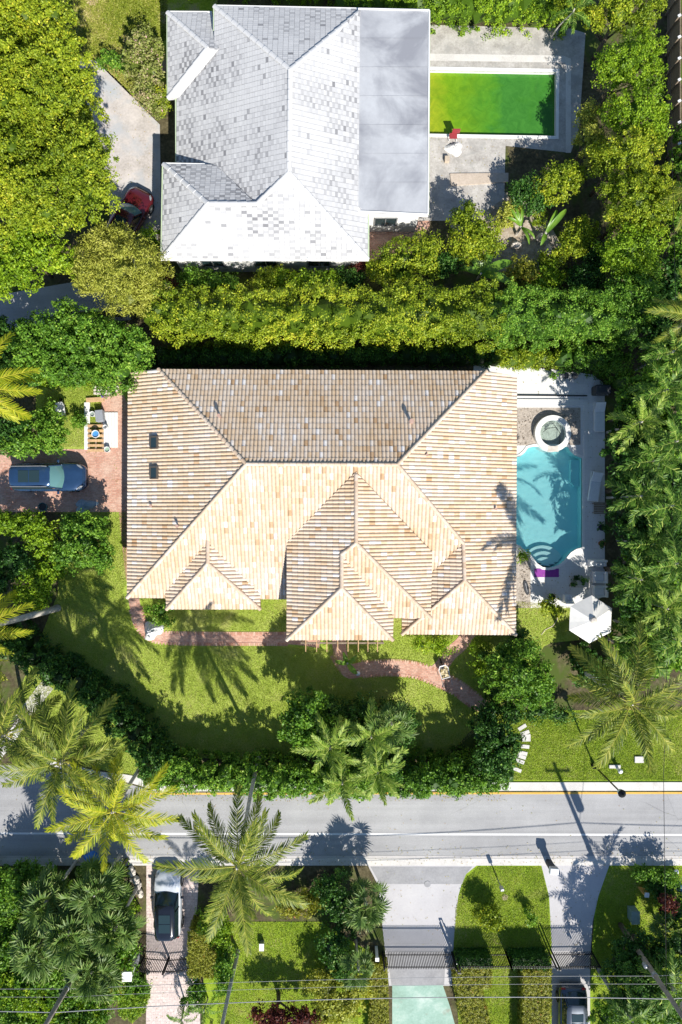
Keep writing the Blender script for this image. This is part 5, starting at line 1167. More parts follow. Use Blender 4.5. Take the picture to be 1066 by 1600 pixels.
# paddle leaves
def paddle_plant(name, label, px, py, z, leaves, seed, cat='plant'):
    base = P(px, py, z); base.z = 0; t = thing(name, label, cat, base); rr = random.Random(seed)
    for az, L, w, el in leaves:
        V = []; F = []; var = []; n = 9
        for i in range(n + 1):
            s = i / n; x = L * s * math.cos(el * (1 - s)); zz = z - .7 + L * .35 * math.sin(PI * s * .8); ww = w * math.sin(PI * (0.1 + .86 * s)) ** .7
            for k in (-1, 0, 1):
                y = k * ww / 2; dz = abs(k) * .08 + (rr.uniform(-.04, .04) if k else 0)
                V.append((x * math.cos(az) - y * math.sin(az), x * math.sin(az) + y * math.cos(az), zz + dz)); var.append(min(1, max(0, .5 + rr.uniform(-.2, .2) + (.3 if k == 0 else 0))))
            if i: b = 3 * i; F += [(b - 3, b - 2, b + 1, b), (b - 2, b - 1, b + 2, b + 1)]
        link_mesh('leaf', np_mesh('leaf', V, F, var, LEAF['banana']), t)
    mb = MB(); mb.tube([(0, 0, 0), (0, 0, z - .6)], [.12, .07], 8); mb.build('stem', G['trunk'], t)
paddle_plant('banana_plant', 'banana plant with broad paddle leaves in front of the tall hedge', 755, 422, 1.8, [(2.2, 1.9, .55, .4), (1.2, 1.8, .6, .3), (.3, 2.0, .6, .3), (-.4, 1.9, .6, .4), (3.0, 1.5, .45, .3)], 1)
paddle_plant('banana_plant', 'single long jagged paddle leaf plant below the deck corner shrub', 858, 358, 2.2, [(.85, 1.8, .36, .2), (1.15, 1.5, .3, .2), (-2.0, .9, .3, .3)], 2)
paddle_plant('banana_plant', 'spiky paddle plant in the middle of the old patio rocks', 818, 348, 1.8, [(2.3, 1.5, .22, .2), (2.0, 1.4, .2, .2), (1.6, 1.3, .2, .2), (-.8, 1.2, .2, .3), (2.7, 1.2, .2, .2), (-1.2, 1.3, .2, .2)], 3)
paddle_plant('banana_plant', 'broad leaved plant behind the lower lounger in the east thicket', 1012, 768, 4.2, [(2.2, 1.0, .5, .3), (.6, 1.0, .5, .3), (-1.0, 1.1, .55, .3)], 4)
paddle_plant('banana_plant', 'leafy paddle plant beside the front door path', 543, 1040, 1.4, [(1.9, .8, .3, .3), (.7, .8, .3, .3), (-.8, .9, .35, .3), (2.9, .8, .3, .3)], 5)
# grass tufts so the lawns have a nap
def tufts(name, label, poly, n, mat, seed, size=.065, excl=None):
    n = int(n * 1.7); rg = np.random.default_rng(seed); xs = [p[0] for p in poly]; ys = [p[1] for p in poly]
    X = rg.uniform(min(xs), max(xs), n * 2); Y = rg.uniform(min(ys), max(ys), n * 2); ins = np.zeros(len(X), bool); m = len(poly)
    for i in range(m):
        (x0, y0), (x1, y1) = poly[i], poly[(i + 1) % m]
        if y0 == y1: continue
        c = ((y0 > Y) != (y1 > Y)) & (X < (x1 - x0) * (Y - y0) / (y1 - y0) + x0); ins ^= c
    for e in (excl or []):
        e = np.array(e)
        for a, b in zip(e[:-1], e[1:]):
            d = b - a; tt = np.clip(((X - a[0]) * d[0] + (Y - a[1]) * d[1]) / (d @ d), 0, 1); ins &= np.hypot(X - a[0] - d[0] * tt, Y - a[1] - d[1] * tt) > 12
    X = X[ins][:n]; Y = Y[ins][:n]; C = np.stack([(X - 533) * S, (800 - Y) * S, np.full(len(X), .045)], 1)
    N = np.zeros_like(C); N[:, 2] = .4
    V, F = leaf_quads(C, N, size, .35, rg, 1.0, 1.0); V[:, 2] = np.maximum(V[:, 2], .018)
    pn = np.sin(C[:, 0] * .9 + 1) * np.sin(C[:, 1] * 1.1) * .12 + np.sin(C[:, 0] * .37 + C[:, 1] * .5) * .1
    pn += np.sin(C[:, 0] * 2.3 + np.sin(C[:, 1] * 1.7) * 1.5) * np.sin(C[:, 1] * 2.6 + 2) * .07 + np.sin(C[:, 0] * 6.1 + C[:, 1] * 2.2) * np.sin(C[:, 1] * 5.3 - C[:, 0]) * .06
    bare = (np.sin(C[:, 0] * 1.3 + 4) * np.sin(C[:, 1] * 1.55 + C[:, 0] * .4) > .82) & (rg.random(len(C)) < .5); pn[bare] += .32
    var = np.clip(rg.normal(.5, .15, len(C)) + pn * 1.25, 0, 1)
    o = link_mesh(name, np_mesh(name, V, F, np.repeat(var, 4), mat)); tag(o, label, 'grass', kind='stuff')
LG = m_leaf('lawn_blades', [(0.17, 0.23, 0.025), (0.33, 0.40, 0.055), (0.45, 0.50, 0.12), (0.62, 0.58, 0.26)], transl=.2)
LG2 = m_leaf('verge_blades', [(0.11, 0.20, 0.012), (0.24, 0.33, 0.03), (0.38, 0.45, 0.07), (0.58, 0.54, 0.22)], transl=.2)
W_ = [(205, 925), (212, 950), (222, 978), (240, 993), (270, 997), (340, 998), (450, 998), (500, 1004), (530, 1000), (545, 1048), (610, 1043), (650, 1047), (680, 1058), (715, 1075), (745, 1098)]
W2 = [(735, 985), (722, 1005), (703, 1022), (688, 1043), (672, 1056)]; W3 = [(210, 800), (210, 930)]
tufts('lawn_blades', 'mown grass of the front lawn around the brick paths', [(95, 800), (215, 800), (230, 915), (450, 915), (820, 940), (900, 950), (895, 985), (850, 1010), (790, 1100), (700, 1180), (460, 1185), (240, 1180), (215, 1215), (60, 1180), (30, 1080), (90, 930)], 150000, LG, 1, excl=[W_, W2, W3])
tufts('garden_blades', 'sparse grass around the white wheelbarrow', [(75, 602), (160, 602), (158, 698), (80, 700), (60, 650)], 9000, LG, 2)
tufts('verge_blades', 'bright grass of the road verge beside the street lamp', [(762, 1112), (1100, 1112), (1100, 1219), (790, 1219)], 45000, LG2, 3)
tufts('island_blades', 'bright grass of the island lawn between the driveways', [(748, 1354), (846, 1354), (857, 1400), (860, 1470), (860, 1600), (716, 1600), (709, 1470), (712, 1420), (724, 1376)], 36000, LG2, 4)
tufts('shady_blades', 'grass of the shaded lawn at the lower right', [(952, 1354), (1090, 1354), (1090, 1600), (925, 1600), (932, 1410)], 30000, LG2, 5)
tufts('garden_lawn_blades', 'grass of the small garden lawn below the tall palm', [(340, 1440), (500, 1440), (560, 1500), (560, 1600), (340, 1600)], 26000, LG2, 6)
tufts('meadow_blades', 'weedy tall grass beside the pink flowering shrub', [(95, -20), (262, -20), (260, 60), (240, 80), (205, 145), (150, 92), (100, 82)], 24000, m_leaf('weed_blades', [(0.12, 0.17, 0.012), (0.26, 0.32, 0.03), (0.42, 0.40, 0.10), (0.62, 0.48, 0.32)], transl=.2), 7, size=.16)

# ---------------------------------------------------------------- VEHICLES
def loft(mb, secs, mi=0, closed_ends=True):
    m = len(secs[0]); vs = [p for s_ in secs for p in s_]; fs = []
    for i in range(len(secs) - 1):
        for j in range(m - 1):
            a = i * m + j; fs.append((a, a + 1, a + m + 1, a + m))
    if closed_ends: fs.append(tuple(range(m))[::-1]); fs.append(tuple(range((len(secs) - 1) * m, len(secs) * m)))
    mb.add(vs, fs, mi)
def car(label, loc, rz, L, Wd, Ht, paint, roofmat=None, suv=False, sunroof=True, windm=None, rails=False, name='parked_car', hood=0.27):
    t = thing(name, label, 'car', loc, rz); w = Wd / 2; h = L / 2; sh = Ht * (0.60 if suv else 0.58)
    # x forward. (x, halfwidth, shoulder z, centre z)
    st = [(-h, .70 * w, sh * .62, sh * .64), (-h + .06, .86 * w, sh * .88, sh * .92), (-h + .25, .95 * w, sh * .98, sh * 1.02), (-h + .7, w, sh, sh * 1.03), (-.5, w, sh, sh * 1.03), (.3, w, sh * .99, sh * 1.03),
          (h - L * hood - .05, w * .995, sh * .97, sh * 1.03), (h - L * hood * .55, w * .98, sh * .92, sh * 1.0), (h - .42, w * .95, sh * .84, sh * .92), (h - .18, w * .86, sh * .74, sh * .80), (h - .04, w * .70, sh * .60, sh * .63), (h, w * .5, sh * .5, sh * .52)]
    secs = []
    for x, hw, zs, zc in st:
        s_ = [(x, -hw * .90, .22), (x, -hw, .38), (x, -hw * 1.0, zs * .72), (x, -hw * .97, zs * .92), (x, -hw * .86, zs), (x, -hw * .5, zc * .995), (x, -hw * .18, zc)]
        s_ += [(a, -b, c) for a, b, c in s_[::-1]]; secs.append(s_)
    mb = MB(); loft(mb, secs)
    body = mb.build('body', paint, t, smooth=True, fix=True); body.modifiers.new('s', 'SUBSURF').render_levels = 2; body.modifiers['s'].levels = 1
    rm0 = roofmat or paint
    # greenhouse
    xw0 = h - L * hood - .1; xw1 = xw0 - L * .13; xr1 = -h + (L * .07 if suv else L * .16); xr0 = -h + (.12 if suv else .22)
    wb, wt = w * .86, w * .70; zb = sh * .98; zt = Ht - .05
    def glass_strip(name, xb, bb, bow, xt, bt, bowt, mat):
        mb = MB(); n_ = 8; vs = []
        for row in range(3):
            f = row / 2; x_ = xb + (xt - xb) * f; b_ = bb + (bt - bb) * f; bo = bow + (bowt - bow) * f; z_ = zb + (zt - zb) * (f + .08 * math.sin(PI * f))
            for k in range(n_ + 1): y_ = -1 + 2 * k / n_; vs.append((x_ + bo * (1 - y_ * y_), b_ * y_, z_ + .015 * (1 - y_ * y_)))
        mb.add(vs, [(r_ * (n_ + 1) + k, r_ * (n_ + 1) + k + 1, (r_ + 1) * (n_ + 1) + k + 1, (r_ + 1) * (n_ + 1) + k) for r_ in range(2) for k in range(n_)]); mb.build(name, mat, t, smooth=True)
    glass_strip('windshield', xw0 - .02, wb * .90, .20, xw1, wt * .94, .10, windm or G['glass'])
    glass_strip('rear_window', xr0 + .05, wb * .74, -.10, xr1 + .05, wt * .86, -.05, G['glass'])
    for s_ in (-1, 1):
        mb = MB(); mb.add([(xw0 - .06, s_ * wb, zb), (xr0 + .05, s_ * wb, zb), (xr1 + .02, s_ * wt, zt - .01), (xw1 - .02, s_ * wt, zt - .01)], [(0, 1, 2, 3)]); mb.build('side_window', G['glass'], t)
        for a, b in (((xw0, wb * .95, zb), (xw1, wt, zt)), ((xr0 + .1, wb * .86, zb), (xr1 + .06, wt * .9, zt)), ((-.1, wb, zb), (-.15, wt, zt))): mb = MB(); mb.tube([(a[0], s_ * a[1], a[2]), (b[0], s_ * b[1], b[2])], .04, 6); mb.build('pillar', rm0, t)
    rm = roofmat or paint; mb = MB()
    xs = [xr1 - .08, xr1 - .04, xr1 + .08, xr1 + .3, (xr1 + xw1) / 2, xw1 - .2, xw1 + .02, xw1 + .10]
    secs = []
    for i, x in enumerate(xs):
        hw = wt * (.70, .84, .96, 1.03, 1.05, 1.03, .95, .85)[i]; z = zt + (-.02, 0, .02, .04, .055, .045, .01, -.02)[i]
        s_ = [(x, -hw, z - .05), (x, -hw * .96, z), (x, -hw * .5, z + .02), (x, 0, z + .03)]; s_ += [(a, -b, c) for a, b, c in s_[:-1][::-1]]; secs.append(s_)
    loft(mb, secs, closed_ends=False); ro = mb.build('roof', rm, t, smooth=True); 
    if sunroof:
        mb = MB(); ln = (xw1 - xr1) * .55; cx = (xw1 + xr1) / 2
        for dx in (-ln * .26, ln * .26): mb.box((cx + dx, 0, zt + .082), (ln * .48, wt * 1.15, .02))
        mb.build('sunroof', G['glass'], t)
    if rails:
        for s_ in (-1, 1): mb = MB(); mb.tube([(xr1, s_ * wt * .98, zt + .04), (0, s_ * wt * 1.0, zt + .12), (xw1 - .1, s_ * wt * .98, zt + .04)], .025, 6); mb.build('roof_rail', G['grey'], t)
    for sx_ in (-h + L * .19, h - L * .19):
        for s_ in (-1, 1):
            mb = MB(); r_ = .33 if not suv else .38
            mb.lathe([(r_ * .6, -.11), (r_ * .97, -.11), (r_, -.08), (r_, .08), (r_ * .97, .11), (r_ * .6, .11)], n=24, cap=False)
            wl = mb.build('wheel', G['rubber'], t); wl.location = (sx_, s_ * (w - .10), r_); wl.rotation_euler = (PI / 2, 0, 0)
            mb = MB(); mb.lathe([(.001, .05 * -s_), (r_ * .2, .07 * -s_), (r_ * .6, .09 * -s_)], n=10, cap=False); mb.build('rim', G['grey'], wl)
    for s_ in (-1, 1):
        mb = MB(); mb.box((xw0 - .25, s_ * (w + .08), sh * .98), (.14, .2, .12)); mb.build('side_mirror', rm if roofmat else paint, t, bevel=.03)
        mb = MB(); mb.add([(h - .13, s_ * w * .60, sh * .77), (h - .28, s_ * w * .80, sh * .83), (h - .50, s_ * w * .88, sh * .90), (h - .46, s_ * w * .78, sh * .92), (h - .24, s_ * w * .60, sh * .87)], [(0, 1, 2, 3, 4)]); mb.build('headlight', G['lens'], t)
        mb = MB(); mb.box((-h + .07, s_ * w * .72, sh * .86), (.06, w * .3, .14)); mb.build('tail_light', G['tail'], t, bevel=.02)
    mb = MB(); mb.box((h - .02, 0, .42), (.06, w * 1.1, .18)); mb.box((h - .9, 0, sh * .985), (.02, .02, .02)); mb.build('grille', G['black'], t, bevel=.02)
    mb = MB()
    for s_ in (-1, 1): mb.tube([(xw0 + .1, s_ * w * .3, zb + .02), (xw0 + .0, s_ * w * .3 + .35, zb + .07)], .012, 5)
    mb.build('wiper', G['black'], t)
    return t
bluep = m_paint('dark_blue_paint', (0.022, 0.06, 0.14), .22, .3)
car('dark blue suv with roof rails and sunroof parked on the red brick driveway', P(72, 745) * .975 + Vector((0, 0, 0)), 0, 4.75, 1.87, 1.7, bluep, suv=True, rails=True, windm=G['wind'])
silv = m_paint('silver_blue_paint', (0.68, 0.72, 0.78), .25, .15); blk = m_paint('gloss_black_paint', (0.012, 0.014, 0.02), .15, .2)
c_ = P(262, 1412, .7); c_.z = 0
car('silver hatchback with a gloss black roof parked nose to the road on pink pavers', c_, PI / 2, 4.35, 1.78, 1.5, silv, roofmat=blk, suv=True, hood=.30)
redp = m_paint('dark_red_paint', (0.12, 0.012, 0.018), .25, .3)
c_ = P(199, 343, .7); c_.z = 0
car('dark red car half hidden by the olive tree on the old driveway', c_, R(62), 4.5, 1.85, 1.45, redp, windm=G['wind'], hood=.30)
c_ = P(896, 1598, .7); c_.z = 0
car('dark grey car in deep shade at the bottom of the right driveway', c_, -PI / 2, 4.6, 1.85, 1.5, m_paint('dark_grey_paint', (0.10, 0.12, 0.15), .3, .4))

# ---------------------------------------------------------------- POOL TERRACE FURNITURE
def lounger(label, px, py, rz):
    b = P(px, py, .35); b.z = 0; t = thing('sun_lounger', label, 'sun lounger', b, rz, 'sun loungers by the blue pool')
    mb = MB()
    for s_ in (-1, 1): mb.box((s_ * .33, 0, .28), (.05, 1.95, .07))
    for y in (-.95, .95): mb.box((0, y, .28), (.66, .05, .07))
    mb.build('frame', G['plastic_w'], t, bevel=.01)
    for sx_ in (-.31, .31):
        for sy_ in (-.8, .8): mb = MB(); mb.box((sx_, sy_, .12), (.05, .05, .25)); mb.build('leg', G['plastic_w'], t)
    mb = MB(); mb.box((0, -.33, .36), (.66, 1.26, .09)); mb.build('seat_cushion', G['cushion'], t, bevel=.03)
    from mathutils import Euler
    mb = MB(); mb.box((0, .60, .48), (.66, .70, .09), rot=Euler((.45, 0, 0))); mb.build('backrest', G['cushion'], t, bevel=.03)
lounger('white sun lounger nearest the dark hot tub bed, upper of two', 937, 651, 0)
lounger('white sun lounger turned slightly, below the upper one by the pool edge', 930, 760, R(-8))
p = P(858, 895)
mb = MB(); mb.box((0, 0, .025), (1.62, .56, .02)); o = mb.build('pool_mat', G['purple']); o.location = (P(854, 895).x, p.y, .005); tag(o, 'purple exercise mat lying on the terrace below the pool steps', 'mat')
# umbrella
c = P(924, 968, 2.3); t = thing('sun_umbrella', 'white hexagonal sun umbrella at the lower end of the pool terrace', 'umbrella', (c.x, c.y, 0))
mb = MB(); n = 6; rim = []; ang0 = PI / 2 - .05
for i in range(6):
    a = ang0 + i * PI / 3; rim.append(Vector((1.50 * math.cos(a), 1.50 * math.sin(a), 2.2)))
top = Vector((0, 0, 2.72)); vs = [top]; K = 5
for i in range(6):
    a, b = rim[i], rim[(i + 1) % 6]
    for r_ in range(1, K + 1):
        f = r_ / K
        for q in range(3):
            p_ = top.lerp(a.lerp(b, q / 3), f); p_.z -= .05 * math.sin(PI * q / 3) * f; vs.append(p_)
def vi(i, r_, q):
    if q == 3: i = (i + 1) % 6; q = 0
    return 1 + i * K * 3 + (r_ - 1) * 3 + q
fs = []
for i in range(6):
    for q in range(3):
        fs.append((0, vi(i, 1, q), vi(i, 1, q + 1)))
        for r_ in range(1, K): fs.append((vi(i, r_, q), vi(i, r_ + 1, q), vi(i, r_ + 1, q + 1), vi(i, r_, q + 1)))
mb.add(vs, fs); cn = mb.build('canopy', G['fabric_w'], t); sm = cn.modifiers.new('s', 'SOLIDIFY'); sm.thickness = .012
for i in range(6):
    mb = MB(); mb.tube([top - Vector((0, 0, .05)), rim[i] - Vector((0, 0, .03))], .014, 5); mb.build('rib', G['wood'], t)
mb = MB(); mb.lathe([(.001, .10), (.16, .06), (.22, 0)], tuple(top), 12, cap=False); mb.build('vent_cap', G['stone'], t)
mb = MB(); mb.tube([(0, 0, 0), (0, 0, 2.75)], .03, 8); mb.build('pole', G['wood'], t)
mb = MB(); mb.lathe([(.3, 0), (.3, .08), (.06, .12)], n=16); mb.build('base', G['grey'], t)
# sofa group
def sofa(label, px, py, w, d, rz, name='outdoor_armchair', cat='chair', grp='white outdoor seats by the terrace table'):
    b = P(px, py, .4); b.z = 0; t = thing(name, label, cat, b, rz, grp)
    mb = MB(); mb.box((0, 0, .15), (w, d, .26)); mb.build('base', G['plastic_w'], t, bevel=.02)
    mb = MB(); mb.box((0, -.06, .34), (w - .24, d - .2, .13)); mb.build('seat_cushion', G['cushion'], t, bevel=.04)
    mb = MB(); mb.box((0, d / 2 - .07, .5), (w, .14, .45)); mb.build('backrest', G['fabric_w'], t, bevel=.04)
    for s_ in (-1, 1): mb = MB(); mb.box((s_ * (w / 2 - .06), -.02, .38), (.12, d - .1, .28)); mb.build('armrest', G['plastic_w'], t, bevel=.03)
sofa('white outdoor armchair in leaf shade, the upper of the seats facing the low table', 938, 902, .75, .8, -PI / 2)
sofa('white outdoor armchair just above the sun umbrella', 938, 924, .75, .85, -PI / 2)
sofa('long white bench seat at the top of the seating corner', 934, 880, 1.1, .45, 0, 'garden_bench', 'bench')
sofa('white armchair at the lower edge of the terrace beside the yellow plant', 888, 936, .5, .55, PI)
b = P(903, 908); t = thing('coffee_table', 'low stone coloured terrace table with potted plants on it', 'table', b)
mb = MB(); mb.box((0, 0, .38), (1.25, .75, .06)); mb.build('table_top', G['stone'], t, bevel=.01)
for sx_ in (-.55, .55):
    for sy_ in (-.3, .3): mb = MB(); mb.box((sx_, sy_, .175), (.06, .06, .35)); mb.build('leg', G['oldwood'], t)
def pot(label, px, py, r_, h_, mat, leaf, seed, z0=0.02, plant_r=.3, grp='potted plants on the pool terrace', name='potted_plant'):
    b = P(px, py, z0); t = thing(name, label, 'potted plant', b, 0, grp)
    mb = MB(); mb.lathe([(r_ * .7, 0), (r_, h_), (r_ * 1.08, h_), (r_ * 1.08, h_ + .03), (r_ * .9, h_ + .03), (r_ * .85, h_ - .04), (.001, h_ - .04)], n=16, cap=False); mb.build('pot', mat, t)
    me, core = crown_mesh('foliage', [(0, 0, h_ + plant_r * .8, plant_r, plant_r, plant_r * .8)], LEAF[leaf], np.random.default_rng(seed), dens=22, rc=.12, nl=18, size=.11, core=.5); add_core(me, core); link_mesh('foliage', me, t)
pot('potted plant on the low terrace table, upper left', 899, 903, .13, .2, G['fabric_d'], 'dark', 1, .41, .2)
pot('potted plant on the low terrace table, right', 909, 907, .13, .2, G['fabric_d'], 'mid', 2, .41, .22)
pot('potted plant on the low terrace table, lower', 893, 912, .1, .15, G['terracotta'], 'dark', 3, .41, .15)
pot('potted plant in shade below the slatted side table, upper of two', 938, 824, .2, .3, G['fabric_d'], 'dark', 4, .02, .32)
pot('terracotta potted plant, lower of two by the east thicket', 938, 849, .2, .3, G['terracotta'], 'dark', 5, .02, .22)
pot('small terracotta pot between the two sun loungers', 941, 706, .13, .2, G['terracotta'], 'dark', 6, .02, .12)
pot('potted plant at the lower left of the terrace table', 861, 932, .2, .3, G['terracotta'], 'dark', 7, .02, .25)
pot('tall potted plant in front of the lit lime hedge', 862, 588, .15, .3, G['fabric_d'], 'mid', 8, .02, .26)
plant('shrub', 'yellow flowering bush at the lower edge of the pool terrace', 'shrub', 862, 948, 1.2, [(0, 0, 1.2, 12, 9, .5), (8, 8, 1.1, 9, 8, .4), (-10, -4, 1, 8, 6, .4)], 'yellow', 280, trunk=False, size=.14)
plant('shrub', 'small green shrub at the roof edge beside the pool steps', 'shrub', 815, 868, 1.2, [(0, 0, 1.2, 8, 8, .4)], 'bright', 281, trunk=False)
t = thing('side_table', 'grey slatted side table between lounger and potted plants', 'table', P(934, 794)); mb = MB()
for i in range(7): mb.box((0, -.33 + i * .11, .4), (.8, .09, .03))
mb.build('table_top', G['oldwood'], t)
for sx_ in (-.35, .35):
    for sy_ in (-.3, .3): mb = MB(); mb.box((sx_, sy_, .19), (.05, .05, .38)); mb.build('leg', G['oldwood'], t)
t = thing('covered_grill', 'dark covered grill in the shaded upper corner of the pool terrace', 'grill', P(935, 612)); mb = MB(); mb.box((0, 0, .5), (1.0, .6, .98)); mb.build('cover', G['fabric_d'], t, bevel=.12); mb = MB(); mb.tube([(-.4, -.33, .7), (.4, -.33, .7)], .02, 6); mb.build('handle', G['grey'], t)
for i, (px, lab) in enumerate(((879, 'left dark terrace stool with thin legs below the hedge'), (893, 'right dark terrace stool with thin legs below the hedge'))):
    t = thing('bar_stool', lab, 'stool', P(px, 590), .3 * i, 'dark stools on the pool terrace'); mb = MB(); mb.lathe([(.2, .62), (.22, .66), (.001, .67)], n=14, cap=False); mb.build('seat', G['fabric_d'], t)
    for k in range(4): a = k * PI / 2 + .6; mb = MB(); mb.tube([(.12 * math.cos(a), .12 * math.sin(a), .62), (.24 * math.cos(a), .24 * math.sin(a), 0)], .015, 5); mb.build('leg', G['black'], t)
mb = MB(); mb.tube([P(870, 955, .04), P(871, 968, .04), P(864, 978, .04), P(852, 984, .04), P(846, 992, .04)], .025, 6); tag(mb.build('garden_hose', G['wall_cream']), 'pale garden hose curving over the small corner lawn', 'hose')
t = thing('surfboard', 'dark oval board lying on the gravel bed by the roof edge', 'board', P(822, 918)); mb = MB(); mb.prism([(.17 * math.cos(a) , .5 * math.sin(a)) for a in [2 * PI * k / 18 for k in range(18)]], .03, .09); o = mb.build('deck', G['fabric_d'], t, bevel=.02); o.rotation_euler.z = .2; mb = MB(); mb.prism([(-.02, -.3), (.02, -.3), (.02, .3), (-.02, .3)], .09, .11); o = mb.build('stripe', G['grey'], t); o.rotation_euler.z = .2
# heap of white cloth
def cloth_heap(name, label, cat, px, py, r_, h_, mat, seed, loc_z=0.02, aspect=1.0, rz=0, part=None, extra=None):
    rg = random.Random(seed); V = [(0, 0, h_ * .8)]; F = []; nr, na = 6, 22
    for i in range(1, nr + 1):
        for k in range(na):
            a = 2 * PI * k / na; f = i / nr; rr = r_ * f * (1 + .22 * math.sin(a * 3 + seed) * f + .08 * math.sin(a * 7 + seed) * f)
            V.append((rr * math.cos(a), rr * math.sin(a) * aspect, max(.0, h_ * (1 - f ** 1.7) * (1 + .25 * math.sin(a * 5 + i + seed)) + (0 if i == nr else rg.uniform(-.04, .04)))))
    for k in range(na): F.append((0, 1 + k, 1 + (k + 1) % na))
    for i in range(1, nr):
        for k in range(na): a0 = 1 + (i - 1) * na + k; a1 = 1 + (i - 1) * na + (k + 1) % na; F.append((a0, a0 + na, a1 + na, a1))
    mb = MB(); mb.add(V, F); o = mb.build(name, mat, smooth=True); o.location = P(px, py); o.location.z = loc_z; o.rotation_euler.z = rz; tag(o, label, cat); return o
cloth_heap('white_bag', 'crumpled white tarpaulin bag on the brick path below the roof corner', 'bag', 239, 985, .66, .75, G['plastic_w'], 3, aspect=.85, rz=.6)
cloth_heap('cloth_heap', 'pale crumpled sheet lying on the old patio beside the green pool', 'sheet', 710, 233, .55, .28, G['fabric_w'], 5, aspect=.8)
cloth_heap('plastic_sheet', 'blue grey sheet covering something at the shrubs right of the dark blue car', 'sheet', 134, 790, .72, .32, m_plain('blue_grey_sheet', (.30, .42, .50), .5), 8, aspect=.55, rz=.2)
cloth_heap('blue_tarp', 'blue tarp beside the road kerb under the yellow coconut palm', 'tarp', 146, 1340, .6, .45, G['tarp'], 9, aspect=.6, rz=-.4)
t = thing('deck_chair', 'red and white folding chair tipped over beside the green pool', 'chair', P(707, 217)); mb = MB(); mb.box((0, 0, .35), (.5, .35, .05)); mb.build('seat', G['redplastic'], t)
mb = MB(); mb.box((.15, .18, .6), (.5, .06, .45)); mb.build('backrest', G['redplastic'], t)
for s_ in (-1, 1):
    for y_ in (-.15, .15): mb = MB(); mb.tube([(s_ * .22, y_, .35), (s_ * .25, y_ * 1.3, 0)], .02, 6); mb.build('leg', G['plastic_w'], t)
mb = MB(); mb.box((0, 0, .15), (.3, .35, .3)); o = mb.build('cinder_block', m_plain('tan_block', (.5, .42, .33), .8), bevel=.01); o.location = P(698, 251); tag(o, 'small tan block standing on the old patio', 'block')
cw = P(257, 452, 1.2); t = thing('white_post', 'thin white post between the olive tree and the tall hedge', 'post', (P(277, 466)).to_tuple()); mb = MB(); mb.tube([(0, 0, 0), (0, 0, 2.6)], .05, 8); mb.build('post', G['trim_white'], t); mb = MB(); mb.box((0, 0, 2.65), (.16, .16, .08)); mb.build('cap', G['trim_white'], t)

# ---------------------------------------------------------------- GARDEN ITEMS
def barrow(label, px, py, rz, mat, load=None, name='wheelbarrow'):
    t = thing(name, label, 'wheelbarrow', P(px, py), rz, None)
    mb = MB(); b = [(-.28, -.45), (.28, -.45), (.33, .2), (.2, .42), (-.2, .42), (-.33, .2)]; n = 6
    lo = [(x * .62, y * .62, .38) for x, y in b]; hi = [(x, y, .66) for x, y in b]; hi2 = [(x * .93, y * .93, .66) for x, y in b]; lo2 = [(x * .58, y * .58, .41) for x, y in b]
    mb.add(lo + hi + hi2 + lo2, [(i, (i + 1) % n, n + (i + 1) % n, n + i) for i in range(n)] + [(n + i, n + (i + 1) % n, 2 * n + (i + 1) % n, 2 * n + i) for i in range(n)] + [(2 * n + i, 2 * n + (i + 1) % n, 3 * n + (i + 1) % n, 3 * n + i) for i in range(n)] + [tuple(range(3 * n, 4 * n)), tuple(range(n))[::-1]])
    mb.build('tray', mat, t)
    for s_ in (-1, 1):
        mb = MB(); mb.tube([(s_ * .08, .62, .2), (s_ * .2, .1, .36), (s_ * .3, -.6, .6), (s_ * .3, -.95, .62)], .022, 7); mb.build('handle', G['grey'], t)
        mb = MB(); mb.tube([(s_ * .2, -.2, .4), (s_ * .25, -.35, 0)], .018, 6); mb.build('leg', G['black'], t)
    mb = MB(); mb.lathe([(.12, -.04), (.19, -.03), (.19, .03), (.12, .04)], n=18, cap=False); w_ = mb.build('wheel', G['rubber'], t); w_.location = (0, .62, .19); w_.rotation_euler = (0, PI / 2, 0)
    if load:
        mb = MB(); rg = random.Random(5)
        for _ in range(26): mb.box((rg.uniform(-.2, .2), rg.uniform(-.32, .28), .55 + rg.uniform(0, .1)), (.14, .10, .08), rg.uniform(0, 3), a=rg.random())
        mb.build('load', m_var('barrow_load', [(.3, .22, .08), (.7, .6, .4)]), t)
    return t
barrow('white wheelbarrow loaded with rubble standing where the brick paths meet', 692, 1046, R(15), G['plastic_w'], True)
barrow('pale wheelbarrow with a dark inside parked on the left lawn', 100, 641, R(10), G['plastic_w'])
mb = MB(); mb.tube([P(697, 1058, .1), P(697, 1078, .1)], .025, 6); tag(mb.build('rake_handle', G['oldwood']), 'thin dark pole lying on the path below the rubble wheelbarrow', 'pole')
# lit garden lamp by the door path
t = thing('garden_lantern', 'white garden lantern beside the front door path', 'lantern', P(559, 1048)); mb = MB(); mb.tube([(0, 0, 0), (0, 0, .5)], .03, 8); mb.build('post', G['black'], t); mb = MB(); mb.lathe([(.08, .5), (.14, .75), (.16, .77), (.03, .85)], n=8); mb.build('shade', G['plastic_w'], t)
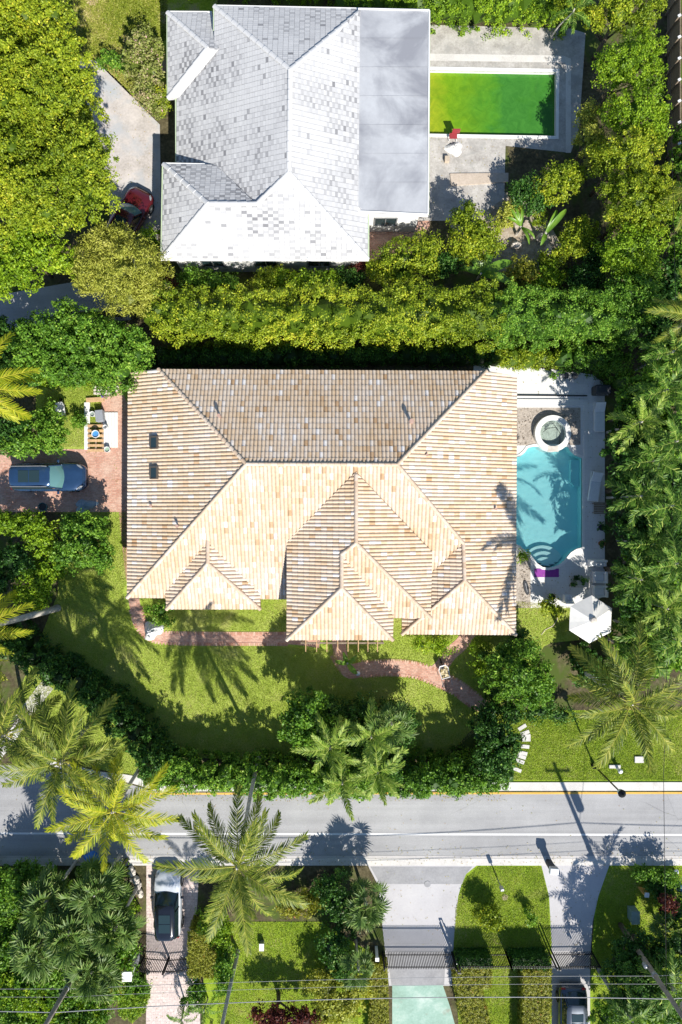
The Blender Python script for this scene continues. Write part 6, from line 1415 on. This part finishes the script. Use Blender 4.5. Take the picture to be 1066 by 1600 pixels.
# building materials on white boards
bm_ = 'building materials beside the brick driveway'
def one(name, label, cat, mb, mat, px, py, z=0.02, rz=0, bevel=0, grp=bm_):
    o = mb.build(name, mat, bevel=bevel); o.location = P(px, py, 0); o.location.z = z; o.rotation_euler.z = rz; tag(o, label, cat, grp); return o
mb = MB(); mb.box((0, 0, .05), (.36, 3.1, .1)); one('stacked_boards', 'long stack of white boards at the left of the building materials', 'boards', mb, G['wood_w'], 137, 666, bevel=.01)
mb = MB()
for i in range(5): mb.box((-.4 + i * .2, 0, .03), (.18, 2.3, .06))
one('panel_stack', 'wide white panels lying at the right of the building materials', 'panels', mb, G['wood_w'], 173, 672)
t = thing('wooden_pallet', 'wooden pallet with slats under the blue bucket', 'pallet', P(151, 685), 0, bm_)
for i in range(6): mb = MB(); mb.box((0, -.8 + i * .32, .16), (1.05, .17, .04), a=.5); mb.build('slat', G['wood'], t)
for x_ in (-.45, 0, .45): mb = MB(); mb.box((x_, 0, .08), (.1, 1.8, .12)); mb.build('bearer', G['oldwood'], t)
mb = MB(); mb.box((0, 0, .1), (1.15, .28, .16)); one('timber_plank', 'thick timber plank across the top of the building materials', 'plank', mb, G['wood'], 150, 625, rz=.06, bevel=.01)
mb = MB(); mb.box((0, 0, .05), (.9, .12, .1)); one('timber_plank', 'dark weathered plank beside the brick pile', 'plank', mb, G['oldwood'], 172, 618, rz=.35)
mb = MB(); mb.box((0, 0, .25), (.5, .75, .5)); one('grey_bin', 'grey box leaning in the middle of the building materials', 'box', mb, m_plain('grey_box', (.28, .30, .34), .6), 159, 651, rz=.1, bevel=.03)
def bucket(label, px, py, mat, r_=.17, z0=.02, inner=None, grp=bm_):
    t = thing('bucket', label, 'bucket', P(px, py, z0), 0, grp); mb = MB(); mb.lathe([(.001, .01), (r_ * .8, .01), (r_, .34), (r_ * 1.06, .35), (r_ * .92, .35), (r_ * .78, .06), (.001, .06)], n=18, cap=False); mb.build('pail', mat, t)
    if inner: mb = MB(); mb.lathe([(.001, .27), (r_ * .86, .27)], n=18, cap=False); mb.build('contents', inner, t)
    mb = MB(); mb.tube([(r_ * math.cos(a), .02, .34 - .12 * math.sin(a)) for a in [PI * k / 8 for k in range(9)]], .008, 5); mb.build('handle', G['grey'], t)
bucket('white bucket at the top of the grey box', 147, 648, G['plastic_w'], inner=m_plain('bucket_filling', (.25, .3, .26), .6))
bucket('large bucket with bright blue filling on the pallet', 152, 679, G['plastic_w'], .24, .2, inner=G['bluep'])
bucket('small white bucket on the white panels', 167, 668, G['plastic_w'], .14, .09)
bucket('white bucket standing on the brick driveway below the panels', 170, 703, G['plastic_w'], .18, .02, inner=m_plain('green_filling', (.3, .42, .32), .6))
bucket('round dark planter beside the blue car and the shrubs', 70, 792, m_plain('teal_planter', (.06, .16, .17), .6), .27, .02, inner=G['fabric_d'], grp=None)
mb = MB(); mb.box((0, 0, .15), (.12, .12, .3)); one('blue_bottle', 'small blue violet jug on the timber plank', 'jug', mb, m_plain('violet_plastic', (.10, .08, .42), .4), 162, 621, .18, bevel=.03)
ORD = ['first', 'second', 'third', 'fourth', 'fifth', 'sixth', 'seventh', 'eighth', 'ninth', 'tenth', 'eleventh', 'twelfth', 'thirteenth', 'fourteenth', 'fifteenth', 'sixteenth']
brick0 = None; rg = random.Random(8)
for i in range(26):
    if brick0 is None:
        mb = MB(); mb.box((0, 0, 0), (.24, .14, .09)); brick0 = mb.build('stone_block', G['stone'], bevel=.012); o = brick0
    else: o = brick0.copy(); COL.objects.link(o)
    k = i % 9; r_ = i // 9; o.location = P(150 + k * 4.2, 605 + r_ * 5.0) + Vector((0, 0, .07 + .0 * r_)); o.rotation_euler.z = rg.uniform(-.35, .35)
    tag(o, 'pale block in the ' + ('upper', 'middle', 'lower')[r_] + ' row of the pile by the thicket, ' + ORD[k] + ' from the left', 'block', 'pale stone blocks in a pile')
# stepping stones
s0 = None
line = smooth_line([(816, 1136), (822, 1150), (820, 1166), (815, 1182), (808, 1202)], 3); n = len(line)
pos = [line[int(round(i * (n - 1) / 8))] for i in range(9)]
for i, q in enumerate(pos):
    if s0 is None: mb = MB(); mb.box((0, 0, .02), (.58, .24, .05)); s0 = mb.build('stepping_stone', G['concrete'], bevel=.01); o = s0
    else: o = s0.copy(); COL.objects.link(o)
    o.location = P(q.x, q.y) + Vector((0, 0, .02)); o.rotation_euler.z = (.55, .35, .1, 0, -.1, -.2, -.3, -.35, -.4)[i]
    tag(o, ORD[i] + ' pale stepping stone from the top of the curved row on the verge', 'paving stone', 'stepping stones on the verge')
for px, py, w_, d_, lab in ((960, 1197, .75, .22, 'left pale slab on the verge under the coconut palm'), (998, 1186, .6, .42, 'right pale slab on the verge under the coconut palm')):
    mb = MB(); mb.box((0, 0, .06), (w_, d_, .1)); one('verge_slab', lab, 'slab', mb, G['concrete'], px, py, bevel=.02, grp=None)
t = thing('meter_box', 'small white topped meter box on the garden lawn right of the tall palm', 'meter box', P(410, 1474)); mb = MB(); mb.box((0, 0, .2), (.28, .45, .4)); mb.build('box', G['grey'], t, bevel=.02); mb = MB(); mb.box((0, 0, .42), (.3, .47, .03)); mb.build('lid', G['plastic_w'], t)
t = thing('manhole_cover', 'round rusty cover set in the island lawn', 'manhole cover', P(789, 1402)); mb = MB(); mb.lathe([(.001, .035), (.17, .035), (.19, .03), (.21, .02)], n=24, cap=False); mb.build('lid', m_plain('rusty_lid', (.38, .30, .22), .8), t)
t = thing('manhole_cover', 'half hidden dark cover at the edge of the driveway apron', 'manhole cover', P(668, 1381)); mb = MB(); mb.lathe([(.001, .045), (.2, .045), (.22, .03)], n=24, cap=False); mb.build('lid', G['drive_dark'], t)
# storm drain slab by the kerb
t = thing('storm_drain', 'concrete storm drain with a dark grate at the kerb in the lower left', 'drain', P(62, 1362)); mb = MB(); mb.prism([(-.75, .42), (1.05, .42), (.85, -.35), (-.45, -.35)], 0, .08); mb.build('slab', G['concrete'], t); mb = MB()
for i in range(7): mb.box((-.24 + i * .08, .1, .09), (.04, .42, .03))
mb.build('grate', G['black'], t)
st0 = None; rg = random.Random(3)
for i in range(16):
    if st0 is None:
        bm = bmesh.new(); bmesh.ops.create_icosphere(bm, subdivisions=2, radius=.17)
        for v in bm.verts: v.co *= rg.uniform(.85, 1.15)
        me = bpy.data.meshes.new('white_rock'); bm.to_mesh(me); bm.free(); me.materials.append(G['stone']); st0 = link_mesh('white_rock', me); o = st0
    else: o = st0.copy(); COL.objects.link(o)
    k = i / 15; o.location = P(204 + 16 * k + rg.uniform(-6, 6), 1358 + 40 * k + rg.uniform(-4, 4)) + Vector((0, 0, .1)); o.rotation_euler = (rg.uniform(0, 3), rg.uniform(0, 3), rg.uniform(0, 3)); o.scale = [rg.uniform(.7, 1.4)] * 3
    tag(o, ORD[i] + ' white rock down from the kerb in the border beside the pink driveway', 'rock', 'white rocks along the driveway edge')
for i, (px, py, sc_, lab) in enumerate(((805, 385, 2.6, 'large pale rock in the middle of the old patio garden'), (842, 372, 2.2, 'pale rock right of the middle one in the old patio garden'), (856, 392, 2.6, 'pale rock nearest the small yellow green shrub'), (868, 408, 1.8, 'lowest pale rock in the old patio garden'), (775, 345, 2.2, 'pale rock at the edge of the old patio'))):
    o = st0.copy(); COL.objects.link(o); o.location = P(px, py) + Vector((0, 0, .12)); o.scale = (sc_, sc_ * .8, sc_ * .5); o.rotation_euler.z = i; tag(o, lab, 'rock', 'rocks in the old patio garden')

# ---------------------------------------------------------------- FENCES AND GATES
def picket_fence(name, label, cat, a, b, h, parent_group=None, arch=0, n=None, posts=2, rails=(.2, .92)):
    A = P(*a); B = P(*b); c = (A + B) / 2; t = thing(name, label, cat, c, math.atan2((B - A).y, (B - A).x), parent_group); L = (B - A).length; n = n or min(99, int(L / .105))
    hf = lambda s: h + arch * math.sin(PI * s)
    for r_ in rails:
        mb = MB(); mb.tube([(-L / 2 + L * k / 10, 0, hf(k / 10) * r_) for k in range(11)], .034, 6); mb.build('rail', G['black'], t)
    mb = MB(); mb.box((0, 0, .5), (.042, .042, 1)); pk = None
    for i in range(n):
        s = (i + .5) / n
        if pk is None: pk = mb.build('picket', G['black'], t); o = pk
        else: o = pk.copy(); COL.objects.link(o); o.parent = t
        o.location = (-L / 2 + L * s, 0, .06); o.scale = (1, 1, hf(s) - .02)
    for i in range(posts):
        s = i / (posts - 1); mb = MB(); mb.box((-L / 2 + L * s, 0, hf(s) / 2 + .1), (.08, .08, hf(s) + .2)); mb.build('post', G['black'], t)
    return t
ff = 'black iron fence sections'
picket_fence('iron_gate', 'wide black iron driveway gate across the grey concrete drive', 'gate', (598, 1487), (706, 1487), 1.65)
picket_fence('iron_fence', 'black iron fence across the island lawn, left section', 'fence', (712, 1487), (790, 1487), 1.6, ff)
picket_fence('iron_fence', 'black iron fence across the island lawn, right section', 'fence', (790, 1487), (858, 1487), 1.6, ff)
picket_fence('iron_gate', 'black iron gate across the shaded right driveway', 'gate', (862, 1487), (924, 1486), 1.65)
picket_fence('iron_gate', 'left leaf of the arched iron gate on the pink driveway', 'gate', (226, 1493), (264, 1496), 1.45, 'arched gate leaves', arch=.12)
picket_fence('iron_gate', 'right leaf of the arched iron gate on the pink driveway', 'gate', (265, 1496), (303, 1493), 1.45, 'arched gate leaves', arch=.12)
t = thing('gate_frame', 'tall black steel post frame beside the wide driveway gate', 'gate frame', P(709, 1487)); mb = MB()
for dx in (-.06, .10): mb.box((dx, 0, 1.05), (.05, .07, 2.1))
mb.box((.02, 0, 2.1), (.22, .09, .06)); mb.build('post', G['black'], t); mb = MB(); mb.box((.02, -.1, .9), (.16, .12, .25)); mb.build('lock_box', G['grey'], t)
t = thing('gate_pillar', 'white gate pillar beside the pink paver driveway', 'pillar', P(213, 1494)); mb = MB(); mb.box((0, 0, .95), (.5, .5, 1.9)); mb.build('shaft', G['wall_white'], t, bevel=.01); mb = MB(); mb.box((0, 0, 1.95), (.62, .62, .1)); mb.build('cap', G['trim_white'], t, bevel=.02)
t = thing('gate_pillar', 'small gate post left of the wide iron gate', 'pillar', P(588, 1480)); mb = MB(); mb.box((0, 0, .6), (.18, .18, 1.2)); mb.build('shaft', G['wall_white'], t); mb = MB(); mb.box((0, 0, 1.23), (.24, .24, .06)); mb.build('cap', G['trim_white'], t)
# timber fence on the right edge
t = thing('timber_fence', 'weathered timber board fence with white post caps at the top right edge', 'fence', P(1035, 150)); base = t.location
for i in range(12):
    py = -40 + i * 32
    mb = MB(); p = P(1040, py); mb.box((p.x - base.x, p.y - base.y, .9), (.1, .1, 1.8)); mb.build('post', G['oldwood'], t)
    mb = MB(); mb.box((p.x - base.x, p.y - base.y, 1.84), (.2, .14, .07), .5); mb.build('post_cap', G['plastic_w'], t)
pk = None
for i in range(88):
    p = P(1043, -50 + i * 4.2)
    if pk is None: mb = MB(); mb.box((0, 0, .85), (.03, .16, 1.7)); pk = mb.build('board', G['oldwood'], t); o = pk
    else: o = pk.copy(); COL.objects.link(o); o.parent = t
    o.location = (p.x - base.x, p.y - base.y, 0)
t = thing('wood_fence', 'low dark fence in the shade between the thicket and the olive tree', 'fence', P(160, 495)); mb = MB(); mb.box((0, 0, .6), (2.6, .06, 1.1)); mb.build('panel', G['oldwood'], t)
for x_ in (-1.3, -.43, .43, 1.3): mb = MB(); mb.box((x_, -.05, .65), (.09, .09, 1.3)); mb.build('post', G['oldwood'], t)

# ---------------------------------------------------------------- STREET FURNITURE
t = thing('street_lamp', 'black street lamp with a globe head on the right verge', 'street lamp', P(928, 1196)); mb = MB(); mb.lathe([(.20, 0), (.20, .12), (.12, .2), (.09, .5), (.06, .55)], n=14); mb.build('base', G['black'], t)
mb = MB(); mb.tube([(0, 0, .4), (0, 0, 4.1)], [.055, .045], 10); mb.build('pole', G['black'], t); mb = MB(); mb.lathe([(.05, 4.05), (.12, 4.1), (.19, 4.25), (.2, 4.4), (.14, 4.55)], n=16); mb.build('globe', G['plastic_w'], t, smooth=True); mb = MB(); mb.lathe([(.24, 4.5), (.2, 4.58), (.05, 4.68), (.001, 4.78)], n=16, cap=False); mb.build('cap', G['black'], t)
t = thing('flower_basket', 'small white object standing on the verge beside the pale slabs', 'ornament', P(964, 1200)); mb = MB(); mb.lathe([(.08, 0), (.1, .5), (.16, .6), (.1, .7)], n=10); mb.build('stand', G['plastic_w'], t); mb = MB(); mb.lathe([(.001, .66), (.1, .68)], n=10, cap=False); mb.build('top', G['grey'], t)
t = thing('mailbox', 'white topped mailbox pillar beside the right driveway at the kerb', 'mailbox', P(857, 1346), R(-4)); mb = MB(); mb.box((0, 0, .5), (.36, .32, 1.0)); mb.build('post', G['fabric_d'], t, bevel=.02); mb = MB(); mb.box((0, 0, 1.15), (.56, .42, .34)); mb.build('box', G['plastic_w'], t, bevel=.05); mb = MB(); mb.box((0, .215, 1.15), (.44, .02, .24)); mb.build('door', G['grey'], t)  # dark post: the shadowed north face put into its colour
t = thing('meter_post', 'narrow grey meter post on the island lawn near the kerb', 'post', P(777, 1372), R(10)); mb = MB(); mb.tube([(0, 0, 0), (0, 0, 1.1)], .04, 8); mb.build('post', G['grey'], t); mb = MB(); mb.box((0, 0, 1.25), (.24, .16, .42)); mb.build('head', G['grey'], t, bevel=.03)
# things in the shaded right garden
t = thing('standing_panel', 'orange and white panel standing in the shaded right garden', 'panel', P(1001, 1386), R(-4)); mb = MB(); mb.box((0, 0, .45), (.40, .06, .9)); mb.build('panel', G['orange'], t); mb = MB(); mb.box((0, 0, .93), (.28, .3, .05)); mb.build('cap', G['plastic_w'], t)
t = thing('garden_stool', 'white and red seat in the shaded right garden', 'seat', P(1028, 1384), .2); mb = MB(); mb.lathe([(.001, .3), (.2, .32), (.22, .4), (.2, .42), (.001, .36)], n=14, cap=False); mb.build('seat', G['plastic_w'], t)
for k in range(3): a = k * 2.1; mb = MB(); mb.tube([(.1 * math.cos(a), .1 * math.sin(a), .32), (.16 * math.cos(a), .16 * math.sin(a), 0)], .02, 5); mb.build('leg', G['redplastic'], t)
t = thing('trash_bin', 'blue lidded bin at the right edge of the shaded garden', 'bin', P(1055, 1378)); mb = MB(); mb.lathe([(.22, 0), (.27, .7)], n=16); mb.build('body', G['bluep'], t); mb = MB(); mb.lathe([(.29, .7), (.29, .76), (.1, .82)], n=16); mb.build('lid', m_plain('blue_lid', (.1, .22, .34), .5), t)
t = thing('garden_light', 'small round white light near the right kerb', 'light', P(1052, 1357)); mb = MB(); mb.tube([(0, 0, 0), (0, 0, .35)], .03, 6); mb.build('post', G['black'], t); mb = MB(); mb.lathe([(.05, .35), (.16, .42), (.12, .5), (.001, .53)], n=14, cap=False); mb.build('cap', G['plastic_w'], t)
t = thing('utility_cabinet', 'pale green utility box in the shade beside the right garden', 'utility box', P(986, 1424)); mb = MB(); mb.box((0, 0, .35), (.5, .8, .7)); mb.build('cabinet', m_plain('cabinet_green', (.24, .34, .30), .6), t, bevel=.02); mb = MB(); mb.box((0, 0, .72), (.54, .84, .04)); mb.build('lid', m_plain('cabinet_lid', (.28, .38, .34), .6), t)

G['cable'] = m_plain('aged_cable', (0.34, 0.34, 0.35), 0.6)
# utility poles and cables
def pole(label, base, h_, trafo, arms):
    b = P(*base); t = thing('utility_pole', label, 'utility pole', b); mb = MB(); mb.tube([(0, 0, -.1), (0, 0, h_ * .5), (0, 0, h_)], [.17, .145, .11], 12); mb.build('pole', G['polewood'], t, smooth=True)
    for z_, L in arms: mb = MB(); mb.box((0, .14, z_), (L, .1, .12)); mb.build('crossarm', G['polewood'], t); mb = MB(); [mb.lathe([(.03, 0), (.05, .08), (.03, .16)], (x_, .14, z_ + .06), 8) for x_ in (-L * .45, 0, L * .45)]; mb.build('insulator', G['grey'], t)
    if trafo: mb = MB(); mb.lathe([(.02, -.5), (.27, -.48), (.28, .45), (.2, .52), (.02, .55)], (.5, 0, 7.8), 18); mb.build('transformer', G['grey'], t)
    mb = MB(); mb.lathe([(.03, 0), (.13, .02), (.14, .3), (.03, .36)], (-.26, .1, 4.0), 10); mb.build('street_box', G['grey'], t)
    mb = MB(); mb.lathe([(.14, 4.75), (.17, 4.78), (.17, 4.95), (.13, 4.98)], n=12); mb.build('clamp', G['grey'], t)
    return t
pole('tall wooden utility pole with transformer rising from the lower right garden', (970, 1445), 10.2, True, ((9.6, 1.6),))
pole('wooden utility pole standing in the lower left garden among fan palms', (151, 1463), 9.8, False, ((9.2, 1.6),))
def cable(label, pts, r_=.014, mat='black', name='overhead_cable', sag=0):
    mb = MB(); mb.tube([P(*p) for p in pts] if sag == 0 else pts, r_, 6); tag(mb.build(name, G[mat]), label, 'cable', 'overhead cables')
def catenary(a, b, s, n=24):
    return [Vector(a).lerp(Vector(b), k / n) - Vector((0, 0, 4 * s * (k / n) * (1 - k / n))) for k in range(n + 1)]
a = P(151, 1463); b = P(970, 1445)
def span3(label, z_, r_, mat, s, dy=0.16):
    A = Vector((a.x, a.y - dy, z_)); B = Vector((b.x, b.y - dy, z_)); d = (B - A)
    pts = catenary(A - d, A, s)[:-1] + catenary(A, B, s)[:-1] + catenary(B, B + d, s); mb = MB(); mb.tube(pts, r_, 6); tag(mb.build('overhead_cable', G[mat]), label, 'cable', 'overhead cables')
span3('thick pale overhead cable along the bottom of the photo', 6.6, .024, 'cable', .55)
span3('thin overhead cable just above the thick pale one', 5.4, .010, 'cable', .35)
span3('upper thin cable crossing in front of the iron fence', 4.8, .012, 'cable', .3, .1)
A = Vector((b.x, b.y, 6.3)); B = P(1043, -60, 6.0); mb = MB(); mb.tube([A.lerp(P(1037, 1212, 5.2), k / 8) for k in range(9)] + [P(1037, 1212, 5.2).lerp(P(1058, 560, 6.0), k / 8) for k in range(1, 9)] + [P(1058, 560, 6).lerp(B, k / 4) for k in range(1, 5)], .016, 6); tag(mb.build('overhead_cable', G['black']), 'dark service cable crossing the road near the right edge', 'cable', 'overhead cables')

# fallen leaves
def litter(name, label, rects, n, seed, cols=((0.30, 0.17, 0.06), (0.45, 0.33, 0.10), (0.25, 0.28, 0.05), (0.5, 0.42, 0.25)), z=.05, size=.07):
    rg = np.random.default_rng(seed); C = []
    for (x0, y0, x1, y1, w, zz) in rects:
        k = int(n * w); C.append(np.stack([(rg.uniform(x0, x1, k) - 533) * S, (800 - rg.uniform(y0, y1, k)) * S, np.full(k, zz)], 1))
    C = np.concatenate(C); N = np.zeros_like(C); N[:, 2] = 3
    V, F = leaf_quads(C, N, size, .6, rg, 1.0, .35); V[:, 2] = np.maximum(V[:, 2], np.repeat(C[:, 2], 4) - .012)
    tag(link_mesh(name, np_mesh(name, V, F, np.repeat(rg.random(len(C)), 4), m_leaf(name, list(cols), transl=0))), label, 'leaves', kind='stuff')
litter('fallen_leaves', 'fallen brown leaves along the road edges and driveways', [(0, 1322, 1066, 1352, .3, .055), (240, 1240, 800, 1252, .2, .04), (0, 1242, 1066, 1335, .07, .04), (595, 1355, 715, 1480, .04, .045), (850, 1355, 940, 1480, .05, .045), (230, 1355, 310, 1600, .08, .04), (110, 100, 250, 340, .12, .03), (0, 705, 185, 800, .07, .03), (672, 215, 795, 330, .07, .03)], 1900, 4)
litter('patio_litter', 'small leaves scattered over the white pool terrace', [(810, 575, 945, 635, .3, .04), (912, 640, 945, 940, .3, .04), (830, 888, 930, 945, .4, .04)], 160, 5)
